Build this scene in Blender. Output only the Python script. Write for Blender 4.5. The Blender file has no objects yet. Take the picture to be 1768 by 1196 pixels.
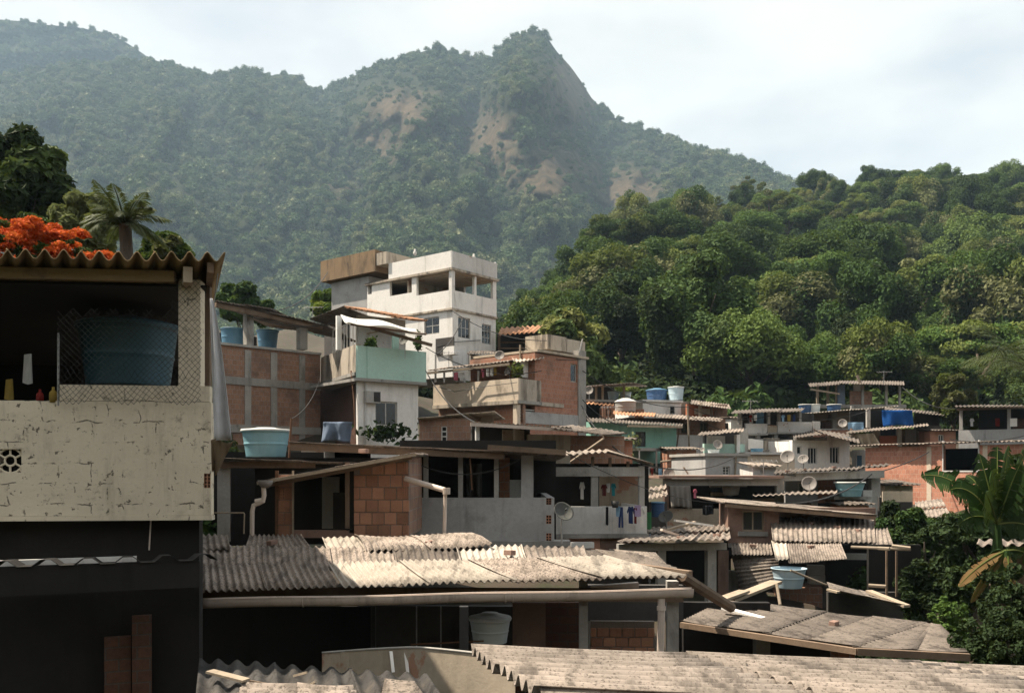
import bpy, bmesh, math, random
import numpy as np
from mathutils import Vector, Matrix

random.seed(7)
rng = np.random.default_rng(7)
SC = bpy.context.scene
COL = SC.collection
F, HX, HY, H0 = 1570.0, 884.0, 815.0, 12.0        # focal length and horizon of the photograph in its pixels, eye height
R = math.radians

# ------------------------------------------------------------------ camera
cam = bpy.data.cameras.new('camera'); cam_o = bpy.data.objects.new('camera', cam); COL.objects.link(cam_o)
cam_o.location = (0, 0, H0); cam_o.rotation_euler = (R(90), 0, 0)
cam.sensor_width = 36.0; cam.lens = 36.0 * F / 1768.0
cam.shift_y = (HY - 598.0) / 1768.0
cam.clip_start = 0.1; cam.clip_end = 20000
SC.camera = cam_o

# ------------------------------------------------------------------ sky and sun
SUN_EL, SUN_AZ = R(61), R(-79)                     # azimuth measured from +Y towards +X: high, from the left
sun_dir = Vector((math.cos(SUN_EL)*math.sin(SUN_AZ), math.cos(SUN_EL)*math.cos(SUN_AZ), math.sin(SUN_EL)))
W = bpy.data.worlds.new('World'); SC.world = W; W.use_nodes = True
nt = W.node_tree; nt.nodes.clear()
def wn(t, **k):
    n = nt.nodes.new(t)
    for a, b in k.items(): setattr(n, a, b)
    return n
sky = wn('ShaderNodeTexSky'); sky.sky_type = 'NISHITA'; sky.sun_disc = False
sky.sun_elevation = SUN_EL; sky.sun_rotation = SUN_AZ
sky.altitude = 100; sky.air_density = 1.0; sky.dust_density = 3.0; sky.ozone_density = 1.0
tc = wn('ShaderNodeTexCoord'); mp = wn('ShaderNodeMapping'); mp.inputs['Scale'].default_value = (1.0, 1.0, 2.6)
mp.inputs['Location'].default_value = (0.35, 0.2, 0.1)
cn = wn('ShaderNodeTexNoise'); cn.inputs['Scale'].default_value = 2.2; cn.inputs['Detail'].default_value = 9; cn.inputs['Roughness'].default_value = 0.55
cr = wn('ShaderNodeMapRange'); cr.inputs['From Min'].default_value = 0.36; cr.inputs['From Max'].default_value = 0.62
cr.inputs['To Min'].default_value = 0.55; cr.inputs['To Max'].default_value = 1.0; cr.interpolation_type = 'SMOOTHSTEP'
cn2 = wn('ShaderNodeTexNoise'); cn2.inputs['Scale'].default_value = 4.5; cn2.inputs['Detail'].default_value = 8
cg = wn('ShaderNodeMapRange'); cg.inputs['From Min'].default_value = 0.3; cg.inputs['From Max'].default_value = 0.7
cg.inputs['To Min'].default_value = 7.2; cg.inputs['To Max'].default_value = 8.2
cc = wn('ShaderNodeCombineColor'); mx = wn('ShaderNodeMix', data_type='RGBA')
bg = wn('ShaderNodeBackground'); bg.inputs['Strength'].default_value = 0.058; ow = wn('ShaderNodeOutputWorld')
L = nt.links.new
L(tc.outputs['Generated'], mp.inputs['Vector']); L(mp.outputs[0], cn.inputs['Vector']); L(mp.outputs[0], cn2.inputs['Vector'])
L(cn.outputs['Fac'], cr.inputs['Value']); L(cn2.outputs['Fac'], cg.inputs['Value'])
for c, k_ in (('Red', 1.0), ('Green', 0.98), ('Blue', 0.925)):     # hazy cloud, faintly warm
    mm = wn('ShaderNodeMath', operation='MULTIPLY'); mm.inputs[1].default_value = k_; L(cg.outputs[0], mm.inputs[0]); L(mm.outputs[0], cc.inputs[c])
L(cr.outputs[0], mx.inputs['Factor']); L(sky.outputs[0], mx.inputs['A']); L(cc.outputs[0], mx.inputs['B'])
L(mx.outputs['Result'], bg.inputs['Color']); L(bg.outputs[0], ow.inputs['Surface'])

sun = bpy.data.lights.new('sun', 'SUN'); sun.energy = 5.0; sun.angle = R(0.6); sun.color = (1.0, 0.89, 0.73)
sun_o = bpy.data.objects.new('sun', sun); COL.objects.link(sun_o)
sun_o.rotation_euler = (-sun_dir).to_track_quat('-Z', 'Y').to_euler(); sun_o.location = (0, 0, 300)

SC.view_settings.view_transform = 'Standard'; SC.view_settings.look = 'None'
SC.view_settings.exposure = 1.3; SC.view_settings.gamma = 1.0
SC.render.engine = 'CYCLES'
cy = SC.cycles
cy.max_bounces = 4; cy.diffuse_bounces = 2; cy.glossy_bounces = 2; cy.transmission_bounces = 3; cy.transparent_max_bounces = 6
cy.volume_bounces = 0; cy.use_denoising = True; cy.use_adaptive_sampling = True; cy.adaptive_threshold = 0.02
cy.caustics_reflective = False; cy.caustics_refractive = False

# ------------------------------------------------------------------ geometry helpers
def P(px, py, D):                                   # the point seen at a pixel of the photograph, D metres ahead
    return Vector(((px-HX)/F*D, D, H0+(HY-py)/F*D))

class MB:                                           # collects faces in world space and links them as one mesh
    def __init__(s): s.v = []; s.f = []; s.sm = False
    def quad(s, a, b, c, d):
        n = len(s.v); s.v += [Vector(a), Vector(b), Vector(c), Vector(d)]; s.f.append((n, n+1, n+2, n+3)); return s
    def hexa(s, p):                                 # 8 corners: bottom 0-3, top 4-7
        n = len(s.v); s.v += [Vector(q) for q in p]
        for f in ((3,2,1,0), (4,5,6,7), (0,1,5,4), (1,2,6,5), (2,3,7,6), (3,0,4,7)): s.f.append(tuple(n+i for i in f))
        return s
    def beam(s, a, b, w, h=None, up=Vector((0,0,1))):  # a bar of w x h from a to b
        a = Vector(a); b = Vector(b); h = h or w; d = (b-a).normalized()
        x = d.cross(up)
        x = Vector((1,0,0)) if x.length < 1e-4 else x.normalized()
        y = x.cross(d).normalized()
        x = x*w/2; y = y*h/2
        return s.hexa([a-x-y, a+x-y, b+x-y, b-x-y, a-x+y, a+x+y, b+x+y, b-x+y])
    def tube(s, pts, r, n=8, cap=True):
        pts = [Vector(p) for p in pts]; m = len(pts); rs = r if isinstance(r, (list, tuple)) else [r]*m
        base = len(s.v); prev = None
        for i, p in enumerate(pts):
            d = (pts[min(i+1, m-1)] - pts[max(i-1, 0)]).normalized()
            x = d.orthogonal().normalized() if prev is None else (prev - d*prev.dot(d)).normalized()
            prev = x; y = d.cross(x)
            for k in range(n):
                a = 2*math.pi*k/n; s.v.append(p + (x*math.cos(a) + y*math.sin(a))*rs[i])
        for i in range(m-1):
            for k in range(n):
                k2 = (k+1) % n
                s.f.append((base+i*n+k, base+i*n+k2, base+(i+1)*n+k2, base+(i+1)*n+k))
        if cap:
            s.f.append(tuple(base+k for k in reversed(range(n)))); s.f.append(tuple(base+(m-1)*n+k for k in range(n)))
        return s
    def lathe(s, c, prof, n=28, axis=None):         # profile of (radius, height) about a vertical axis at c
        c = Vector(c); base = len(s.v); M = Matrix.Identity(3) if axis is None else Vector((0,0,1)).rotation_difference(Vector(axis)).to_matrix()
        for (r, h) in prof:
            for k in range(n):
                a = 2*math.pi*k/n; s.v.append(c + M @ Vector((r*math.cos(a), r*math.sin(a), h)))
        m = len(prof)
        for i in range(m-1):
            for k in range(n):
                k2 = (k+1) % n
                s.f.append((base+i*n+k, base+i*n+k2, base+(i+1)*n+k2, base+(i+1)*n+k))
        s.sm = True
        return s
    def grid(s, fn, nu, nv, thick=0.0, closed=False):  # fn(a, b) -> point; optional thickness along the local normal
        G = [[Vector(fn(i/nu, j/nv)) for i in range(nu+1)] for j in range(nv+1)]
        base = len(s.v); w = nu+1
        for row in G: s.v += row
        for j in range(nv):
            for i in range(nu): s.f.append((base+j*w+i, base+j*w+i+1, base+(j+1)*w+i+1, base+(j+1)*w+i))
        if thick:
            b2 = len(s.v)
            for j in range(nv+1):
                for i in range(nu+1):
                    du = G[j][min(i+1, nu)] - G[j][max(i-1, 0)]; dv = G[min(j+1, nv)][i] - G[max(j-1, 0)][i]
                    nn = du.cross(dv); nn = nn.normalized() if nn.length > 1e-9 else Vector((0,0,1))
                    s.v.append(G[j][i] - nn*thick)
            for j in range(nv):
                for i in range(nu): s.f.append((b2+j*w+i, b2+(j+1)*w+i, b2+(j+1)*w+i+1, b2+j*w+i+1))
            for i in range(nu):
                s.f.append((base+i+1, base+i, b2+i, b2+i+1)); q = nv*w
                s.f.append((base+q+i, base+q+i+1, b2+q+i+1, b2+q+i))
            for j in range(nv):
                s.f.append((base+j*w, base+(j+1)*w, b2+(j+1)*w, b2+j*w)); q = nu
                s.f.append((base+(j+1)*w+q, base+j*w+q, b2+j*w+q, b2+(j+1)*w+q))
        return s
    def build(s, name, mat, parent=None, smooth=None):
        me = bpy.data.meshes.new(name)
        Mi = INV.get(root_of(parent)) if parent is not None else None
        vs = [Mi @ v for v in s.v] if Mi is not None else s.v
        me.from_pydata([tuple(v) for v in vs], [], s.f); me.materials.append(mat); me.update()
        if smooth if smooth is not None else s.sm: me.polygons.foreach_set('use_smooth', [True]*len(me.polygons))
        o = bpy.data.objects.new(name, me); COL.objects.link(o)
        if parent is not None: o.parent = parent
        return o

INV = {}
def root_of(o):
    while o.parent is not None: o = o.parent
    return o.name
def tag(o, label=None, cat=None, group=None, kind=None):
    if cat and not kind and cat not in ('forest', 'haze'): kind = 'thing'
    for k, v in (('label', label), ('category', cat), ('group', group), ('kind', kind)):
        if v: o[k] = v
    return o
def np_mesh(name, V, Fc, mats, smooth=False):
    me = bpy.data.meshes.new(name); me.from_pydata(V.tolist(), [], Fc.tolist())
    for m in mats: me.materials.append(m)
    me.update()
    if smooth: me.polygons.foreach_set('use_smooth', [True]*len(me.polygons))
    return me

class Thing:                                        # an Empty at the thing's base with its own axes: u along the front, v away, z up
    def __init__(s, name, label, cat, a, b=None, base=None, group=None, root=None):
        # a, b: (px, D) ends of the front line; base: a pixel row of the ground at a
        A = P(a[0], HY, a[1]); s.zb = H0 + ((HY-base)/F*a[1] if base is not None else 0)
        Bp = P(b[0], HY, b[1]) if b else A + Vector((1,0,0))
        d = (Bp-A).normalized(); s.A = A; s.U = Vector((d.x, d.y, 0)); s.V = Vector((-d.y, d.x, 0))
        s.len = (Bp-A).length
        if root is not None: s.o = root; return            # a second front of the same thing
        o = bpy.data.objects.new(name, None); COL.objects.link(o)
        o.location = (A.x, A.y, s.zb); o.rotation_euler = (0, 0, math.atan2(d.y, d.x)); o.empty_display_size = 0.3
        tag(o, label, cat, group); s.o = o
        INV[o.name] = (Matrix.Translation(o.location) @ Matrix.Rotation(math.atan2(d.y, d.x), 4, 'Z')).inverted()
    def w(s, u, v, z): return s.A + s.U*u + s.V*v + Vector((0, 0, z - H0))
    def u(s, px, v=0.0):
        a = (px-HX)/F
        return (a*(s.A.y+v*s.V.y) - s.A.x - v*s.V.x)/(s.U.x - a*s.U.y)
    def v(s, px, u):                                # depth on a side wall standing at u
        a = (px-HX)/F
        return (a*(s.A.y+u*s.U.y) - s.A.x - u*s.U.x)/(s.V.x - a*s.V.y)
    def Y(s, u, v=0.0): return s.A.y + u*s.U.y + v*s.V.y
    def z(s, py, u, v=0.0): return H0 + (HY-py)/F*s.Y(u, v)
    def rect(s, x0, y0, x1, y1, v=0.0):
        u0, u1 = s.u(x0, v), s.u(x1, v); m = (u0+u1)/2
        return u0, u1, s.z(y1, m, v), s.z(y0, m, v)
    def hexa(s, mb, u0, u1, v0, v1, z0, z1):
        return mb.hexa([s.w(u0,v0,z0), s.w(u1,v0,z0), s.w(u1,v1,z0), s.w(u0,v1,z0), s.w(u0,v0,z1), s.w(u1,v0,z1), s.w(u1,v1,z1), s.w(u0,v1,z1)])
    def box(s, name, u0, u1, v0, v1, z0, z1, mat, parent=None):
        return s.hexa(MB(), u0, u1, v0, v1, z0, z1).build(name, mat, parent or s.o)
    def bp(s, name, x0, y0, x1, y1, v, t, mat, parent=None):  # box whose front face is a pixel rectangle on the plane v
        u0, u1, z0, z1 = s.rect(x0, y0, x1, y1, v)
        return s.box(name, u0, u1, v, v+t, z0, z1, mat, parent)
    def plate(s, name, us, zs, holes, v, t, mat, parent=None, side=None):
        # wall with real openings: us=(u0,u1), zs=(z0,z1), holes=[(u0,u1,z0,z1)]; side: the wall stands at u=side and runs along v
        X = sorted(set([us[0], us[1]] + [min(max(h[i], us[0]), us[1]) for h in holes for i in (0, 1)]))
        Z = sorted(set([zs[0], zs[1]] + [min(max(h[i], zs[0]), zs[1]) for h in holes for i in (2, 3)]))
        def solid(i, j):
            if i < 0 or j < 0 or i >= len(X)-1 or j >= len(Z)-1: return False
            cx, cz = (X[i]+X[i+1])/2, (Z[j]+Z[j+1])/2
            return not any(h[0] < cx < h[1] and h[2] < cz < h[3] for h in holes)
        pt = (lambda x, d, z: s.w(x, v+d, z)) if side is None else (lambda x, d, z: s.w(side-d, x, z))
        mb = MB()
        for i in range(len(X)-1):
            for j in range(len(Z)-1):
                if not solid(i, j): continue
                a, b, c, d = X[i], X[i+1], Z[j], Z[j+1]
                mb.quad(pt(a,0,c), pt(b,0,c), pt(b,0,d), pt(a,0,d)); mb.quad(pt(b,t,c), pt(a,t,c), pt(a,t,d), pt(b,t,d))
                if not solid(i-1, j): mb.quad(pt(a,t,c), pt(a,0,c), pt(a,0,d), pt(a,t,d))
                if not solid(i+1, j): mb.quad(pt(b,0,c), pt(b,t,c), pt(b,t,d), pt(b,0,d))
                if not solid(i, j-1): mb.quad(pt(a,t,c), pt(b,t,c), pt(b,0,c), pt(a,0,c))
                if not solid(i, j+1): mb.quad(pt(a,0,d), pt(b,0,d), pt(b,t,d), pt(a,t,d))
        return mb.build(name, mat, parent or s.o)
    def hole(s, x0, y0, x1, y1, v=0.0): return s.rect(x0, y0, x1, y1, v)
    def shole(s, x0, y0, x1, y1, u):                # a pixel rectangle on the side wall at u -> (v0, v1, z0, z1)
        v0, v1 = s.v(x0, u), s.v(x1, u); m = (v0+v1)/2
        return min(v0, v1), max(v0, v1), s.z(y1, u, m), s.z(y0, u, m)
    def wpx(s, name, x0, y0, x1, y1, v, t, mat, holes=(), parent=None):  # front wall with openings given in pixels
        u0, u1, z0, z1 = s.rect(x0, y0, x1, y1, v)
        return s.plate(name, (u0, u1), (z0, z1), [s.hole(*h, v) for h in holes], v, t, mat, parent)
    def window(s, h, v, frame, glass, mull=1, bars=0, fw=0.05, side=None, rec=0.06, name='window'):
        u0, u1, z0, z1 = h
        def bar(mb, a, b, c, d, t0=0.0, t1=0.04):
            if side is None: s.hexa(mb, a, b, v+rec+t0, v+rec+t1, c, d)
            else: s.hexa(mb, side-rec-t1, side-rec-t0, a, b, c, d)
        fr = MB()
        bar(fr, u0, u1, z0, z0+fw); bar(fr, u0, u1, z1-fw, z1); bar(fr, u0, u0+fw, z0+fw, z1-fw); bar(fr, u1-fw, u1, z0+fw, z1-fw)
        for k in range(mull):
            c = u0+(u1-u0)*(k+1)/(mull+1); bar(fr, c-fw*.4, c+fw*.4, z0+fw, z1-fw, 0.002, 0.038)
        for k in range(bars):
            c = z0+(z1-z0)*(k+1)/(bars+1); bar(fr, u0+fw, u1-fw, c-fw*.3, c+fw*.3, 0.004, 0.036)
        wo = fr.build(name, frame, s.o)
        for k in range(mull+1):
            a, b = u0+(u1-u0)*k/(mull+1), u0+(u1-u0)*(k+1)/(mull+1)
            g = MB(); bar(g, a+.01, b-.01, z0+.01, z1-.01, 0.016, 0.024); g.build('pane', glass, wo)
        return wo

def corr(p00, p10, p01, p11, waves, amp, thick=0.007, seg=6, nl=3, sag=0.0):
    # a corrugated sheet on four corners: waves run from the 00-10 edge to the 01-11 edge
    p00, p10, p01, p11 = map(Vector, (p00, p10, p01, p11)); n = (p10-p00).cross(p01-p00).normalized()
    flip = n.z < 0
    if flip: n = -n
    mb = MB(); ph = random.random()*6.28
    def fn(i, j):
        return (p00*(1-i)+p10*i)*(1-j) + (p01*(1-i)+p11*i)*j + n*(amp*math.cos(2*math.pi*waves*i) - sag*4*j*(1-j) + 0.5*sag*math.sin(ph+3*i+2*j))
    mb.grid((lambda i, j: fn(1-i, j)) if flip else fn, max(8, int(waves*seg)), nl, thick)
    return mb

def roof(parent, LL, LR, UR, UL, cols, rows, mat, wave=0.177, amp=0.025, jit=0.02, across=True, seg=6, over=0.12, name='roof_sheet', thick=0.007, mats=None, sag=0.012, skip=()):
    # covers the quad (lower-left, lower-right, upper-right, upper-left) with overlapping corrugated sheets, one object each
    LL, LR, UR, UL = map(Vector, (LL, LR, UR, UL)); out = []
    def pt(i, j): return (LL*(1-i)+LR*i)*(1-j) + (UL*(1-i)+UR*i)*j
    nrm = (LR-LL).cross(UL-LL).normalized()
    if nrm.z < 0: nrm = -nrm
    for r in range(rows):
        for c in range(cols):
            if (c, r) in skip: continue
            i0, i1 = c/cols, (c+1)/cols; j0, j1 = r/rows, (r+1)/rows
            if across: i1 = min(1.0, i1+0.25*over/cols); j1 = min(1, j1+over/rows)
            else: j1 = min(1, j1+0.25*over/rows); i1 = min(1, i1+over/cols)
            lift = nrm*(0.014*(r % 2) + 0.008*(c % 2) + random.uniform(0, jit*0.5))
            sl = random.uniform(-jit, jit)*1.5
            q = [pt(i0, j0), pt(i1, j0), pt(i0, j1), pt(i1, j1)]
            sh = (q[2]-q[0] if across else q[1]-q[0]).normalized()*sl
            q = [x + lift + sh for x in q]
            if rows > 1 and across: q[0] += nrm*0.03; q[1] += nrm*0.03      # each course laps over the one below it
            if not across: q = [q[0], q[2], q[1], q[3]]
            wv = max(2, round((q[1]-q[0]).length/wave))
            m = mats[(c*7+r*3) % len(mats)] if mats else mat
            out.append(corr(*q, wv, amp, thick, seg, 3, sag*random.uniform(0.3, 1.3)).build(name, m, parent, smooth=True))
    return out

def shell(th, x0, y0, x1, y1, depth, mat, holes=(), t=0.14, slab=None, v=0.0, y1b=None):
    # a room: front wall with openings, two side walls, back wall, optional slab on top
    u0, u1, z0, z1 = th.rect(x0, y0, x1, y1, v)
    th.plate('wall', (u0, u1), (z0, z1), [th.hole(*h, v) for h in holes], v, t, mat)
    th.box('side_wall', u0, u0+t, v+t, v+depth-t, z0, z1, mat); th.box('side_wall', u1-t, u1, v+t, v+depth-t, z0, z1, mat)
    th.box('back_wall', u0, u1, v+depth-t, v+depth, z0, z1, mat)
    if slab: th.box('slab', u0-0.08, u1+0.08, v-0.1, v+depth+0.08, z1, z1+0.12, slab)
    return u0, u1, z0, z1

def post(th, x0, x1, y0, y1, v, mat, name='column', d=None):
    u0, u1, z0, z1 = th.rect(x0, y0, x1, y1, v)
    return th.box(name, u0, u1, v, v+(d or (u1-u0)), z0, z1, mat)

_brick = {}
def brick_mesh(bw, bh, bd, mat):
    k = (bw, bh, bd, mat.name)
    if k not in _brick:
        bm = bmesh.new(); bmesh.ops.create_cube(bm, size=1.0)
        bmesh.ops.scale(bm, vec=(bw, bd, bh), verts=bm.verts)
        bmesh.ops.bevel(bm, geom=bm.edges[:], offset=0.006, segments=1, affect='EDGES')
        me = bpy.data.meshes.new('brick'); bm.to_mesh(me); bm.free(); me.materials.append(mat); _brick[k] = me
    return _brick[k]
def bricks(th, u0, u1, z0, z1, v, bw, bh, mat, top=None, parent=None, bd=0.09, skip=()):
    # a wall laid block by block, joints recessed; top(u) trims a sloping head
    g = random.Random(int(u0*100)); j = 0.012; rows = int((z1-z0)/(bh+j))+1; zb = th.zb
    for r in range(rows):
        z = z0 + r*(bh+j) + bh/2; x = u0 - (0.5*(bw+j) if r % 2 else 0)
        while x < u1-0.02:
            a, b = max(x, u0), min(x+bw, u1); x += bw+j
            if b-a < 0.03: continue
            if (z+bh/2) > (top((a+b)/2) if top else z1)+0.03: continue
            o = bpy.data.objects.new('brick', brick_mesh(bw, bh, bd, mat)); COL.objects.link(o); o.parent = parent or th.o
            p = th.w((a+b)/2, v+bd/2, z); q = INV[th.o.name] @ p
            o.location = q + Vector((0, g.uniform(-.006,.006), g.uniform(-.002,.002)))
            ang = math.atan2(th.U.y, th.U.x) - th.o.rotation_euler.z
            o.rotation_euler = (g.uniform(-.015,.015), g.uniform(-.008,.008), ang+g.uniform(-.02,.02)); o.scale = ((b-a)/bw, 1, 1)
def hollow(th, x0, y0, x1, y1, v, nx, nz, mat, name='hollow_block', t=0.06):
    u0, u1, z0, z1 = th.rect(x0, y0, x1, y1, v); hs = []; w = (u1-u0)/nx; h = (z1-z0)/nz
    for i in range(nx):
        for k in range(nz): hs.append((u0+w*(i+.16), u0+w*(i+.84), z0+h*(k+.14), z0+h*(k+.86)))
    th.plate(name, (u0, u1), (z0, z1), hs, v, t, mat)
    th.box('block_core', u0+.004, u1-.004, v+t, v+t+.03, z0+.004, z1-.004, M['dim'])

def tank(label, cx, y0, y1, w, D, mat, bot=0.8, lid=None, group='water tanks on the roofs', lidh=0.16, grooves=1, tilt=0.0):
    Rr = w/2*D/F; c = P(cx, y1, D); Hh = (y1-y0)/F*D
    o = bpy.data.objects.new('water_tank', None); COL.objects.link(o); o.location = c; o.rotation_euler = (0, tilt, 0); tag(o, label, 'water tank', group)
    INV[o.name] = Matrix.Translation(c).inverted()
    pr = [(0.001, 0), (Rr*bot, 0), (Rr*bot*1.01, 0.02*Hh)]
    for k in range(1, 10):
        f = k/10; r = Rr*(bot+(1-bot)*f)
        if grooves and k in ((5,) if grooves == 1 else (3, 6)): pr += [(r, Hh*(f-.03)), (r*1.02, Hh*(f-.012)), (r*1.02, Hh*(f+.012)), (r*1.006, Hh*(f+.03))]
        else: pr.append((r, Hh*f))
    pr += [(Rr, Hh*.95), (Rr*1.05, Hh*.955), (Rr*1.05, Hh), (Rr*.97, Hh), (Rr*.95, Hh*.9), (Rr*bot*.95, Hh*.06), (0.001, Hh*.06)]
    MB().lathe(c, pr, 32).build('shell', mat, o)
    if lid:
        lh = Rr*lidh
        MB().lathe(c + Vector((0,0,Hh+.004)), [(Rr*1.06,-.02*Hh), (Rr*1.07,.01), (Rr*1.03,.03), (Rr*.8,lh*.55), (Rr*.45,lh*.85), (Rr*.4,lh), (0.001,lh*1.05)], 32).build('lid', lid, o)
    return o

def dish(label, cx, cy, w, D, mat, face=(-0.35,-0.75,0.45), mast=0.5, group='satellite dishes'):
    c = P(cx, cy, D); Rr = w/2*D/F; ax = Vector(face).normalized()
    o = bpy.data.objects.new('satellite_dish', None); COL.objects.link(o); o.location = c - Vector((0,0,mast)); tag(o, label, 'satellite dish', group)
    INV[o.name] = Matrix.Translation(o.location).inverted()
    pr = [(0.001, 0)] + [(Rr*k/8, Rr*0.32*(k/8)**2) for k in range(1, 9)] + [(Rr*1.02, Rr*.33), (Rr*1.02, Rr*.36)]
    pr += [(Rr*k/8, Rr*0.32*(k/8)**2 + Rr*.03) for k in range(7, 0, -1)] + [(0.001, Rr*.03)]
    MB().lathe(c - ax*Rr*.12, pr, 24, ax).build('reflector', mat, o)
    f = c + ax*Rr*.75 - Vector((0,0,Rr*.12))
    MB().tube([c - Vector((0,0,Rr*.9)) + ax*Rr*.12, f], Rr*.03, 5).build('arm', M['metal'], o)
    MB().lathe(f, [(0.001,-Rr*.10), (Rr*.10,-Rr*.10), (Rr*.11,0), (Rr*.07,Rr*.14), (0.001,Rr*.14)], 10, ax).build('receiver', M['darkframe'], o)
    b = c - ax*Rr*.18
    MB().tube([b, b - ax*Rr*.15 - Vector((0,0,Rr*.2)), c - Vector((0,0,mast)) - ax*Rr*.25], max(.018, Rr*.05), 6).build('mast', M['metal'], o)
    return o

def hang(label, cat, x0, y0, x1, y1, D, mat, folds=3, amp=0.03, name='hanging_cloth', group=None, dx=0.0, hem=0.06, taper=0.0, n=16):
    a, b = P(x0, y0, D), P(x1, y0, D); h = (y1-y0)/F*D; ph = random.random()*6; sx = dx/F*D
    def fn(i, j):
        i2 = 0.5 + (i-0.5)*(1-taper*(1-j)); p = a.lerp(b, i2)
        p.z -= h*j*(1+hem*math.sin(ph+5*i)*(j > .5)); p.x += sx*j
        p.y += amp*(0.3+j)*math.sin(2*math.pi*folds*i+ph) + 0.4*amp*math.sin(7*i+4*j); return p
    o = MB().grid(lambda i, j: fn(1-i, j), n, 10, 0.004).build(name, mat, None, True)
    return tag(o, label, cat, group)

def garment(label, cx, y0, w, h, D, mat, kind='shirt', group='washing hung out to dry', rz=0.0, cat='garment'):
    k = D/F; c = P(cx, y0, D); W2 = w*k/2; Hh = h*k
    if kind == 'shirt': pl = [(-.55,0),(-.2,0),(0,-.05),(.2,0),(.55,0),(.95,-.3),(.75,-.42),(.52,-.25),(.55,-1),(-.5,-.97),(-.52,-.25),(-.75,-.42),(-.95,-.3)]
    elif kind == 'trousers': pl = [(-.5,0),(.5,0),(.62,-1),(.15,-.98),(.02,-.35),(-.12,-1),(-.6,-.97)]
    else: pl = [(-.9,0),(.9,.02),(.95,-.95),(.2,-1),(-.85,-.94)]
    mb = MB(); nn = len(pl); t = 0.012
    for s_ in (-1, 1):
        for (x, y) in pl: mb.v.append(c + Vector((x*W2, s_*t + 0.02*math.sin(6*x+3*y) + x*W2*rz, y*Hh)))
    mb.f.append(tuple(range(nn))); mb.f.append(tuple(nn+i for i in reversed(range(nn))))
    for i in range(nn): mb.f.append((i, nn+i, nn+(i+1) % nn, (i+1) % nn))
    return tag(mb.build({'shirt': 'shirt', 'trousers': 'trousers'}.get(kind, 'towel'), mat), label, cat, group)

def stick(label, name, a, b, w, mat, h=None, cat='pole', group=None, tube=False):
    mb = MB()
    if tube: mb.tube([a, b], w, 8)
    else: mb.beam(a, b, w, h)
    return tag(mb.build(name, mat), label, cat, group)
# ------------------------------------------------------------------ materials
class N:
    def __init__(s, name):
        s.m = bpy.data.materials.new(name); s.m.use_nodes = True; s.t = s.m.node_tree; s.t.nodes.clear()
        s.out = s.n('ShaderNodeOutputMaterial')
    def n(s, t, ins=None, **k):
        x = s.t.nodes.new(t)
        for a, b in k.items(): setattr(x, a, b)
        for a, b in (ins or {}).items():
            if isinstance(b, bpy.types.NodeSocket): s.t.links.new(b, x.inputs[a])
            else: x.inputs[a].default_value = b
        return x
    def l(s, a, b): s.t.links.new(a, b)
    def noise(s, vec, scale, detail=5, rough=0.55, dist=0.0):
        return s.n('ShaderNodeTexNoise', {'Vector': vec, 'Scale': scale, 'Detail': detail, 'Roughness': rough, 'Distortion': dist}).outputs['Fac']
    def rng(s, v, a, b, c=0.0, d=1.0, smooth=True):
        x = s.n('ShaderNodeMapRange', {'Value': v, 'From Min': a, 'From Max': b, 'To Min': c, 'To Max': d})
        if smooth: x.interpolation_type = 'SMOOTHSTEP'
        return x.outputs[0]
    def mix(s, f, a, b, mode='MIX'):
        x = s.n('ShaderNodeMix', data_type='RGBA', blend_type=mode)
        for nm, q in (('Factor', f), ('A', a), ('B', b)):
            sock = [i for i in x.inputs if i.name == nm and (i.type == 'RGBA' if nm != 'Factor' else i.type == 'VALUE')][0]
            if isinstance(q, bpy.types.NodeSocket): s.l(q, sock)
            else: sock.default_value = q if nm == 'Factor' else (*q, 1)[:4]
        return [o for o in x.outputs if o.type == 'RGBA'][0]
    def math(s, op, a, b=0.0):
        x = s.n('ShaderNodeMath', operation=op)
        for i, q in enumerate((a, b)):
            if isinstance(q, bpy.types.NodeSocket): s.l(q, x.inputs[i])
            else: x.inputs[i].default_value = q
        return x.outputs[0]
    def bsdf(s, col, rough=0.85, spec=0.3, bump=None, bs=0.3, bd=0.02, metal=0.0):
        b = s.n('ShaderNodeBsdfPrincipled', {'Roughness': rough, 'Specular IOR Level': spec, 'Metallic': metal})
        if isinstance(col, bpy.types.NodeSocket): s.l(col, b.inputs['Base Color'])
        else: b.inputs['Base Color'].default_value = (*col, 1)
        if bump is not None:
            x = s.n('ShaderNodeBump', {'Height': bump, 'Strength': bs, 'Distance': bd}); s.l(x.outputs[0], b.inputs['Normal'])
        return b.outputs[0]
    def end(s, sh): s.l(sh, s.out.inputs['Surface']); return s.m
    def pos(s, sc=(1, 1, 1)):
        g = s.n('ShaderNodeNewGeometry')
        return s.n('ShaderNodeVectorMath', {0: g.outputs['Position'], 1: sc}, operation='MULTIPLY').outputs[0]
    def loc(s):                                     # (u+v, z): runs along a wall whichever way it faces
        t = s.n('ShaderNodeTexCoord').outputs['Object']; q = s.n('ShaderNodeSeparateXYZ', {0: t})
        return s.n('ShaderNodeCombineXYZ', {0: s.math('ADD', q.outputs[0], q.outputs[1]), 1: q.outputs[2]}).outputs[0]
    def rand(s): return s.n('ShaderNodeObjectInfo').outputs['Random']

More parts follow.
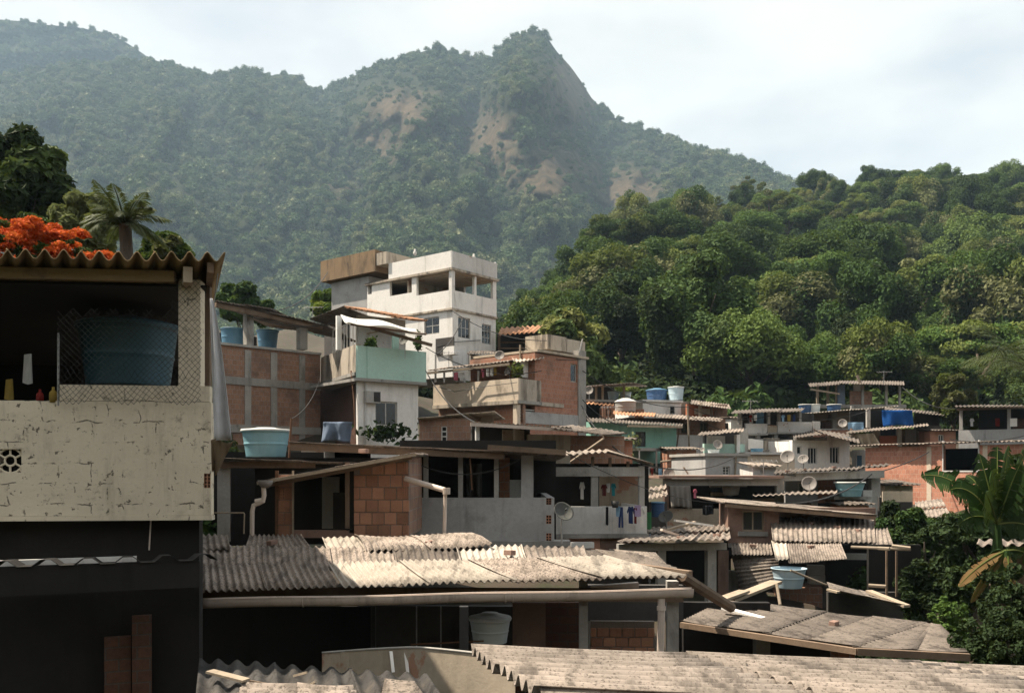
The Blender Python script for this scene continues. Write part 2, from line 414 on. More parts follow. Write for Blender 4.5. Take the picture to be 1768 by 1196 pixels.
def surf(name, c1, c2, c3=None, s1=1.2, s2=3.0, th=(0.55, 0.72), rough=0.85, spec=0.25, streak=0.0, var=0.15, bs=0.35, bsc=28.0, bd=0.01, fleck=None, fs=14, fth=(0.62, 0.68), grime=0.75, patch=None, pt=(0.60, 0.625)):
    # weathered surface: two tones, stains c3 (streaked down when streak > 0), flecks, a little relief
    k = N(name); p = k.pos()
    col = k.mix(k.rng(k.noise(p, s1, 6, 0.6), 0.3, 0.7), c1, c2)
    fine = k.noise(p, s1*14, 4, 0.7)
    col = k.mix(k.rng(fine, 0.3, 0.75, 0.0, 0.35), col, tuple(x*0.72 for x in c2))
    if patch: col = k.mix(k.rng(k.noise(p, 0.75, 7, 0.62), pt[0], pt[1]), col, patch)      # render fallen off, block showing
    if c3:
        ps = k.pos((1, 1, 1-streak)) if streak else p
        st = k.noise(ps, s2, 8, 0.68, 0.3); col = k.mix(k.rng(st, th[0], th[1], 0, 0.9), col, c3)
    gr = k.rng(k.noise(k.pos((1, 1, 0.10)), 2.6, 7, 0.7), 0.50, 0.74, 0, grime)
    gr = k.math('MULTIPLY', gr, k.rng(k.noise(p, 0.7, 3), 0.38, 0.6))
    col = k.mix(gr, col, tuple(x*0.30 for x in c2))          # rain streaks
    if fleck:
        fl = k.noise(p, fs, 3, 0.6); col = k.mix(k.rng(fl, fth[0], fth[1], 0, 0.9), col, fleck)
    if var:
        b = k.rng(k.rand(), 0, 1, 1-var, 1+var, False); cb = k.n('ShaderNodeCombineColor', {0: b, 1: b, 2: b}).outputs[0]
        col = k.mix(1.0, col, cb, 'MULTIPLY')
    return k.end(k.bsdf(col, rough, spec, k.noise(p, bsc, 6, 0.7), bs, bd))

def brickmat(name, ca, cb, mortar, w=0.2, h=0.2, stain=(0.12, 0.09, 0.075), sth=(0.5, 0.75), plaster=None, pth=(0.55, 0.6)):
    k = N(name); v = k.loc(); p = k.pos()
    br = k.n('ShaderNodeTexBrick', {'Vector': v, 'Color1': (*ca, 1), 'Color2': (*cb, 1), 'Mortar': (*mortar, 1), 'Scale': 1.0,
        'Mortar Size': 0.009, 'Mortar Smooth': 0.3, 'Bias': 0.0, 'Brick Width': w, 'Row Height': h})
    col = k.mix(k.rng(k.noise(p, 0.9, 7, 0.65), sth[0], sth[1], 0, 0.75), br.outputs['Color'], stain)
    col = k.mix(k.rng(k.noise(p, 22, 4), 0.35, 0.75, 0, 0.4), col, tuple(x*0.6 for x in cb))
    hgt = k.math('SUBTRACT', k.math('MULTIPLY', k.noise(p, 30, 4), 0.4), br.outputs['Fac'])
    if plaster:
        f = k.rng(k.noise(p, 0.8, 6, 0.6), pth[0], pth[1]); col = k.mix(f, col, plaster)
    return k.end(k.bsdf(col, 0.9, 0.2, hgt, 0.5, 0.012))

def leaf(name, c1, c2, c3=None, trans=0.3, rough=0.55, var=0.42, ns=0.35):
    k = N(name); p = k.pos()
    col = k.mix(k.rng(k.noise(p, ns*6, 3), 0.35, 0.65), c1, c2)
    if c3: col = k.mix(k.rng(k.rand(), 0.55, 1.0, 0, 0.8), col, c3)
    b = k.rng(k.rand(), 0, 1, 1-var, 1+var, False); cb = k.n('ShaderNodeCombineColor', {0: b, 1: b, 2: k.math('MULTIPLY', b, 0.95)}).outputs[0]
    col = k.mix(1.0, col, cb, 'MULTIPLY')
    s1 = k.bsdf(col, rough+0.15, 0.12)
    tr = k.n('ShaderNodeBsdfTranslucent', {'Color': k.mix(0.35, col, (0.16, 0.2, 0.03))}).outputs[0]
    return k.end(k.n('ShaderNodeMixShader', {0: trans, 1: s1, 2: tr}).outputs[0])

def cloth(name, c, trans=0.25, var=0.1):
    k = N(name); p = k.pos()
    col = k.mix(k.rng(k.noise(p, 5, 4), 0.3, 0.7), c, tuple(x*0.82 for x in c))
    s1 = k.bsdf(col, 0.95, 0.1, k.noise(p, 60, 3), 0.2, 0.004)
    tr = k.n('ShaderNodeBsdfTranslucent', {'Color': (*c, 1)}).outputs[0]
    return k.end(k.n('ShaderNodeMixShader', {0: trans, 1: s1, 2: tr}).outputs[0])

def fibro(name, c1, c2, spots, sp=0.5, ss=26, dirt=(0.10, 0.085, 0.07), dth=(0.5, 0.75)):
    # corrugated fibre cement: pinkish grey, lichen spots, blotches of dirt
    k = N(name); p = k.pos()
    col = k.mix(k.rng(k.noise(p, 1.6, 6, 0.6), 0.3, 0.7), c1, c2)
    col = k.mix(k.rng(k.noise(p, ss, 4, 0.7), sp, sp+0.10, 0, 0.85), col, spots)
    col = k.mix(k.rng(k.noise(p, 2.4, 8, 0.7), dth[0]-0.04, dth[1]-0.04, 0, 0.8), col, dirt)
    col = k.mix(k.rng(k.noise(k.pos((2.6, 0.5, 1)), 2.2, 7, 0.7), 0.47, 0.68, 0, 0.85), col, tuple(x*0.30 for x in c2))   # mould washed down the slope
    b = k.rng(k.rand(), 0, 1, 0.80, 1.15, False); cb = k.n('ShaderNodeCombineColor', {0: b, 1: b, 2: b}).outputs[0]
    col = k.mix(1.0, col, cb, 'MULTIPLY')
    return k.end(k.bsdf(col, 0.92, 0.15, k.noise(p, 45, 5, 0.7), 0.4, 0.008))

def plastic(name, c, fade, rough=0.5):
    k = N(name); p = k.pos((1, 1, 0.25))
    col = k.mix(k.rng(k.noise(p, 2.5, 6, 0.6), 0.35, 0.7), c, fade)
    col = k.mix(k.rng(k.noise(k.pos((1, 1, 0.15)), 7, 6, 0.7), 0.58, 0.8, 0, 0.5), col, (0.12, 0.13, 0.12))
    return k.end(k.bsdf(col, rough, 0.4, k.noise(k.pos(), 9, 3), 0.15, 0.01))

def flat(name, c, rough=0.7, metal=0.0, spec=0.3): 
    k = N(name); p = k.pos()
    col = k.mix(k.rng(k.noise(p, 9, 5), 0.3, 0.7), c, tuple(x*0.7 for x in c))
    return k.end(k.bsdf(col, rough, spec, k.noise(p, 35, 4), 0.2, 0.006, metal))

M = {}
def creamwall():
    # lime plaster cracking along the block joints behind it
    k = N('cream_plaster'); p = k.pos(); v = k.loc()
    col = k.mix(k.rng(k.noise(p, 0.9, 6, 0.6), 0.3, 0.7), (0.72,0.63,0.495), (0.61,0.53,0.415))
    col = k.mix(k.rng(k.noise(p, 2.2, 8, 0.7), 0.55, 0.8, 0, 0.7), col, (0.24,0.21,0.165))
    wob = k.n('ShaderNodeVectorMath', {0: v, 1: k.n('ShaderNodeVectorMath', {0: k.n('ShaderNodeTexNoise', {'Vector': p, 'Scale': 6.0, 'Detail': 6.0}).outputs['Color'], 1: (0.11,0.09,0)}, operation='MULTIPLY').outputs[0]}, operation='ADD').outputs[0]
    br = k.n('ShaderNodeTexBrick', {'Vector': wob, 'Scale': 1.0, 'Mortar Size': 0.006, 'Mortar Smooth': 0.1, 'Brick Width': 0.31, 'Row Height': 0.205}).outputs['Fac']
    gap = k.math('MULTIPLY', br, k.rng(k.noise(p, 7.0, 5, 0.7), 0.51, 0.60))
    col = k.mix(k.math('MULTIPLY', k.rng(k.noise(k.pos((1,1,0.12)), 4.0, 7, 0.7), 0.5, 0.72), 0.45), col, (0.20,0.175,0.135))
    col = k.mix(k.math('MULTIPLY', k.rng(k.noise(p, 6.0, 8, 0.75), 0.56, 0.70), 0.6), col, (0.13,0.115,0.09))
    pit = k.math('MAXIMUM', k.rng(k.noise(p, 13, 4, 0.65), 0.63, 0.665), k.rng(k.noise(p, 26, 5, 0.7), 0.65, 0.685)); f = k.math('MAXIMUM', gap, pit)
    col = k.mix(k.math('MULTIPLY', f, 0.78), col, (0.06,0.05,0.04))
    hgt = k.math('SUBTRACT', k.math('MULTIPLY', k.noise(p, 18, 6, 0.7), 0.6), f)
    return k.end(k.bsdf(col, 0.92, 0.15, hgt, 0.6, 0.02))
M['cream'] = creamwall()
M['cream_old'] = surf('old_cream_plaster', (0.50,0.44,0.335), (0.42,0.37,0.28), (0.24,0.21,0.165), 0.9, 2.2, (0.55,0.8), streak=0.3, var=0, bs=0.5, bsc=16, bd=0.02, fleck=(0.035,0.03,0.025), fs=11, fth=(0.665,0.70))
M['concrete'] = surf('grey_concrete', (0.39,0.37,0.34), (0.29,0.275,0.255), (0.10,0.09,0.08), 1.4, 1.8, (0.52,0.75), streak=0.5, bs=0.5, bsc=20, bd=0.012)
M['greywall'] = surf('grey_cement_render', (0.43,0.42,0.41), (0.34,0.33,0.325), (0.20,0.19,0.18), 1.1, 1.5, (0.5,0.78), var=0.04, bs=0.4, bsc=12)
M['darkwall'] = surf('very_dark_wall', (0.075,0.068,0.062), (0.05,0.045,0.042), (0.03,0.03,0.03), 1.0, 2, (0.5,0.8), bs=0.4)  # very dark grey-brown wall, mottled darker
M['dim'] = surf('shade_black', (0.022,0.019,0.017), (0.013,0.012,0.011), None, var=0.05)  # near-black colour standing in for shade indoors and on shaded walls
M['white'] = surf('white_paint', (0.84,0.81,0.775), (0.77,0.74,0.70), (0.30,0.27,0.23), 0.6, 1.0, (0.55,0.8), streak=0.75, var=0.03, bs=0.25, bsc=10, grime=0.55)
M['whitegrey'] = surf('greyish_white_paint', (0.66,0.635,0.61), (0.56,0.54,0.515), (0.25,0.22,0.2), 0.8, 1.5, (0.52,0.78), streak=0.7, var=0.06, patch=(0.36,0.21,0.15), pt=(0.62,0.64))
M['mouldy'] = surf('mould_stained_plaster', (0.50,0.43,0.35), (0.44,0.38,0.31), (0.07,0.06,0.05), 0.9, 1.6, (0.46,0.66), streak=0.8, var=0.05)
M['parapet'] = surf('pale_peach_plaster', (0.66,0.55,0.43), (0.58,0.48,0.38), (0.14,0.115,0.09), 0.9, 1.1, (0.56,0.76), streak=0.55, var=0.03)
M['mint'] = surf('mint_paint', (0.48,0.68,0.60), (0.43,0.62,0.545), (0.30,0.40,0.36), 0.7, 1.2, (0.6,0.85), streak=0.8, var=0.0, bs=0.15)
M['green'] = surf('sea_green_paint', (0.31,0.56,0.47), (0.26,0.49,0.41), (0.10,0.16,0.135), 0.7, 1.5, (0.55,0.8), streak=0.7, var=0.05)
M['dkgreen'] = surf('dark_green_paint', (0.03,0.085,0.07), (0.025,0.065,0.055), (0.02,0.03,0.028), 0.9, 1.5, (0.55,0.8))
M['ochre'] = surf('ochre_plaster', (0.27,0.185,0.11), (0.21,0.145,0.09), (0.05,0.042,0.035), 0.9, 1.5, (0.50,0.70), streak=0.7, var=0)
M['salmon'] = surf('salmon_plaster', (0.52,0.27,0.19), (0.45,0.23,0.165), (0.25,0.15,0.11), 1.0, 1.6, (0.55,0.8), streak=0.4)
M['orange'] = surf('orange_paint', (0.50,0.17,0.09), (0.43,0.15,0.08), (0.24,0.11,0.07), 1.0, 1.6, (0.55,0.8))
M['brown'] = surf('brown_plaster', (0.27,0.17,0.135), (0.21,0.135,0.105), (0.08,0.06,0.05), 1.0, 1.6, (0.5,0.8))
M['beige'] = surf('beige_plaster', (0.46,0.38,0.29), (0.38,0.32,0.25), (0.18,0.15,0.12), 1.0, 1.6, (0.5,0.8), streak=0.5, patch=(0.34,0.19,0.13))
M['brick'] = brickmat('red_block_wall', (0.44,0.215,0.14), (0.33,0.155,0.10), (0.33,0.27,0.23))
M['brickdull'] = brickmat('weathered_block_wall', (0.37,0.21,0.145), (0.28,0.16,0.11), (0.30,0.265,0.235), stain=(0.10,0.08,0.07), sth=(0.45,0.75))
M['brickdark'] = brickmat('dark_block_wall', (0.12,0.06,0.04), (0.09,0.045,0.032), (0.08,0.065,0.055), h=0.12, w=0.24)
M['coral'] = brickmat('coral_block_wall', (0.56,0.26,0.175), (0.42,0.185,0.125), (0.50,0.36,0.28), stain=(0.28,0.14,0.095), plaster=(0.58,0.34,0.25), pth=(0.60,0.66))
M['block'] = surf('clay_block', (0.40,0.205,0.13), (0.31,0.155,0.098), (0.14,0.085,0.06), 2.0, 4.0, (0.55,0.8), var=0.28, bs=0.4, bsc=40)
M['mortar'] = surf('mortar', (0.22,0.185,0.155), (0.17,0.14,0.12), None, 2.0, var=0.0, bs=0.6, bsc=40)
M['fibro'] = fibro('weathered_fibre_cement', (0.33,0.275,0.235), (0.26,0.215,0.18), (0.08,0.065,0.055), 0.50)
M['fibrolt'] = fibro('pale_fibre_cement', (0.41,0.365,0.31), (0.35,0.305,0.26), (0.17,0.145,0.12), 0.56, dth=(0.55,0.85))
M['fibrodk'] = fibro('dark_fibre_cement', (0.20,0.17,0.145), (0.15,0.125,0.11), (0.06,0.05,0.042), 0.5)
M['fibroblack'] = fibro('shade_dark_fibre_cement', (0.075,0.07,0.066), (0.05,0.047,0.045), (0.02,0.018,0.016), 0.52)  # darkened copy of the roof sheets, the roof's shade put into the colour
M['fibronear'] = fibro('lichen_fibre_cement', (0.285,0.24,0.205), (0.225,0.19,0.162), (0.08,0.065,0.055), 0.53, 44, dth=(0.5,0.8))
M['fibrogrey'] = fibro('grey_brown_fibre_cement', (0.165,0.138,0.118), (0.13,0.108,0.092), (0.065,0.054,0.046), 0.53, 22)
M['tile'] = surf('clay_roof_tile', (0.42,0.22,0.12), (0.33,0.17,0.095), (0.10,0.075,0.055), 3.0, 4.0, (0.52,0.72), var=0.25)
M['oldtile'] = surf('ochre_stained_fibre_cement', (0.33,0.235,0.12), (0.26,0.18,0.095), (0.09,0.065,0.045), 2.0, 3.0, (0.52,0.75), var=0.1)
M['wood'] = surf('grey_brown_wood', (0.20,0.14,0.095), (0.145,0.10,0.07), (0.06,0.045,0.035), 2.5, 4.0, (0.5,0.8), var=0.3)
M['palewood'] = surf('pale_board', (0.34,0.275,0.205), (0.27,0.215,0.16), (0.13,0.10,0.075), 2.5, 4.0, (0.55,0.8), var=0.25)
M['pvc'] = surf('aged_pvc', (0.60,0.50,0.43), (0.52,0.43,0.37), (0.28,0.22,0.18), 1.5, 3.0, (0.58,0.82), rough=0.5, spec=0.4, var=0.05, bs=0.1)
M['metal'] = flat('galvanised_metal', (0.33,0.32,0.31), 0.5, 0.6)
M['rust'] = flat('rusty_steel', (0.16,0.085,0.05), 0.85)
M['iron'] = flat('dark_iron', (0.035,0.033,0.032), 0.6)
M['wire'] = flat('fence_wire', (0.030,0.028,0.026), 0.7)
M['dish'] = surf('grey_dish_paint', (0.24,0.215,0.195), (0.20,0.18,0.165), (0.16,0.13,0.11), 2.0, 3.0, (0.58,0.82), rough=0.6, var=0.15, bs=0.1)
M['dishdark'] = surf('dark_mesh_dish', (0.085,0.085,0.075), (0.065,0.065,0.06), None, 2.0, rough=0.6, var=0.1, bs=0.1)
M['glass'] = flat('window_glass', (0.02,0.026,0.03), 0.08, 0.0, 0.6)
M['frame'] = flat('aluminium_frame', (0.50,0.47,0.43), 0.5, 0.3)
M['darkframe'] = flat('dark_window_frame', (0.07,0.075,0.075), 0.5)
M['tank_teal'] = plastic('teal_tank', (0.17,0.33,0.38), (0.24,0.40,0.44))
M['tank_blue'] = plastic('blue_tank', (0.07,0.17,0.27), (0.09,0.20,0.30))
M['tank_dim'] = plastic('shade_darkened_teal_tank', (0.025,0.075,0.105), (0.035,0.09,0.12))  # teal darkened to carry the shade of the open floor
M['tank_deep'] = plastic('deep_blue_tank', (0.02,0.06,0.15), (0.03,0.08,0.18))
M['tank_pale'] = plastic('pale_blue_tank', (0.33,0.45,0.53), (0.42,0.52,0.58))
M['tank_grey'] = plastic('grey_cement_tank', (0.30,0.29,0.27), (0.22,0.21,0.20), 0.9)
M['tank_white'] = plastic('bluish_white_tank', (0.50,0.56,0.58), (0.56,0.60,0.60))
M['lid'] = plastic('bleached_lid', (0.55,0.55,0.52), (0.45,0.45,0.43))
M['tarp'] = cloth('blue_tarpaulin', (0.012,0.075,0.27), 0.12)
M['tarpgrey'] = cloth('blue_grey_tarpaulin', (0.16,0.20,0.27), 0.1)
M['sheetw'] = cloth('white_sheet', (0.66,0.66,0.68), 0.3)
M['awning'] = cloth('white_awning', (0.80,0.78,0.74), 0.3)
M['curtain'] = cloth('grey_curtain', (0.36,0.33,0.30), 0.25)
M['soil'] = surf('dark_soil', (0.06,0.045,0.032), (0.045,0.034,0.025), (0.03,0.04,0.015), 0.5, 1.0, (0.45,0.7), var=0)
M['bark'] = surf('grey_bark', (0.13,0.10,0.075), (0.09,0.07,0.055), None, 3.0, var=0.2, bs=0.8)
for nm, c in (('pink', (0.55,0.16,0.22)), ('red', (0.22,0.03,0.025)), ('teal', (0.04,0.30,0.36)), ('navy', (0.03,0.05,0.14)), ('sky', (0.25,0.40,0.55)), ('lilac', (0.38,0.30,0.46)), ('black', (0.02,0.02,0.022)), ('yellow', (0.34,0.24,0.06)), ('white', (0.70,0.69,0.67)), ('maroon', (0.14,0.03,0.03)), ('green', (0.06,0.20,0.09))):
    M['c_'+nm] = cloth(nm+'_cloth', c)
M['lf_dark'] = leaf('leaves_dark_green', (0.032,0.066,0.018), (0.050,0.092,0.025), (0.058,0.082,0.028), 0.2)
M['lf_mid'] = leaf('leaves_mid_green', (0.060,0.112,0.026), (0.082,0.14,0.032), (0.09,0.125,0.035), 0.25)
M['lf_olive'] = leaf('leaves_olive', (0.11,0.145,0.036), (0.14,0.17,0.046), (0.15,0.15,0.055), 0.3)
M['lf_khaki'] = leaf('leaves_khaki', (0.14,0.15,0.07), (0.175,0.18,0.085), (0.12,0.14,0.06), 0.25)
M['lf_lime'] = leaf('leaves_yellow_green', (0.15,0.20,0.03), (0.20,0.235,0.04), None, 0.35)
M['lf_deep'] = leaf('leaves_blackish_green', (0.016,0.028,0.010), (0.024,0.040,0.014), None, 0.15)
M['lf_far'] = leaf('leaves_far_forest', (0.058,0.100,0.042), (0.085,0.126,0.052), (0.13,0.13,0.07), 0.08, var=0.45, ns=0.02)
M['lf_banana'] = leaf('banana_leaf', (0.014,0.034,0.009), (0.024,0.050,0.012), None, 0.15, 0.4, 0.3)
M['lf_dry'] = leaf('dry_leaf', (0.20,0.13,0.06), (0.15,0.09,0.04), None, 0.25, 0.8, 0.2)
M['lf_palm'] = leaf('palm_frond', (0.045,0.062,0.024), (0.07,0.085,0.036), None, 0.2, 0.45, 0.2)
M['flower'] = leaf('flame_flower', (0.55,0.065,0.014), (0.74,0.15,0.03), None, 0.25, 0.6, 0.2, 0.8)
# ------------------------------------------------------------------ landscape
def vnoise(x, y, seed=0):                           # smooth value noise in numpy
    xi, yi = np.floor(x).astype(int), np.floor(y).astype(int); xf, yf = x-xi, y-yi
    def h(a, b):
        q = (a*374761393 + b*668265263 + seed*982451653) & 0xffffffff
        q = ((q ^ (q >> 13))*1274126177) & 0xffffffff
        return ((q ^ (q >> 16)) & 0xffff)/65535.0
    u, w = xf*xf*(3-2*xf), yf*yf*(3-2*yf)
    return (h(xi,yi)*(1-u)+h(xi+1,yi)*u)*(1-w) + (h(xi,yi+1)*(1-u)+h(xi+1,yi+1)*u)*w
def fbm(x, y, o=5, seed=0):
    x = np.asarray(x, float); y = np.asarray(y, float); t = 0; a = 0.5; s = 0
    for k in range(o): t = t + a*vnoise(x*2**k+17*k, y*2**k+31*k, seed+k); s += a; a *= 0.5
    return t/s

RIDGE = np.array([(-500,150),(-200,140),(0,130),(120,112),(200,106),(262,103),(290,110),(330,124),(375,132),(400,122),(430,120),(460,132),(490,127),(520,142),(545,154),(560,155),(600,138),(640,115),(670,106),(700,98),(735,88),(757,83),(800,95),(830,103),(848,101),(870,78),(885,65),(910,55),(930,55),(945,65),(960,88),(985,115),(1005,143),(1020,168),(1040,188),(1060,203),(1100,221),(1150,239),(1200,255),(1250,270),(1290,281),(1320,294),(1420,350),(1600,420),(2000,520),(2400,560)], float)
DR = np.array([(-500,1500),(262,1500),(430,1450),(550,1500),(760,1330),(910,1380),(1040,1330),(1150,1230),(1320,1060),(1600,900),(2400,800)], float)
def ridge(px): return np.interp(px, RIDGE[:,0], RIDGE[:,1])
def mtn(px, t):                                     # t 0 at the foot, 1 on the ridge -> X, D, Z
    px = np.asarray(px, float); t = np.asarray(t, float)
    r = ridge(px); d1 = np.interp(px, DR[:,0], DR[:,1]); d0 = 400.0
    py = 660 + (r-660)*t
    D = d0*(d1/d0)**(t**0.85)
    g = lambda cx, cy, sx, sy: np.exp(-((px-cx)/sx)**2 - ((py-cy)/sy)**2)
    env = np.clip((1-t)*6, 0, 1)
    rel = (fbm(px/95.0, py/120.0, 5, 3)-0.5)*0.34 + (fbm(px/33.0+5, py/48.0, 3, 9)-0.5)*0.10
    gul = np.abs(fbm(px/70.0+py/160.0, py/260.0, 3, 21)-0.5)*0.30
    D = D*(1 + env*(rel+gul-0.05) - 0.10*g(690,195,75,60) + 0.07*g(585,240,40,90) - 0.09*g(900,150,50,95) + 0.06*g(815,170,32,90) + 0.06*g(1075,260,60,70) - 0.05*g(1180,330,90,60)*env)
    return (px-HX)/F*D, D, H0+(HY-py)/F*D
def sheet(name, pxs, ts, fn, mat, back=0.5, drop=0.7):
    PX, T = np.meshgrid(pxs, ts); X, D, Z = fn(PX, T)
    # carry the sheet over the ridge and down behind it
    Xb, Db = X[-1]*(1+back*0.4), D[-1]*(1+back*0.4); Zb = H0+(Z[-1]-H0)*drop
    Xc, Dc = X[-1]*(1+back), D[-1]*(1+back); Zc = H0+(Z[-1]-H0)*drop*0.2
    X = np.vstack([X, Xb, Xc]); D = np.vstack([D, Db, Dc]); Z = np.vstack([Z, Zb, Zc])
    h, w = X.shape; V = np.stack([X, D, Z], -1).reshape(-1, 3)
    i = np.arange((h-1)*w).reshape(h-1, w)[:, :-1].ravel(); Fc = np.stack([i, i+1, i+w+1, i+w], 1)
    me = np_mesh(name, V, Fc, [mat], True)
    if name == 'mountain':
        at = me.attributes.new('bare', 'FLOAT', 'POINT'); at.data.foreach_set('value', bare(HX+V[:,0]/V[:,1]*F, HY-(V[:,2]-H0)/V[:,1]*F).astype(np.float32))
    o = bpy.data.objects.new(name, me); COL.objects.link(o); o['kind'] = 'structure'
    return o

def bare(px, py):                                   # bare, brownish ground: fewer and smaller trees
    b = np.zeros_like(px)
    for cx, cy, sx, sy, a in ((690,195,75,50,1.0), (660,240,60,60,0.8), (850,240,60,70,0.9), (950,300,110,60,0.9), (1080,330,90,50,0.9), (985,160,55,80,1.0), (1180,400,90,40,0.6), (590,330,60,40,0.5)):
        b = np.maximum(b, a*np.exp(-((px-cx)/sx)**2-((py-cy)/sy)**2))
    return b
def mtnmat():
    k = N('mountain_slope'); p = k.pos()
    g = k.mix(k.rng(k.noise(p, 0.03, 8, 0.7), 0.35, 0.65), (0.018,0.026,0.012), (0.034,0.040,0.020))
    rock = k.mix(k.rng(k.noise(k.pos((1,1,0.3)), 0.05, 8, 0.7), 0.35, 0.65), (0.060,0.050,0.034), (0.125,0.092,0.060))
    at = k.n('ShaderNodeAttribute', attribute_name='bare').outputs['Fac']
    msk = k.math('ADD', at, k.math('MULTIPLY', k.math('SUBTRACT', k.noise(k.pos((1,1,0.6)), 0.035, 10, 0.75, 0.6), 0.5), 2.0))
    rk = k.mix(k.rng(msk, 0.28, 0.85), g, rock)
    return k.end(k.bsdf(rk, 0.95, 0.05, k.noise(p, 0.12, 8, 0.75), 1.0, 6.0))
MT = mtnmat()
sheet('mountain', np.linspace(-420, 2300, 420), np.linspace(0, 1, 150), mtn, MT)

RIDGE2 = np.array([(-700,70),(-300,50),(0,34),(60,39),(75,43),(130,47),(185,57),(215,72),(240,88),(262,104),(300,130),(360,180),(450,260)], float)
def mtn2(px, t):
    px = np.asarray(px, float); r = np.interp(px, RIDGE2[:,0], RIDGE2[:,1]); py = 420 + (r-420)*t
    D = 1650 + 180*t; env = np.clip((1-t)*6, 0, 1)
    D = D*(1 + env*((fbm(px/80.0, py/26.0, 5, 40)-0.5)*0.22))
    return (px-HX)/F*D, D, H0+(HY-py)/F*D
sheet('far_mountain', np.linspace(-600, 440, 160), np.linspace(0, 1, 80), mtn2, MT)

HILL = np.array([(700,640),(820,612),(900,565),(1000,508),(1080,456),(1110,424),(1160,402),(1200,395),(1260,378),(1320,360),(1450,356),(1560,345),(1640,352),(1768,330),(2100,300),(2600,280)], float)
DH = np.array([(700,140),(820,150),(1000,185),(1100,225),(1350,300),(1768,310),(2600,320)], float)
def hill(px, t):
    px = np.asarray(px, float); t = np.asarray(t, float)
    r = np.interp(px, HILL[:,0], HILL[:,1]); d1 = np.interp(px, DH[:,0], DH[:,1]); b = np.interp(px, [700,1000,1300,1768,2600], [705,740,752,780,815])
    py = b + (r-b)*t; D = 66*(d1/66)**(t**0.9)
    D = D*(1+np.clip((1-t)*5,0,1)*np.clip(t*6,0,1)*((fbm(px/160.0, py/110.0, 4, 55)-0.5)*0.22))
    return (px-HX)/F*D, D, H0+(HY-py)/F*D
def soilmat():
    k = N('leaf_litter'); p = k.pos()
    c = k.mix(k.rng(k.noise(p, 0.6, 8, 0.7), 0.35, 0.65), (0.028,0.035,0.014), (0.05,0.045,0.025))
    return k.end(k.bsdf(c, 0.95, 0.05, k.noise(p, 2, 8, 0.7), 0.8, 0.4))
SOIL = soilmat()
sheet('forest_hill', np.linspace(700, 2600, 150), np.linspace(0, 1, 60), hill, SOIL, 0.6, 0.6)

# the slope the houses stand on: heights below or above the eye for a fan of directions and distances
GPX = np.array([-900, 0, 300, 600, 900, 1200, 1500, 1900, 2700], float)
GD = np.array([1.5, 6, 10, 16, 22, 30, 38, 47, 60, 80, 130, 420], float)
GZ = np.array([
 [-7,-7,-7,-7,-7,-7,-7,-7,-7],
 [-6,-6,-6,-6,-6,-6,-6,-6,-6],
 [-4.4,-4.4,-4.6,-5,-5,-5,-5,-5,-5],
 [-2.5,-2.5,-3,-3.4,-3.6,-4,-4.4,-4.6,-4.4],
 [0,-.3,-1,-2.2,-2.8,-3.2,-3.6,-3.8,-3.5],
 [2,1.2,.2,-.9,-1.6,-2.2,-2.6,-2.8,-2.5],
 [4,2.6,1.4,.6,-.2,-1.2,-1.6,-1.8,-1.5],
 [6,4.6,3.6,3.4,1.8,.2,-.4,-.4,0],
 [9,7.5,6.5,6,3.8,2,1.2,1.4,2],
 [14,12,11,10,7,5,3.8,3.6,4],
 [24,21,20,19,14,8,5,4,4],
 [60,55,52,48,40,20,0,-5,-5]], float)
def gheight(px, D):
    px = np.clip(px, GPX[0], GPX[-1]); D = np.clip(D, GD[0], GD[-1])
    cols = np.array([np.interp(D, GD, GZ[:, i]) for i in range(len(GPX))])
    i = np.clip(np.searchsorted(GPX, px)-1, 0, len(GPX)-2); f = (px-GPX[i])/(GPX[i+1]-GPX[i])
    q = np.arange(cols.shape[1]) if cols.ndim > 1 else None
    return (cols[i, q]*(1-f) + cols[i+1, q]*f) if q is not None else cols[i]*(1-f)+cols[i+1]*f
def slope_ground():
    pxs = np.linspace(-900, 2700, 120); ds = 1.5*(420/1.5)**np.linspace(0, 1, 90)
    PX, DD = np.meshgrid(pxs, ds); Z = gheight(PX.ravel(), DD.ravel()).reshape(PX.shape)
    Z = Z + (fbm(PX/60.0, np.log(DD)*6, 4, 77)-0.5)*0.05*DD*np.clip(DD/60, 0.15, 1)
    X = (PX-HX)/F*DD; V = np.stack([X, DD, H0+Z], -1).reshape(-1, 3); h, w = X.shape
    i = np.arange((h-1)*w).reshape(h-1, w)[:, :-1].ravel(); Fc = np.stack([i, i+1, i+w+1, i+w], 1)
    o = bpy.data.objects.new('ground', np_mesh('ground', V, Fc, [M['soil']], True)); COL.objects.link(o); o['kind'] = 'structure'
slope_ground()
mb = MB(); mb.quad((-5900,-390,-30), (5900,-390,-30), (5900,4900,-30), (-5900,4900,-30)); o = mb.build('valley_floor', SOIL); o['kind'] = 'structure'

# unseen slope added behind the camera to block sky light on house fronts
an, rr_ = np.meshgrid(np.linspace(R(100), R(260), 60), 9*(220/9)**np.linspace(0, 1, 30)); hh_ = -7 + (rr_-9)*0.45*np.clip(np.sin((an-R(90))), 0.1, 1) + (fbm(an*9, np.log(rr_)*4, 4, 12)-.5)*rr_*.2
V = np.stack([np.sin(an)*rr_, np.cos(an)*rr_, H0+hh_], -1).reshape(-1, 3); h_, w_ = an.shape; i = np.arange((h_-1)*w_).reshape(h_-1, w_)[:, :-1].ravel()
o = bpy.data.objects.new('hillside_behind', np_mesh('hillside_behind', V, np.stack([i, i+1, i+w_+1, i+w_], 1), [SOIL], True)); COL.objects.link(o); o['kind'] = 'structure'

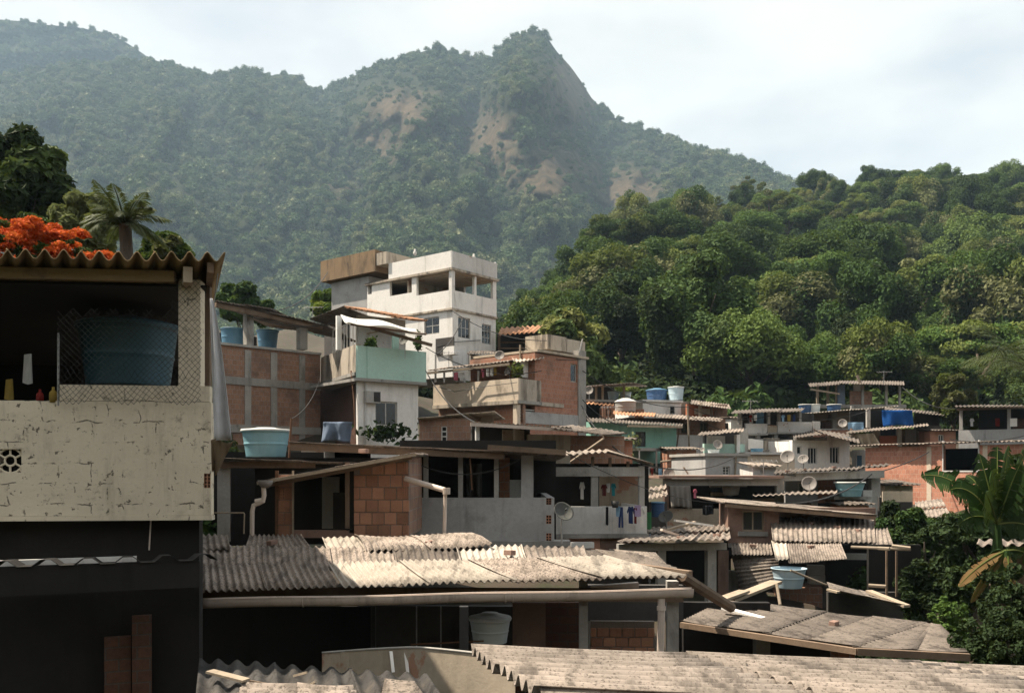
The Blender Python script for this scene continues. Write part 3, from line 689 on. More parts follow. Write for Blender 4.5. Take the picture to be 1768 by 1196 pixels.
# ------------------------------------------------------------------ trees
def crown_mesh(name, mats, R0, hz, nl, ncard, size, lobe=(0.26,0.42), flat=1.0, seed=1, low=-0.35, core=True, layered=False, droop=0.0):
    # leaves: thousands of small bent cards over many lobes; mats: leaf materials picked lobe by lobe
    g = np.random.default_rng(seed); V = []; Fc = []; MI = []
    lob = []
    while len(lob) < nl:
        d = g.normal(size=3); d /= np.linalg.norm(d)
        if d[2] < low: continue
        rr = g.uniform(0.40, 0.92)
        c = np.array([d[0]*rr*R0, d[1]*rr*R0, d[2]*rr*hz])
        if layered: c[2] = round(c[2]/(hz*0.42))*hz*0.42 + g.normal()*hz*0.06
        lob.append((c, g.uniform(*lobe)*R0, g.integers(len(mats))))
    wts = np.array([l[1]**2 for l in lob]); wts /= wts.sum(); n = 0
    for (c, r, mi), wt in zip(lob, wts):
        k = int(ncard*wt); d = g.normal(size=(k, 3)); d /= np.linalg.norm(d, axis=1)[:, None]
        keep = (d[:, 2] > -0.45) | (g.random(k) < 0.3); d = d[keep]; k = len(d)
        rad = r*(1 - 0.35*g.random(k)**2)*(0.86+0.28*g.random(k))
        p = c + d*rad[:, None]*np.array([1, 1, flat]); p[:, 2] -= droop*g.random(k)*r
        nn = d + g.normal(size=(k, 3))*0.55 + np.array([0, 0, 0.35]); nn /= np.linalg.norm(nn, axis=1)[:, None]
        t = np.cross(nn, g.normal(size=(k, 3))); t /= np.linalg.norm(t, axis=1)[:, None]; b = np.cross(nn, t)
        s = size*g.uniform(0.6, 1.35, k)[:, None]
        a0 = p - t*s*0.6; a1 = p + b*s*0.36 + nn*s*0.12; a2 = p + t*s*0.6 - nn*s*0.10; a3 = p - b*s*0.36 + nn*s*0.12
        V.append(np.stack([a0, a1, a2, a3], 1).reshape(-1, 3)); i = n + np.arange(k)*4
        Fc.append(np.stack([i, i+1, i+2, i+3], 1)); MI.append(np.full(k, mi)); n += 4*k
        if core:
            th = [(0,0,1),(0,0,-1),(1,0,0),(-1,0,0),(0,1,0),(0,-1,0)]; q = np.array(th)*r*0.62*np.array([1,1,flat]) + c
            V.append(q); fs = np.array([(0,2,4),(0,4,3),(0,3,5),(0,5,2),(1,4,2),(1,3,4),(1,5,3),(1,2,5)])
            Fc.append(np.concatenate([fs + n, fs[:, -1:] + n], 1)); MI.append(np.full(8, mi)); n += 6
    V = np.concatenate(V); Fc = np.concatenate(Fc); MI = np.concatenate(MI)
    faces = [tuple(f) if f[3] != f[2] else tuple(f[:3]) for f in Fc.tolist()]
    me = bpy.data.meshes.new(name); me.from_pydata(V.tolist(), [], faces)
    for m in mats: me.materials.append(m)
    me.polygons.foreach_set('material_index', MI.astype(np.int32)); me.update()
    return me
def trunk_mesh(name, h, r, spread, seed=1, nb=6, fork=0.45):
    g = random.Random(seed); mb = MB(); top = Vector((g.uniform(-.3,.3), g.uniform(-.3,.3), h))
    mb.tube([Vector((0,0,-1.0)), Vector((0,0,h*.3)), top*0.6+Vector((0,0,0)), top], [r*1.25, r, r*.75, r*.3], 7)
    for i in range(nb):
        a = i*6.283/nb + g.uniform(-.4,.4); z0 = h*(fork+g.uniform(-.05,.2)); d = Vector((math.cos(a), math.sin(a), 0))
        mb.tube([Vector((0,0,z0)), Vector((0,0,z0+h*.16))+d*spread*.4, Vector((0,0,z0+h*.4))+d*spread*.85], [r*.5, r*.32, r*.12], 5)
    me = bpy.data.meshes.new(name); me.from_pydata([tuple(v) for v in mb.v], [], mb.f); me.materials.append(M['bark']); return me
def tree(loc, cm, tm, sc, rz, label, group=None, name='forest_tree', zc=1.0, crown_h=7.0, cat='tree', sq=1.0):
    o = bpy.data.objects.new(name, None); COL.objects.link(o); o.location = loc; o.rotation_euler = (0, 0, rz); o.scale = (sc, sc, sc*sq)
    tag(o, label, cat, group)
    c = bpy.data.objects.new('crown', cm); COL.objects.link(c); c.parent = o; c.location = (0, 0, crown_h)
    if tm: t = bpy.data.objects.new('trunk', tm); COL.objects.link(t); t.parent = o
    return o

VAR = [  # crown mesh, label kind
 (crown_mesh('crown_dense', [M['lf_dark'], M['lf_mid']], 5.4, 4.0, 38, 19000, 0.31, (0.18,0.34), seed=11), 'dense dark green tree'),
 (crown_mesh('crown_round', [M['lf_mid'], M['lf_dark'], M['lf_mid']], 5.0, 4.6, 42, 19000, 0.30, (0.17,0.33), seed=12), 'mid green round tree'),
 (crown_mesh('crown_layered', [M['lf_olive'], M['lf_mid']], 6.2, 3.2, 40, 18000, 0.28, (0.16,0.30), 0.5, seed=13, layered=True), 'olive layered tree'),
 (crown_mesh('crown_khaki', [M['lf_khaki'], M['lf_olive'], M['lf_dark']], 5.2, 4.2, 44, 17000, 0.33, (0.15,0.30), seed=14), 'khaki clumpy tree'),
 (crown_mesh('crown_lime', [M['lf_lime'], M['lf_olive']], 5.2, 3.6, 42, 18000, 0.26, (0.15,0.30), 0.65, seed=15), 'yellow green feathery tree'),
 (crown_mesh('crown_tall', [M['lf_dark'], M['lf_deep'], M['lf_dark']], 4.4, 5.6, 36, 19000, 0.31, (0.18,0.36), seed=16), 'tall blackish tree'),
 (crown_mesh('crown_sparse', [M['lf_olive'], M['lf_khaki']], 4.6, 4.4, 26, 5200, 0.30, (0.12,0.22), 0.6, seed=17, core=False), 'sparse tree with bare branches'),
 (crown_mesh('crown_umbrella', [M['lf_mid'], M['lf_dark'], M['lf_olive']], 7.0, 2.2, 46, 18000, 0.28, (0.14,0.24), 0.45, seed=18, low=-0.1), 'broad umbrella crowned tree'),
]
TR = [trunk_mesh('trunk_a', 8.0, 0.26, 3.2, 3), trunk_mesh('trunk_b', 8.5, 0.22, 2.6, 5, 5)]
# the wooded hill on the right: every tree in view is a tree of its own
pts = []; tries = 0; g = np.random.default_rng(23)
while len(pts) < 300 and tries < 60000:
    tries += 1; px, t = g.uniform(810, 1830), g.random()**0.8*1.02
    X, D, Z = (float(q) for q in hill(px, min(t, 1.0)))
    sep = 0.74*(4.8*F/D); py = HY-(Z-H0)*F/D
    if t < 0.02 and g.random() < 0.4: continue
    if all(((px-a)/sep)**2 + ((py-b)/(sep*0.62))**2 > 1 for a, b, _ in pts): pts.append((px, py, (X, D, Z)))
HT = {0: 'midway up the hill', 1: 'low on the hill', 2: 'on the hill crest'}
def beside(px): return 'right of the white tower house' if px < 1010 else 'above the sea green house' if px < 1170 else 'above the white cubic room' if px < 1340 else 'above the unfinished open storey' if px < 1540 else 'above the long coral house' if px < 1660 else 'near the right edge'
for (px, py, (X, D, Z)) in pts:
    k = int(g.choice(8, p=[0.18,0.19,0.12,0.13,0.11,0.11,0.06,0.10] if D > 100 else [0.27,0.13,0.08,0.10,0.05,0.27,0.04,0.06]))  # darker kinds favoured near the foot, standing in for deep shade there
    cm, lab = VAR[k]; sc = g.choice([g.uniform(0.6, 0.95), g.uniform(0.95, 1.5)])*(0.8 if D > 265 else 1.0); zone = 1 if D < 100 else (2 if D > 245 else 0)
    if D < 95: sc *= 0.85
    if k == 4: sc *= 0.72
    if px < 1010: sc *= 0.45 + 0.5*max(0.0, (px-810)/200.0)
    tree((X, D, Z-0.3), cm, TR[k % 2], sc, g.uniform(0, 6.28), ('large ' if sc > 1.12 else 'small ' if sc < 0.78 else '')+lab+' '+HT[zone]+' '+beside(px), 'forest trees on the right-hand hill', crown_h=6.2, sq=g.uniform(0.85, 1.2))

# the far forest on the mountain: one uncountable mass, instanced canopies
def instancer(name, pos, scl, rot, idx, protos, label):
    col = bpy.data.collections.new(name+'_canopies')
    for i, me in enumerate(protos):
        q = bpy.data.objects.new('%02d_canopy' % i, me); col.objects.link(q)
    me = bpy.data.meshes.new(name); me.from_pydata(np.asarray(pos).tolist(), [], [])
    for an, tp, dat in (('scl', 'FLOAT', scl), ('rotz', 'FLOAT', rot), ('idx', 'INT', idx)):
        at = me.attributes.new(an, tp, 'POINT'); at.data.foreach_set('value', np.asarray(dat, np.float32 if tp == 'FLOAT' else np.int32))
    o = bpy.data.objects.new(name, me); COL.objects.link(o); tag(o, label, 'forest', kind='stuff')
    t = bpy.data.node_groups.new(name, 'GeometryNodeTree')
    t.interface.new_socket('Geometry', in_out='INPUT', socket_type='NodeSocketGeometry'); t.interface.new_socket('Geometry', in_out='OUTPUT', socket_type='NodeSocketGeometry')
    a, b = t.nodes.new('NodeGroupInput'), t.nodes.new('NodeGroupOutput'); ci = t.nodes.new('GeometryNodeCollectionInfo'); ip = t.nodes.new('GeometryNodeInstanceOnPoints')
    ci.inputs['Collection'].default_value = col; ci.inputs['Separate Children'].default_value = True; ci.inputs['Reset Children'].default_value = True
    def attr(nm, dt):
        x = t.nodes.new('GeometryNodeInputNamedAttribute'); x.data_type = dt; x.inputs['Name'].default_value = nm
        return [q for q in x.outputs if q.enabled and q.name == 'Attribute'][0]
    ip.inputs['Pick Instance'].default_value = True
    cx = t.nodes.new('ShaderNodeCombineXYZ')
    t.links.new(attr('rotz', 'FLOAT'), cx.inputs[2])
    e2r = t.nodes.new('FunctionNodeEulerToRotation'); t.links.new(cx.outputs[0], e2r.inputs[0])
    t.links.new(a.outputs[0], ip.inputs['Points']); t.links.new(ci.outputs[0], ip.inputs['Instance'])
    t.links.new(attr('idx', 'INT'), ip.inputs['Instance Index']); t.links.new(e2r.outputs[0], ip.inputs['Rotation']); t.links.new(attr('scl', 'FLOAT'), ip.inputs['Scale'])
    t.links.new(ip.outputs[0], b.inputs[0])
    md = o.modifiers.new('canopies', 'NODES'); md.node_group = t
    return o
FARC = [crown_mesh('far_crown_%d' % i, [M['lf_far']], 5.6, 4.0 if i % 2 else 5.0, 11, 900, 0.95, (0.34,0.55), seed=60+i) for i in range(4)]
def scatter(fn, x0, x1, n, seed, size, keep):
    g = np.random.default_rng(seed); px = g.uniform(x0, x1, n); t = g.random(n)**0.72
    X, D, Z = fn(px, t); py = HY-(Z-H0)*F/D
    return g, px, py, X, D, Z, keep(g, px, py, D)
g, px, py, X, D, Z, k = scatter(mtn, -120, 1500, 20000, 5, 1.0, lambda g, px, py, D: (g.random(len(px)) < np.clip((D/1500.0)**1.5, 0.06, 1)) & (g.random(len(px)) > 0.80*bare(px, py)))
vis = k & ((py < 600) | (px < 400))
px, py, X, D, Z = px[vis], py[vis], X[vis], D[vis], Z[vis]; n = len(px); b = bare(px, py)
s = 1.12*g.choice([0.7, 1.0, 1.35], n, p=[.45,.35,.2])*g.uniform(0.85, 1.2, n)*(1-0.6*b)*np.where(D > 1000, 0.9, 1.0)
instancer('mountain_forest', np.stack([X, D, Z+2.0*s], -1), s, g.uniform(0, 6.28, n), g.integers(0, 4, n), FARC, 'hazy forest covering the mountain behind the houses')
print('mountain trees', n)
g, px, py, X, D, Z, k = scatter(mtn2, -120, 330, 2600, 6, 1.0, lambda g, px, py, D: g.random(len(px)) < 0.6)
px, X, D, Z = px[k], X[k], D[k], Z[k]; n = len(px); s = g.uniform(0.8, 1.5, n)
instancer('far_mountain_forest', np.stack([X, D, Z+2*s], -1), s, g.uniform(0, 6.28, n), g.integers(0, 4, n), FARC, 'bluish forest on the farthest mountain at upper left')

# shrubs and saplings closing the forest floor of the hill
g = np.random.default_rng(91); n = 3600; px = g.uniform(720, 2100, n); tt = g.random(n)**0.75; X, D, Z = hill(px, tt); s = g.uniform(0.3, 0.75, n)
UND = [crown_mesh('undergrowth_%d' % i, [m], 5.0, 4.2, 14, 900, 0.95, (0.3,0.48), seed=80+i) for i, m in enumerate((M['lf_dark'], M['lf_deep'], M['lf_deep']))]
instancer('hill_undergrowth', np.stack([X, D, Z+1.2*s], -1), s, g.uniform(0, 6.28, n), g.integers(0, 3, n), UND, 'dark undergrowth between the trees of the right-hand hill')

# weeds and shrubs on the open ground between the houses
g = np.random.default_rng(97); n = 1500; left = g.random(n) < 0.45; px = np.where(left, g.uniform(-500, 385, n), g.uniform(1500, 2300, n)); D = np.where(left, g.uniform(16, 60, n), g.uniform(13, 34, n))
s = np.where(left, g.uniform(0.07, 0.2, n), g.uniform(0.06, 0.17, n)); Z = H0 + gheight(px, D)
instancer('ground_weeds', np.stack([(px-HX)/F*D, D, Z+1.0*s], -1), s, g.uniform(0, 6.28, n), g.integers(0, 3, n), UND, 'weeds and low shrubs on the open slope between the houses')

# haze: the damp air between here and the mountain
hz = bpy.data.materials.new('haze_air'); hz.use_nodes = True; hz.node_tree.nodes.clear()
vo = hz.node_tree.nodes.new('ShaderNodeOutputMaterial'); vp = hz.node_tree.nodes.new('ShaderNodeVolumePrincipled')
vp.inputs['Color'].default_value = (0.56, 0.78, 1.0, 1); vp.inputs['Density'].default_value = 0.00019; vp.inputs['Anisotropy'].default_value = 0.0
hz.node_tree.links.new(vp.outputs[0], vo.inputs['Volume'])
mb = MB(); mb.hexa([(-6000,-400,-31), (6000,-400,-31), (6000,5000,-31), (-6000,5000,-31), (-6000,-400,1000), (6000,-400,1000), (6000,5000,1000), (-6000,5000,1000)])
o = mb.build('haze', hz); tag(o, 'thin bluish haze in the air before the mountain', 'haze', kind='stuff')
# ------------------------------------------------------------------ nearest: cream house on the left
t = Thing('cream_house', 'cream plastered house with a wavy tiled roof and dark open upper floor at left', 'house', (-120, 8.85), (365, 9.15), 1300)
u0, u1, z0, z1 = t.rect(-120, 692, 364, 890)
t.plate('wall', (u0, u1), (z0, z1), [t.hole(-6, 775, 37, 815), t.hole(352, 817, 363.4, 842)], 0, 0.14, M['cream'])
t.box('wall_band', t.u(-120), t.u(366), -0.012, 0.13, z0-0.05, z0-0.002, M['cream'])
def slant(name, xf, xb, vf, vb, za, zb_, m):
    a, b = t.u(xf, vf), t.u(xb, vb)
    MB().hexa([t.w(a-.14,vf,za), t.w(a-.004,vf,za), t.w(b-.004,vb,za), t.w(b-.14,vb,za), t.w(a-.14,vf,zb_), t.w(a-.004,vf,zb_), t.w(b-.004,vb,zb_), t.w(b-.14,vb,zb_)]).build(name, m, t.o)
slant('side_wall', 363, 338, .142, 6.2, z0, z1, M['cream'])
slant('side_wall', -116, -110, .142, 6.2, z0, z1+1.78, M['dim'])
t.box('parapet', t.u(103), t.u(362), 0.0, 0.13, z1+0.003, t.z(665, t.u(235)), M['cream'])
t.box('floor', u0, t.u(340,6.2)-.15, 0.145, 6.2, z1-0.25, z1-0.1, M['concrete'])
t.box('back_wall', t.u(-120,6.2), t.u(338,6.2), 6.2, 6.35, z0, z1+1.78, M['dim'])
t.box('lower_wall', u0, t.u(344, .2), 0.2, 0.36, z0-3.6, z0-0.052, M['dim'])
slant('lower_side_wall', 343, 325, .362, 3.2, z0-3.6, z0-.052, M['dim'])
hollow(t, 352, 817, 363.4, 842, 0.006, 2, 4, M['block'])
# flower-shaped vent block
cu, cz, rr = t.u(15.5), t.z(795, t.u(15.5)), 0.122
vb = MB()
def ring(mb, r, k=18, tr=0.011):
    mb.tube([t.w(cu+r*math.cos(a*6.2832/k), 0.03, cz+r*math.sin(a*6.2832/k)) for a in range(k+1)], tr, 6, False)
ring(vb, rr); ring(vb, rr*.42)
for a in range(6):
    q = a*math.pi/3+.52; vb.tube([t.w(cu+rr*.42*math.cos(q), .03, cz+rr*.42*math.sin(q)), t.w(cu+rr*math.cos(q), .03, cz+rr*math.sin(q))], .011, 6)
for sx in (-1, 1):
    for sz in (-1, 1): vb.tube([t.w(cu+sx*.086, .03, cz+sz*.086), t.w(cu+sx*.122, .03, cz+sz*.115)], .011, 6)
vb.build('vent_block', M['cream'], t.o); t.box('vent_back', cu-.13, cu+.13, .139, .16, cz-.13, cz+.13, M['dim'])
post(t, 308, 346, 483, 669, 0.02, M['cream'], d=0.2)
post(t, 349, 362, 462, 692, 0.3, M['wood'], 'post', 0.1)
zr = t.z(450, t.u(300, -.3), -.3)
eL, eR = t.w(t.u(-120,-.35), -.35, zr), t.w(t.u(389,-.35), -.35, zr+.035)
roof(t.o, eL, eR, Vector(((348-HX)/F*15.4, 15.4, eR.z-.10)), eL+Vector((-4.0, 6.7, -.15)), 4, 1, M['oldtile'], 0.168, 0.045, 0.01, True, 10, thick=0.009, sag=.004)
t.box('beam', t.u(-120,-.1), t.u(300,-.1), -.1, .0, zr-.16, zr-.055, M['oldtile'])
MB().beam(t.w(t.u(324.5,-.25),-.25,zr-.12), t.w(t.u(300,3.2),3.2,zr-.12), .085, .15).build('rafter', M['palewood'], t.o)
MB().beam(eR+Vector((-.16,.05,-.09)), Vector(((346-HX)/F*15.2, 15.2, eR.z-.19)), .06, .10).build('rafter', M['wood'], t.o)
t.box('rafter', t.u(60,-.25), t.u(75,-.25), -.05, 3.3, zr-.16, zr-.05, M['wood'])
mbc = MB(); mbc.hexa([t.w(t.u(-118),.03,zr-.19), t.w(t.u(356),.03,zr-.19), t.w(t.u(340,6.2),6.2,zr-.30), t.w(t.u(-116,6.2),6.2,zr-.30), t.w(t.u(-118),.03,zr-.165), t.w(t.u(356),.03,zr-.165), t.w(t.u(340,6.2),6.2,zr-.275), t.w(t.u(-116,6.2),6.2,zr-.275)]); mbc.build('shade_ceiling', M['dim'], t.o)  # dark sheet added under the roof so its underside reads as black shade
MB().tube([t.w(t.u(257,.1), .17, z0-.06), t.w(t.u(254,.1), .17, z0-.36)], .008, 6).build('conduit', M['pvc'], t.o)
MB().tube([t.w(t.u(376), .0, zr-.05), t.w(t.u(364), .05, zr-.5)], .006, 5).build('stay_wire', M['metal'], t.o)

f = Thing('chain_link_fence', 'dark chain link fence stretched across the open floor of the cream house', 'fence', (100, 8.93), (352, 9.08), 700)
s_, mbf = 0.029, MB(); ua, ub = f.u(101), f.u(350); zt, zbm = f.z(478, f.u(300)), f.z(694, f.u(200))
nw, nk = int((ub-ua)/s_), int((zt-zbm)/(s_*1.05))
for i in range(nw):
    pts_ = [f.w(ua+i*s_+(s_ if (k+i) % 2 else 0) + .006*math.sin(k*.25+i*.05), -.02+.006*math.sin(i+k), zt-k*s_*1.05 - (.03*math.sin(i*.35) if k > nk-10 else 0)) for k in range(nk+1)]
    lim = 0 if i*s_+ua > f.u(296) else int(nk*0.30)+int(2*math.sin(i))     # sags away from the roof on its left side
    mbf.tube(pts_[lim:], .0030, 3, False)
mbf.build('mesh', M['wire'], f.o)
MB().tube([f.w(f.u(101), 0, f.z(575, 0)), f.w(f.u(100.5), 0, f.z(700, 0))], .011, 8).build('post', M['metal'], f.o)
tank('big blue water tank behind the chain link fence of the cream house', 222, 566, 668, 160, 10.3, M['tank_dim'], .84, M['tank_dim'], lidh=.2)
garment('patterned white cloth hanging in the dark at the left edge', 48, 612, 15, 52, 9.6, M['c_white'], 'towel')
for (x, y0, y1, w, m, lb, nm) in ((69, 672, 695, 12, 'c_red', 'red plastic bottle standing on the cream wall', 'bottle'), (92, 668, 695, 13, 'c_yellow', 'yellow plastic bottle standing on the cream wall by the fence post', 'bottle')):
    c = P(x, y1, 9.0); r = w/2*9/F; hh = (y1-y0)/F*9
    o = MB().lathe(c, [(.001,0),(r,.004),(r*1.02,hh*.55),(r*.9,hh*.68),(r*.35,hh*.8),(r*.35,hh),(.001,hh)], 12).build(nm, M[m]); tag(o, lb, 'bottle', 'bottles on the cream wall')
garment('crumpled yellow bag hung at the far left edge', 16, 655, 14, 36, 9.4, M['c_yellow'], 'towel', cat='bag')

# the long white sheet hanging from the roof corner
def sheetfn(i, j):
    y = 515 + (760-515)*j; xl = 363 + 3*j; xr = 366 + (403-366)*(j**0.8); p = P(xl+(xr-xl)*i, y, 8.7); p.y += .05*math.sin(9*i+1.5*j)*(.3+j) ; return p
o = MB().grid(lambda i, j: sheetfn(1-i, j), 14, 20, .003).build('hanging_sheet', M['sheetw'], None, True); tag(o, 'long whitish cloth hanging from the roof corner of the cream house', 'cloth')
o = MB().grid(lambda i, j: P(364+(39-30*j)*(1-i)+2*j, 761+56*j+4*math.sin(6*i), 8.72+.04*math.sin(8*i+3*j)), 10, 8, .003).build('plastic_scrap', M['c_yellow'].copy(), None, True); tag(o, 'brownish translucent plastic scrap below the hanging cloth', 'plastic')
k_ = o.data.materials[0]; k_.name = 'brown_plastic'
o.data.materials.clear(); o.data.materials.append(cloth('brown_film', (0.22,0.16,0.10), 0.4))

# trapezoidal sheet edge below the cream house
t = Thing('metal_lean_to', 'dark lean-to with a trapezoidal metal edge below the cream house', 'lean-to', (-100, 7.6), (345, 8.4), 1300)
prof = []
u = t.u(-100)
z = t.z(975, t.u(120)); per, hgt = .33, .055
mb = MB(); us = []
while u < t.u(345): us += [(u, 0), (u+.07, hgt), (u+.15, hgt), (u+.22, 0)]; u += per
for (a, ha), (b, hb) in zip(us, us[1:]):
    mb.hexa([t.w(a,0,z+ha-.004), t.w(b,0,z+hb-.004), t.w(b,.8,z+hb-.06), t.w(a,.8,z+ha-.06), t.w(a,0,z+ha), t.w(b,0,z+hb), t.w(b,.8,z+hb-.056), t.w(a,.8,z+ha-.056)])
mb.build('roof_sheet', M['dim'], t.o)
t.box('fascia', t.u(-100), t.u(345), .02, .06, z-.25, z-.006, M['dim'])
t.bp('ledge', -100, 965, 236, 975, .9, .05, M['whitegrey'])  # pale strip added to imitate the bright light between the ribs
t.box('wall', t.u(-100), t.u(300), 1.2, 1.3, z-3, z-.26, M['dim'])
t.bp('door', 228, 1062, 262, 1300, 1.0, .05, M['brickdark'])
t.bp('brick_pier', 180, 1100, 226, 1300, 1.05, .1, M['brickdark'])

# ------------------------------------------------------------------ nearest roof, lower right
t = Thing('near_shed', 'low shed roofed with speckled corrugated sheets, nearest at lower right', 'shed', (817, 6.5), (1900, 6.6), 1500)
A = P(817, 1122, 6.5); B = P(1900, 1160, 6.62); C = A+(P(915, 1196, 4.75)-A)*1.55; Dd = B+(C-A)+Vector((.3,0,0))
roof(t.o, C, Dd, B, A, 3, 3, M['fibronear'], .177, .036, .03, False, 12, thick=.008, sag=.01)
for k in (.15, .5, .85):
    MB().beam(C.lerp(A, k)-Vector((-.3,0,.10)), Dd.lerp(B, k)-Vector((0,0,.10)), .07, .09).build('purlin', M['wood'], t.o)
MB().hexa([A+Vector((.3,-.25,-2.6)), B+Vector((0,-.25,-2.6)), B+Vector((0,-.1,-2.6)), A+Vector((.3,-.1,-2.6)), A+Vector((.3,-.25,-.16)), B+Vector((0,-.25,-.16)), B+Vector((0,-.1,-.16)), A+Vector((.3,-.1,-.16))]).build('wall', M['brickdark'], t.o)
w0 = C.lerp(A, .3); MB().hexa([w0+Vector((.5,0,-2.4)), A+Vector((.5,-.3,-2.4)), A+Vector((.62,-.3,-2.4)), w0+Vector((.62,0,-2.4)), w0+Vector((.5,0,-.16)), A+Vector((.5,-.3,-.16)), A+Vector((.62,-.3,-.16)), w0+Vector((.62,0,-.16))]).build('side_wall', M['darkwall'], t.o)

# ------------------------------------------------------------------ long corrugated roof with gutter
t = Thing('gutter_shed', 'long low building with three courses of corrugated sheets and a pale gutter', 'shed', (345, 11.2), (1190, 11.0), 1320)
PALE, MIDF = M['fibrolt'], M['fibro']
roof(t.o, P(330,1022,10.9), P(585,1012,10.95), P(560,972,12.25), P(330,975,12.2), 2, 1, M['fibro'], .092, .021, .02, True, 6)
roof(t.o, P(590,1012,10.95), P(1188,996,11.0), P(1045,962,12.5), P(566,972,12.25), 4, 1, PALE, .092, .021, .02, True, 6, mats=[M['fibrolt'], M['fibrolt'], M['fibro'], M['fibrolt']])
roof(t.o, P(340,990,11.95), P(1020,972,12.25), P(1008,944,13.4), P(340,944,13.2), 6, 1, MIDF, .092, .02, .03, True, 6, mats=[M['fibro'], M['fibrogrey'], M['fibro'], M['fibrolt'], M['fibro']], sag=.03)
roof(t.o, P(418,958,13.0), P(545,955,13.0), P(520,924,14.3), P(432,922,14.2), 1, 1, MIDF, .10, .02, .02, True, 6, sag=.03)
roof(t.o, P(566,953,13.05), P(640,952,13.1), P(620,926,14.2), P(556,928,14.2), 1, 1, PALE, .10, .015, .02, True, 6)
roof(t.o, P(632,955,13.0), P(850,941,13.2), P(800,925,14.5), P(612,924,14.4), 2, 1, MIDF, .092, .018, .03, True, 6, sag=-.05)
roof(t.o, P(340,950,13.0), P(398,948,13.0), P(392,924,14.0), P(340,924,14.0), 1, 1, M['fibro'], .10, .02, .01, True, 6)
# half-round gutter
ga, gb = P(345, 1041, 10.7), P(1196, 1023, 10.7); gd = (gb-ga).normalized(); gy = Vector((0,1,0)); rg = .066
pr = [(math.cos(math.pi*(1+q/10)), math.sin(math.pi*(1+q/10))) for q in range(11)]
pr = [(-1.12, .10), (-1.0, .10)] + [(x, y) for x, y in pr] + [(1.0, .10)]
def gut(i, j):
    k = min(int(round(j*(len(pr)-1))), len(pr)-1); p = ga.lerp(gb, i); s2 = .006*math.sin(i*14)
    return p + gy*pr[k][0]*rg + Vector((0,0, pr[k][1]*rg*1.5 + .04 + s2))
go = MB().grid(gut, 40, len(pr)-1, .004).build('gutter', M['pvc'], t.o, True)
for i in (.21, .62, .635):
    mbb = MB(); k0 = ga.lerp(gb, i); mbb.tube([k0+gy*x*rg*1.06+Vector((0,0,y*rg*1.56+.04)) for x, y in pr[1:]], .009, 5).build('gutter_joint', M['pvc'], go)
MB().tube([P(1142,1030,10.72), P(1142,1060,10.72), P(1140,1135,10.74)], .045, 10).build('downpipe', M['pvc'], t.o)
MB().tube([P(1142,1046,10.72), P(1142,1053,10.72)], .056, 10).build('pipe_collar', M['pvc'], t.o)
t.box('beam', t.u(345,.35), t.u(1180,.35), .35, .45, H0-1.62, H0-1.46, M['wood'])
for (a, b) in ((1152, 1172), (1000, 1015)): post(t, a, b, 1003, 1140, .5, M['concrete'])
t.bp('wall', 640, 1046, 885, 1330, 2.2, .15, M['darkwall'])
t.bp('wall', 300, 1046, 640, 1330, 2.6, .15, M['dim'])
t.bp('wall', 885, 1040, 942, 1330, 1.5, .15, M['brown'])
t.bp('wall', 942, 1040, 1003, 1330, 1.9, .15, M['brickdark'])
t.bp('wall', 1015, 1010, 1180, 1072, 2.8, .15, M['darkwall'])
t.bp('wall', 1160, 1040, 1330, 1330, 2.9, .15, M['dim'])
u0, u1, z0, z1 = t.rect(1020, 1071, 1130, 1150, 1.0)
t.box('wall_core', u0, u1, 1.012, 1.09, z0, z1-.01, M['mortar']); bricks(t, u0, u1, z0, z1, 1.0, .155, .118, M['block'])
for (x0, x1, y0, y1) in ((718, 720, 1046, 1120), (760, 762, 1046, 1135), (642, 648, 1046, 1160)): post(t, x0, x1, y0, y1, 1.6 if x1-x0 > 3 else 1.2, M['metal'] if x1-x0 < 4 else M['iron'], 'post')
MB().tube([P(709,1112,11.8), P(835,1106,11.9)], .012, 6).build('pipe', M['rust'], t.o)
stick('tall black iron post in front of the gutter shed', 'iron_post', P(801,1046,9.6), P(801,1320,9.6), .09, M['iron'], .09, 'post')
tank('whitish water tank with a pale lid under the gutter', 846, 1068, 1108, 70, 12.3, M['tank_white'], .82, M['lid'], lidh=.30)
# pale curved parapet below
t = Thing('low_parapet', 'pale cement parapet wall curving below the gutter shed', 'wall', (555, 9.4), (900, 8.6), 1330)
def par(i, j):
    x = 556 + (930-556)*i; top = 1128 - 10*math.sin(min(1, i*1.9)*math.pi/2) + 46*max(0, i-.42)**1.2; y = top + j*240; D = 9.6 - 2.2*max(0, i-.1)
    return P(x, y, D)
MB().grid(lambda i, j: par(1-i, j), 24, 6, .10).build('wall', M['beige'], t.o)
MB().tube([par(i/20, -.008) for i in range(21)], .012, 6).build('rim', M['concrete'], t.o)
for x in (675, 700): 
    MB().beam(P(x, 1124, 9.0), P(x+4, 1160, 8.9), .03, .015).build('strip', M['white'], t.o)
t = Thing('scrap_roof', 'shadowed corrugated roof littered with scraps at the bottom left', 'roof', (345, 8.4), (740, 8.0), 1330)
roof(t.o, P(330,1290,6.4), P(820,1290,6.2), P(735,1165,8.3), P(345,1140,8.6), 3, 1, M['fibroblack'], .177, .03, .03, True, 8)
roof(t.o, P(655,1215,7.2), P(745,1218,7.1), P(716,1176,7.9), P(664,1172,8.0), 1, 1, M['fibro'], .06, .008, .0, False, 6)
roof(t.o, P(400,1230,6.9), P(640,1235,6.7), P(612,1186,7.6), P(420,1180,7.7), 2, 1, M['fibro'], .177, .02, .01, False, 8)
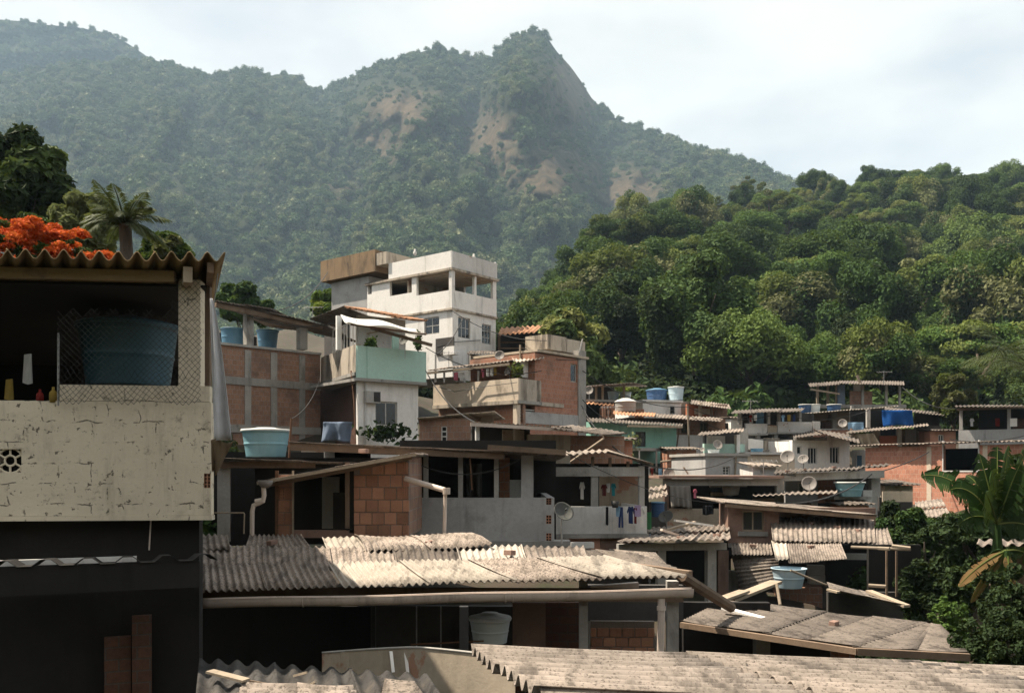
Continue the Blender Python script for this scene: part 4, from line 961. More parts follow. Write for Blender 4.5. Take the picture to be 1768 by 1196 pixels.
for (xa, ya, xb, yb, w, m) in ((362,1158,425,1174,.10,'palewood'), (522,1190,545,1176,.02,'palewood'), (507,1166,530,1160,.012,'palewood'), (430,1175,470,1182,.015,'wood')):
    stick({362:'pale broken board lying on the bottom left roof', 522:'short pale stick on the bottom left roof', 507:'thin splinter of wood on the bottom left roof', 430:'dark lath on the bottom left roof'}[xa], 'wood_scrap', P(xa,ya,7.85), P(xb,yb,7.7), w, M[m], .02, 'board', 'scraps on the roofs')

# ------------------------------------------------------------------ red block hut with lean-to roof
t = Thing('block_hut', 'small red hollow-block hut with a tilted sheet roof and dark doorway', 'hut', (436, 15.0), (712, 15.0), 945)
u0, u1, z0, z1 = t.rect(611, 780, 706, 927)
top = lambda u: t.z(803 + (784-803)*(u-u0)/(u1-u0), u) - .02
bricks(t, u0, u1, z0, z1, 0, .19, .195, M['block'], top)
MB().hexa([t.w(u0,.012,z0), t.w(u1,.012,z0), t.w(u1,.085,z0), t.w(u0,.085,z0), t.w(u0,.012,top(u0)), t.w(u1,.012,top(u1)), t.w(u1,.085,top(u1)), t.w(u0,.085,top(u0))]).build('wall_core', M['mortar'], t.o)
for (a, b) in ((797, 813), (839, 856), (903, 921)): hollow(t, 694, a, 702, b, -.012, 2, 4, M['block'], t=.03)
a0, a1, b0, b1 = t.rect(480, 818, 505, 927); bricks(t, a0, a1, b0, b1, 0, .19, .195, M['block']); t.box('pier_core', a0, a1, .012, .085, b0, b1, M['mortar'])
for (a, b) in ((845, 862), (888, 905)): hollow(t, 483, a, 492, b, -.012, 2, 3, M['block'], t=.03)
post(t, 475, 480, 812, 930, -.02, M['rust'], 'post'); post(t, 504, 507, 812, 925, -.03, M['palewood'], 'door_frame'); post(t, 596, 603, 798, 912, -.03, M['wood'], 'post', .1); post(t, 603, 611, 800, 920, .02, M['dim'], 'post', .1)
t.bp('sill', 505, 915, 611, 928, .02, .12, M['brown'])
t.bp('back_wall', 440, 790, 706, 935, 2.2, .1, M['dim']); t.box('side_wall', u1-.1, u1-.002, .09, 2.2, z0, top(u1), M['brickdull'])
t.bp('curtain', 556, 823, 586, 912, 1.5, .03, M['greywall']); t.bp('door', 575, 850, 600, 925, .9, .05, M['darkwall'])
LLh, LRh = P(443, 833, 14.5), P(718, 783, 14.5)
roof(t.o, LLh, LRh, LRh+Vector((0,2.7,.02)), LLh+Vector((0,2.7,0)), 2, 2, M['fibro'], .10, .014, .02, False, 6)
MB().beam(LLh+Vector((.0,.03,-.012)), LRh+Vector((0,.03,-.012)), .05, .045).build('edge_board', M['palewood'], t.o)
MB().beam(LLh+Vector((.05,.35,-.06)), LRh+Vector((-.1,.35,-.06)), .06, .05).build('rafter', M['wood'], t.o)
# broken gutter box, elbow pipe, thin pipe
t = Thing('drain_pipe', 'pale plastic drain pipe with a funnel and bend beside the hut', 'pipe', (455, 14.3), None, 930)
MB().lathe(P(458, 842, 14.3), [(.001,0), (.05,0), (.11,.06), (.12,.12), (.11,.12), (.04,.02), (.001,.02)], 14).build('funnel', M['dish'], t.o)
MB().tube([P(455,840,14.3), P(456,855,14.3), P(454,865,14.3), P(446,869,14.3), P(438,872,14.3), P(435.5,882,14.3), P(435,934,14.3)], .036, 10).build('pipe', M['pvc'], t.o)
MB().tube([P(441,866,14.3), P(452,864,14.3)], .045, 10).build('bend', M['pvc'], t.o)
mb = MB().tube([P(368,885,13.6), P(421,885,13.6), P(422,887,13.6), P(421,921,13.6)], .011, 6); tag(mb.build('thin_pipe', M['palewood']), 'thin bent pipe running out from the cream house corner', 'pipe')
t = Thing('eave_pipe', 'sloping pale eave pipe with an upright drain in front of the grey wall', 'pipe', (700, 14.6), None, 930)
MB().tube([P(700,826,14.9), P(768,846,14.5)], .045, 10).build('pipe', M['pvc'], t.o)
MB().tube([P(771,842,14.42), P(771,853,14.42)], .06, 12).build('elbow', M['pvc'], t.o); MB().tube([P(769,850,14.45), P(767,936,14.45)], .030, 9).build('downpipe', M['pvc'], t.o)

# ------------------------------------------------------------------ dark shelter carrying the teal tank
t = Thing('tank_shelter', 'dark open shelter behind the hut whose flat roof carries the teal tank', 'shelter', (378, 16.8), (625, 17.4), 950)
a, b = P(380, 792, 16.6), P(622, 800, 17.2)
roof(t.o, a, b, b+Vector((0,4.0,0)), a+Vector((0,4.0,0)), 2, 2, M['fibrodk'], .15, .02, .01, False, 6)
t.box('beam', t.u(380), t.u(620), 0, .12, H0+.08, H0+.20, M['wood'])
post(t, 375, 397, 800, 935, .1, M['concrete']); t.bp('back_wall', 360, 780, 640, 940, 3.2, .15, M['dim'])
t.bp('side_panel', 450, 812, 474, 930, .9, .05, M['darkwall'])
t.bp('loft_wall', 520, 778, 620, 795, 3.6, .1, M['beige']); t.bp('loft_block', 560, 772, 578, 795, 3.0, .2, M['greywall'])
tank('teal water tank with a white lid on the shelter roof', 459, 744, 789, 80, 18.6, M['tank_teal'], .82, M['lid'], lidh=.14)
stick('thin rusty pole beside the teal tank', 'pole', P(503,722,17.6), P(499,795,17.6), .022, M['rust'], tube=True)

# ------------------------------------------------------------------ grey rendered wall house with long dark roof
t = Thing('grey_terrace', 'house with a grey cement wall, open terrace posts and long dark roof', 'house', (706, 17.3), (958, 17.3), 960)
u0, u1, z0, z1 = t.rect(706, 859, 957, 946)
t.plate('wall', (u0, u1), (z0, z1), [t.hole(943, a, 952, b) for a, b in ((859.5, 871), (889, 904), (920, 934))], 0, .13, M['greywall'])
for a, b in ((859.5, 871), (889, 904), (920, 934)): hollow(t, 943, a, 952, b, .004, 2, 3, M['block'], t=.03)
t.box('side_wall', u1-.13, u1, .13, 4.2, z0, z1, M['greywall']); t.box('floor', u0, u1, .13, 4.2, z1-.5, z1-.35, M['concrete'])
t.bp('base_slab', 740, 934, 985, 950, -.1, .5, M['concrete'])
for (a, b) in ((731, 739), (791, 799), (853, 861)): post(t, a, b, 786, 860, .02, M['concrete'], 'post')
post(t, 900, 921, 784, 860, .005, M['greywall'])
t.bp('back_wall', 690, 760, 960, 960, 4.1, .12, M['dim']); t.bp('inner_wall', 862, 790, 880, 875, 1.6, .1, M['brick']); t.bp('inner_wall', 880, 828, 905, 875, 2.6, .1, M['whitegrey'])
a, b = P(498, 764, 17.0), P(977, 787, 16.9)
roof(t.o, a, b, b+Vector((0,5.0,-.05)), a+Vector((0,5.0,-.05)), 4, 2, M['fibrodk'], .177, .024, .02, False, 6)
mbf = MB().beam(a+Vector((.02,.06,-.06)), P(870, 781, 16.95)+Vector((0,.06,-.04)), .05, .16); mbf.build('fascia', M['wood'], t.o)
MB().beam(P(842, 772, 16.85), P(977, 781, 16.85), .05, .10).build('fascia', M['wood'], t.o)
hang('dark rag hanging between the terrace posts', 'cloth', 805, 800, 832, 858, 18.4, cloth('dark_rag', (.10,.09,.08)), 2, .05, 'rag')
dish('large dark mesh satellite dish at the corner of the grey wall', 972, 884, 36, 16.6, M['dishdark'], (.30,-.62,.45), .55)
stick('thin hanging pole under the long dark roof', 'pole', P(811,785,17.1), P(815,845,17.1), .014, M['rust'], tube=True)
# ------------------------------------------------------------------ left brick house with concrete frame
t = Thing('framed_brick_house', 'tall weathered brick house with grey concrete frame behind the hanging cloth', 'house', (372, 36.5), (556, 40.0), 790)
u0, u1, z0, z1 = t.rect(372, 604, 554, 790)
t.box('wall', u0, u1, .04, .2, z0, z1, M['brickdull']); t.box('side_wall', u1-.15, u1-.002, .2, 6, z0, z1, M['brickdull']); t.box('floor', u0, u1-.15, .2, 6, z1-.35, z1-.2, M['concrete'])
for (a, b) in ((423, 434), (468, 479), (517, 527)): post(t, a, b, 604 + (a-423)*.1, 790, 0, M['concrete'], 'pillar', .3)
for (a, b) in ((655, 668), (735, 748)):
    m = (u0+u1)/2; t.box('beam', u0, u1, -.012, .15, t.z(b, m), t.z(a, m), M['concrete'])
t.box('coping', u0-.05, u1, -.05, .22, z1+.002, z1+.1, M['concrete'])
for (a, b) in ((426, 438), (519, 531)): post(t, a, b, 540 if a < 500 else 566, 603, .3, M['concrete'], 'column')
t.box('back_wall', u0, u1, 5.6, 5.8, z1-.3, z1+1.4, M['dim'])
a, b = P(366, 520, 36), P(470, 536, 38); c = P(560, 562, 40)
roof(t.o, a, b, b+Vector((.8,6.2,.0)), a+Vector((.5,6.2,0)), 2, 2, M['fibrodk'], .177, .03, .08, True, 5, sag=.03)
roof(t.o, b-Vector((.2,0,.12)), c, c+Vector((.6,5.5,0)), b+Vector((.5,5.5,-.12)), 2, 2, M['fibrodk'], .177, .03, .08, True, 5, sag=.03)
MB().beam(P(372,526,36.4), P(556,566,40.2), .14, .18).build('roof_beam', M['wood'], t.o)
tank('dull blue tank at the left under the brick house roof', 404, 568, 598, 44, 38.6, M['tank_blue'], .9, None)
tank('bright blue tank between the two columns of the brick house terrace', 462, 572, 606, 36, 40.3, M['tank_blue'], .8, M['tank_blue'], lidh=.1)
hang('blue grey tarpaulin slung at the foot of the brick houses', 'tarpaulin', 558, 728, 608, 762, 33, M['tarpgrey'], 2, .12, 'tarpaulin', dx=-4)

# ------------------------------------------------------------------ mint and white house
t = Thing('mint_balcony_house', 'white house with a mint green balcony parapet and white awning', 'house', (617, 36.0), (736, 38.0), 800)
u0, u1, z0, z1 = t.rect(618, 652, 722, 800, .25); W1 = t.hole(648, 693, 686, 735, .25); AC = t.hole(628, 676, 652, 696, .25)
t.plate('wall', (u0, u1), (z0, z1), [W1], .25, .15, M['white'])
t.window(W1, .25, M['frame'], M['glass'], 1, 0, .06)
b0, b1, c0, c1 = t.rect(617, 602, 736, 656)
t.box('balcony_parapet', b0, b1, 0, .12, c0, c1, M['mint']); t.box('balcony_floor', b0-.02, b1+.02, -.04, 4.2, c0-.12, c0-.002, M['concrete'])
t.box('parapet_end', b1-.12, b1-.002, .12, 1.2, c0, c1, M['mint'])
ac = t.box('air_conditioner', AC[0], AC[1], .0, .248, AC[2], AC[3], M['concrete']); t.box('grille', AC[0]+.32, AC[1]-.03, -.012, -.001, AC[2]+.05, AC[3]-.03, M['iron'], ac)
MB().tube([t.w(t.u(635), .18, c0), t.w(t.u(635), .2, z0)], .035, 7).build('drain', M['whitegrey'], t.o)
MB().tube([t.w(t.u(634), -.02, c1), t.w(t.u(634), -.02, c0)], .02, 6).build('drain', M['mint'], t.o)
t.box('side_wall', u1-.12, u1-.002, .4, 4.2, z0, z1, M['white'])
# its left flank, brick below and mouldy plaster above
s = Thing('', '', '', (553, 40.5), (617, 36.05), 800, root=t.o)
d0, d1, e0, e1 = s.rect(553, 658, 617, 800, .35)
s.box('flank_wall', d0, d1, .35, .5, e0, e1, M['brickdark'])
d0, d1, e0, e1 = s.rect(553, 606, 617, 651); s.box('flank_parapet', d0+.1, d1-.005, .0, .15, e0, e1, M['mouldy']); s.box('flank_floor', d0, d1-.2, -.05, .3, e0-.14, e0-.004, M['concrete'])
MB().tube([P(606,640,36.6), P(611,690,36.3), P(614,765,36.0)], .03, 6).build('copper_pipe', M['rust'], t.o)
# upper room: railing, posts, roofs
g0, g1, h0, h1 = s.rect(579, 562, 619, 606, .2); mb = MB()
for k in range(9): mb.beam(s.w(g0+(g1-g0)*k/8, .1, h0), s.w(g0+(g1-g0)*k/8, .1, h1), .03)
for zz in (h0+.03, h1): mb.beam(s.w(g0, .1, zz), s.w(g1, .1, zz), .04)
mb.build('railing', M['white'], t.o)
t.bp('room_wall', 618, 548, 700, 605, 2.4, .15, M['whitegrey']); s.bp('room_wall', 560, 556, 600, 612, 2.2, .15, M['darkwall'])
for (x, y0, w, m) in ((586, 545, 8, 'white'), (684, 575, 10, 'mint'), (724, 572, 4, 'wood')): post(t, x-w/2, x+w/2, y0, 604, .25 if x > 600 else .6, M[m], 'post', .12)
L0, L1 = P(534, 551, 38.5), P(594, 530, 37.0); R1 = P(711, 552, 37.6)
roof(t.o, L0, L1, L1+Vector((.5,3.6,.2)), L0+Vector((.5,3.6,.2)), 2, 1, M['fibrodk'], .2, .035, .02, False, 5)
roof(t.o, L1, R1, R1+Vector((.4,3.0,.45)), L1+Vector((.4,3.0,.45)), 3, 1, M['tile'], .24, .05, .02, True, 5)
def awn(i, j):
    p = P(588,543,36.6).lerp(P(718,567,36.9), i); q = P(602,556,35.4).lerp(P(735,574,35.8), i); r = p.lerp(q, j); r.z -= .16*math.sin(math.pi*j)+.06*math.sin(i*9); return r
MB().grid(awn, 18, 6, .01).build('awning', M['awning'], t.o, True)
MB().beam(P(640,566,36.2), P(746,596,36.3), .13, .12).build('awning_beam', M['wood'], t.o); MB().tube([P(605,560,35.5), P(736,577,35.9)], .04, 6).build('awning_rail', M['rust'], t.o)
MB().beam(P(634,576,35.9), P(664,570,36.4), .10, .05).build('awning_strut', M['palewood'], t.o)
dish('dark satellite dish above the mint parapet', 698, 588, 18, 37.0, M['dishdark'], (-.4,-.7,.4), .7)
def ivy(label, cx, cy, w, h, D, n, mat, size=.16, name='climbing_plant', dark=None, group=None, depth=.3):
    g = np.random.default_rng(int(cx)); c = P(cx, cy, D); k = D/F
    p = np.stack([g.normal(0, w*k*.28, n), g.normal(0, depth*.3, n), g.normal(0, h*k*.26, n)], 1)
    nn = g.normal(size=(n,3))+np.array([-.3,-.6,.7]); nn /= np.linalg.norm(nn,axis=1)[:,None]; t_ = np.cross(nn, g.normal(size=(n,3))); t_ /= np.linalg.norm(t_,axis=1)[:,None]; b_ = np.cross(nn,t_); s_ = size*g.uniform(.6,1.3,n)[:,None]
    V = np.stack([p-t_*s_*.7, p+b_*s_*.4+nn*s_*.1, p+t_*s_*.7-nn*s_*.15, p-b_*s_*.4+nn*s_*.1], 1).reshape(-1,3); i = np.arange(n)*4
    o = bpy.data.objects.new(name, None); COL.objects.link(o); o.location = c; tag(o, label, 'plant', group)
    me = np_mesh('leaves', V, np.stack([i,i+1,i+2,i+3],1), [mat]); q = bpy.data.objects.new('leaves', me); COL.objects.link(q); q.parent = o
    mb = MB()
    for k_ in range(5):
        x = (k_-2)*w*k*.16; mb.tube([Vector((x*.5, .05, -h*k*.5)), Vector((x, .02, 0)), Vector((x*1.4, 0, h*k*.4))], size*.09, 5)
    me2 = bpy.data.meshes.new('stems'); me2.from_pydata([tuple(v) for v in mb.v], [], mb.f); me2.materials.append(M['bark']); q2 = bpy.data.objects.new('stems', me2); COL.objects.link(q2); q2.parent = o
    return o
ivy('dark climbing plant at the foot of the white wall', 668, 746, 66, 26, 36.1, 260, M['lf_dark'], .2)
ivy('potted plant beside the awning post on the mint balcony', 722, 590, 10, 26, 37.2, 120, M['lf_dark'], .16)
ivy('small potted plant behind the mint parapet', 640, 592, 14, 18, 37.0, 120, M['lf_mid'], .16)

# ------------------------------------------------------------------ tall white house
t = Thing('white_tower_house', 'tall white house with an open upper gallery overlooking the roofs', 'house', (566, 52.0), (780, 46.0), 690)
uc = t.u(780); ul = t.u(634); dep = t.v(857.5, uc); z = lambda py: t.z(py, uc)
zt, zo1, zo0, zs, zb0 = z(433), z(466), z(500), z(531), z(650)
dk = M['white']
t.plate('wall', (ul, uc-.002), (zb0, zs-.10), [t.hole(731, 547, 757, 577)], 0.06, .18, dk)
t.plate('flank_wall', (.24, dep), (zb0, zs-.10), [t.shole(791, 548, 812, 584, uc-.06), t.shole(832, 560, 848, 594, uc-.06)], 0, .18, dk, side=uc-.06)
t.box('gallery_slab', ul, uc+.04, -.04, dep+.05, zs-.10, zs-.003, M['mouldy'])
t.plate('gallery_wall', (ul, uc), (zs, zo1-.002), [t.hole(673, 479, 711, 508), (t.u(719), t.u(775), z(500), z(466)+.001), t.hole(635, 487, 642, 508)], 0, .16, dk)
t.box('gallery_parapet', uc-.14, uc-.002, .16, dep, zs, zo0, dk)
for v0, w in ((0.161, .1), (dep*.50, .16), (dep-.28, .28)): t.box('gallery_column', uc-.18, uc-.02, v0, v0+w, zo0+.002, zo1-.002, dk)
t.box('roof_slab', ul-.1, uc+.1, -.1, dep+.1, zo1, zo1+.12, M['mouldy'])
t.plate('roof_parapet', (t.u(672), uc+.02), (zo1+.122, zt), [], -.05, .14, dk); t.box('roof_parapet', uc-.12, uc+.018, .091, dep+.02, zo1+.122, zt-.005, M['whitegrey'])
t.box('roof_parapet', t.u(672), uc-.13, dep-.1, dep+.02, zo1+.122, zt-.01, M['whitegrey'])
t.box('back_wall', ul, uc-2.2, dep-.18, dep, zb0, zo1-.004, M['whitegrey']); t.box('back_parapet', uc-2.19, uc-.19, dep-.14, dep-.002, zs, zo0, M['white'])
t.box('inner_wall', ul+2.9, ul+3.05, .2, dep-.2, zs, zo1-.004, M['beige']); t.box('gallery_ceiling', ul+.2, uc-.2, .2, dep-.2, zo1-.06, zo1-.003, M['beige'])
t.box('left_wall', ul+.001, ul+.16, .2, dep-.2, zb0, zo1-.004, M['greywall'])
t.window(t.hole(731, 547, 757, 577), .06, M['frame'], M['glass'], 1, 1, .06)
t.window(t.shole(791, 548, 812, 584, uc-.06), 0, M['frame'], M['glass'], 2, 1, .05, side=uc-.06)
t.window(t.shole(832, 560, 848, 594, uc-.06), 0, M['frame'], M['glass'], 2, 2, .05, side=uc-.06)
# ochre water-tower block on the left
o0, o1 = t.u(557, -.1), t.u(633, -.1); w0, w1 = t.u(570), t.u(633)
t.box('tower_wall', w0, ul+.0, .1, dep*.7, zb0, t.z(476, w1), M['greywall'])
t.box('tower_box', o0, ul+.9, -.25, dep*.75, t.z(473, o1), t.z(436, o1), M['ochre']); t.box('tower_rim', ul+.902, t.u(672)-.01, -.2, dep*.7, t.z(473, o1)+.3, t.z(443, o1), M['mouldy'])
t.bp('shade_niche_panel', 752, 583, 783, 612, -.02, .07, M['darkwall']); t.bp('niche_shelf', 765, 598, 784, 612, -.4, .4, M['white'])  # dark slab on the wall stands for the shade inside a recess
MB().tube([t.w(uc-1.0,-.02,zs-1.9), t.w(uc+.05,-.02,zs-1.75), t.w(uc+.02,2.2,zs-1.4)], .02, 5).build('cable', M['iron'], t.o)
for (x, y, D) in ((716.5, 441, 47.0), (818, 449, 48.2), (855, 463, 50.0)):
    c = P(x, y, D); o = MB().lathe(c, [(.001,-.02),(.05,0),(.085,.08),(.09,.16),(.05,.23),(.055,.28),(.04,.32),(.001,.33)], 10).build('finial', M['white']); tag(o, {716.5: 'small white ornament on the left parapet of the white house', 818: 'small white ornament midway along the right parapet of the white house', 855: 'small white ornament at the far right parapet corner of the white house'}[x], 'ornament', 'ornaments on the white parapet')
# tile-roofed veranda to its right
t = Thing('tiled_veranda', 'dark veranda with a clay tiled roof right of the white house', 'veranda', (862, 47.0), (934, 47.0), 660)
a, b = P(860, 578, 46.2), P(925, 574, 46.2); roof(t.o, a, b, P(938, 562, 49), P(866, 566, 49), 2, 1, M['tile'], .24, .05, .02, True, 6)
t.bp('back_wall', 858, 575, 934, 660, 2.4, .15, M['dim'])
for x in (862, 916, 931): post(t, x-2, x+2, 577, 660, .1 if x < 930 else 1.2, M['wood'], 'post', .12)
for y in (590, 600, 612): t.bp('rail', 862, y, 918, y+2, .3, .05, M['wood'])
t.bp('shelf', 866, 612, 910, 650, 1.2, .4, M['brickdark'])
t = Thing('dark_lean_to', 'low dark lean-to at the foot of the white house', 'lean-to', (806, 44.0), (866, 45.5), 660)
roof(t.o, P(806, 611, 43.6), P(870, 611, 44.6), P(864, 606, 46.0), P(812, 606, 45.2), 1, 1, M['fibrodk'], .177, .03, .02, True, 5)
t.bp('wall', 812, 614, 866, 660, .6, .15, M['darkwall']); t.bp('panel', 812, 614, 824, 640, .3, .05, M['whitegrey']); t.bp('door', 834, 616, 846, 650, .4, .1, M['brown'])

# ------------------------------------------------------------------ laundry terrace house
t = Thing('laundry_terrace_house', 'brick house with a stained pale terrace parapet hung with washing', 'house', (748, 41.2), (895, 38.0), 790)
u0, u1, z0, z1 = t.rect(748, 655, 895, 698); z0, z1 = t.z(690, u1), t.z(652.5, u1)
t.box('parapet', u0, u1, 0, .14, z0, z1, M['parapet']); t.box('terrace_floor', u0, u1-.01, -.05, 3.2, z0-.16, z0-.003, M['mouldy'])
t.box('lower_wall', u0, u1-.02, .35, .5, z0-3.0, z0-.163, M['brickdull']); t.bp('lower_panel', 853, 705, 893, 745, .30, .05, M['brick'])
t.box('back_wall', u0-.5, u1-.5, 3.2, 3.4, z0, z1+1.3, M['darkwall'])
s = Thing('', '', '', (895, 38.0), (1011, 41.5), 790, root=t.o)
s0, s1 = s.u(895), s.u(935); s.box('parapet', s0+.002, s1, .02, .16, z0, z1, M['mouldy']); s.box('parapet_slab', s0+.002, s1, -.03, 1.4, z0-.14, z0-.003, M['concrete'])
b0, b1, c0, c1 = s.rect(921, 621, 1010, 790, .12); bw = s.hole(985, 628, 996, 660, .12)
s.plate('tower_wall', (s1-.3, b1), (z0-.9, s.z(615, s.u(970))), [bw], .12, .16, M['brick']); s.plate('tower_lower_wall', (s0+.05, b1), (c0, z0-.902), [s.hole(900, 704, 925, 731, .12), s.hole(968, 716, 983, 737, .12)], .12, .16, M['brick'])
s.box('tower_side', s1-.3, s1-.16, .28, 4, z0-.9, s.z(615, s.u(970)), M['brick']); s.box('band', s.u(905), b1-.02, .08, .119, z0-.95, z0-.45, M['greywall'])
s.box('corner_pillar', s.u(1001), b1+.02, .07, .4, c0, s.z(606, b1), M['concrete']); s.box('left_pillar', s0, s0+.2, .06, .3, c0, z0-.15, M['parapet'])
s.window(bw, .12, M['concrete'], M['glass'], 0, 0, .07); s.window(s.hole(968, 716, 983, 737, .12), .12, M['whitegrey'], M['glass'], 1, 0, .07)
lv = s.hole(900, 704, 925, 731, .12); mb = MB()
for k in range(5): s.hexa(mb, lv[0], lv[1], .15, .26, lv[2]+(lv[3]-lv[2])*k/5+.03, lv[2]+(lv[3]-lv[2])*k/5+.07)
mb.build('louvre', M['frame'], t.o); s.box('louvre_back', lv[0], lv[1], .281, .32, lv[2], lv[3], M['dim'])
s.box('roof_slab', s.u(928), b1+.15, -.0, 3.8, s.z(613, s.u(970)), s.z(609, s.u(970)), M['beige'])
mx_, mz = s.rect(942, 590, 1008, 608, .8)[:2], s.rect(942, 583, 1008, 608, .8); mbt = MB()
s.box('cement_tank', mx_[0], (mx_[0]+mx_[1])/2-.02, .7, 2.0, mz[2], mz[3], M['mouldy']); s.box('cement_tank', (mx_[0]+mx_[1])/2+.02, mx_[1], .72, 2.0, mz[2], mz[3]-.05, M['mouldy'])
MB().tube([P(1006,585,40), P(1000,608,40)], .03, 5).build('pipe', M['whitegrey'], t.o)
s.bp('white_panel', 899, 623, 921, 652, .5, .06, M['white'])
a, b = P(738, 640, 40.6), P(880, 624, 38.6)
roof(t.o, a, b, b+Vector((.6,2.0,.35)), a+Vector((.6,2.0,.35)), 4, 1, M['fibro'], .177, .03, .03, True, 5)
MB().beam(a-Vector((0,.1,.12)), b-Vector((0,.1,.12)), .08, .10).build('roof_beam', M['palewood'], t.o)
roof(t.o, P(888,626,38.5), P(940,618,39), P(934,612,40.6), P(884,618,40), 1, 1, M['fibrolt'], .177, .03, .02, True, 5)
for (x, y0, D) in ((752, 612, 40.6), (767, 640, 40.4), (789, 640, 40.2), (826, 640, 39.8)): MB().tube([P(x, y0, D), P(x, 660, D)], .05, 6).build('post', M['whitegrey'], t.o)
MB().tube([P(758,668,40.6), P(785,676,40.0), P(830,668,39.2), P(893,660,37.9)], .015, 5).build('cable', M['iron'], t.o)
MB().tube([P(898,595,39.5), P(898,620,39.5)], .04, 6).build('antenna_mast', M['palewood'], t.o)
dish('round grey satellite dish standing above the laundry line', 863, 614, 17, 39.4, M['dish'], (-.2,-.9,.35), .5)
dish('tilted pale satellite dish on the laundry terrace', 878, 641, 17, 38.8, M['dish'], (-.7,-.6,.5), .4)
for i, (x, w, h, m, kd, lb) in enumerate(((787, 8, 12, 'pink', 'towel', 'leftmost pink cloth on the terrace clothes line'), (797, 12, 14, 'white', 'shirt', 'white shirt next to the pink cloth on the terrace line'), (808, 10, 15, 'white', 'towel', 'white towel left of the gap on the terrace line'), (834, 7, 12, 'pink', 'shirt', 'pink shirt on the right half of the terrace line'), (842, 6, 12, 'white', 'towel', 'narrow white cloth beside the pink shirt'), (849, 6, 12, 'white', 'towel', 'second narrow white cloth from the pink shirt'), (855, 5, 11, 'yellow', 'towel', 'yellowish cloth ending the terrace clothes line'))):
    garment(lb, x, 643-(x-787)*.12, w, h*1.15, 39.9-(x-787)*.012, M['c_'+m], kd)
ivy('potted bush beside the white panel on the terrace', 893, 640, 14, 26, 38.6, 160, M['lf_olive'], .16, group=None)

# ------------------------------------------------------------------ low rooms between the grey terrace and the laundry house
t = Thing('low_brick_room', 'low brick room with a pale sloping sheet roof below the laundry terrace', 'house', (724, 29.0), (812, 29.0), 800)
shell(t, 724, 722, 812, 800, 3, M['brickdull'], [(762, 736, 772, 762)]); hollow(t, 762, 736, 772, 762, .01, 1, 3, M['whitegrey'])
a, b = P(722, 722, 28.7), P(856, 711, 28.9); roof(t.o, a, b, b+Vector((.3,3,-.05)), a+Vector((0,3,-.05)), 3, 1, M['fibrolt'], .12, .02, .03, False, 5)
t.bp('panel', 830, 712, 852, 735, .8, .04, M['palewood'])
t = Thing('white_edged_porch', 'open porch under a white-edged corrugated roof in the middle', 'porch', (812, 26.0), (1010, 27.2), 800)
a, b = P(812, 728, 25.8), P(985, 738, 26.6); roof(t.o, a, b, b+Vector((.3,2.6,-.0)), a+Vector((0,2.6,.0)), 4, 1, M['fibrolt'], .12, .02, .02, True, 5)
MB().beam(a+Vector((0,.02,-.07)), b+Vector((0,.02,-.07)), .03, .10).build('fascia', M['pvc'], t.o)
roof(t.o, P(950,738,26.0), P(1040,752,26.6), P(1085,748,29), P(990,734,28.8), 2, 1, M['fibro'], .177, .03, .03, True, 5)
post(t, 822, 828, 732, 800, .05, M['whitegrey']); post(t, 889, 897, 738, 800, .6, M['beige'])
t.bp('back_wall', 815, 735, 915, 800, 2.0, .15, M['darkwall']); t.bp('white_panel', 868, 742, 905, 800, 1.2, .06, M['beige'])
t.bp('wall', 912, 750, 985, 800, .5, .14, M['mouldy']); t.bp('wall', 986, 752, 1078, 805, .9, .14, M['brickdull'])
MB().tube([P(985,797,25.6), P(1043,756,25.6), P(1040,752,25.6)], .03, 6).build('bent_pipe', M['palewood'], t.o)

# ------------------------------------------------------------------ hut with washing on its wall
t = Thing('washing_hut', 'concrete framed hut with washing draped over its pale parapet', 'hut', (930, 22.0), (1118, 22.3), 960)
u0, u1, z0, z1 = t.rect(940, 874, 1117, 921); t.box('parapet', u0, u1, 0, .13, z0, z1, M['whitegrey']); t.box('ledge', u0, u1+.03, -.12, .2, z0-.10, z0-.003, M['concrete'])
t.bp('lower_wall', 950, 927, 1036, 965, .05, .14, M['salmon']); t.bp('lower_wall', 1036.5, 927, 1118, 965, .07, .14, M['brown']); t.bp('vent_hood', 986, 936, 1026, 946, -.25, .4, M['white'])
for (a, b) in ((934, 943), (1022, 1033), (1104, 1113)): post(t, a, b, 804, 875, .01, M['concrete'], 'column', .14)
t.bp('beam', 934, 806, 1113, 822, -.02, .16, M['concrete']); t.box('side_wall', u1-.13, u1-.002, .13, 3, z0, z1, M['whitegrey'])
t.bp('back_wall', 930, 800, 1120, 930, 3.0, .12, M['dim']); t.bp('inner_wall', 1036, 822, 1104, 880, 2.2, .1, M['beige'])
a, b = P(962, 786, 21.7), P(1050, 781, 22.0); c = P(1127, 802, 22.2)
roof(t.o, a, b, b+Vector((.3,3.4,.15)), a+Vector((0,3.4,.15)), 2, 1, M['fibro'], .177, .025, .03, True, 6); roof(t.o, b, c, c+Vector((.3,3.4,.1)), b+Vector((.3,3.4,.14)), 2, 1, M['fibro'], .177, .025, .03, False, 6)
for (x, y0, y1) in ((1022, 788, 812), (1052, 790, 806), (1083, 796, 806)): post(t, x, x+4, y0, y1, .05, M['wood'], 'post', .1)
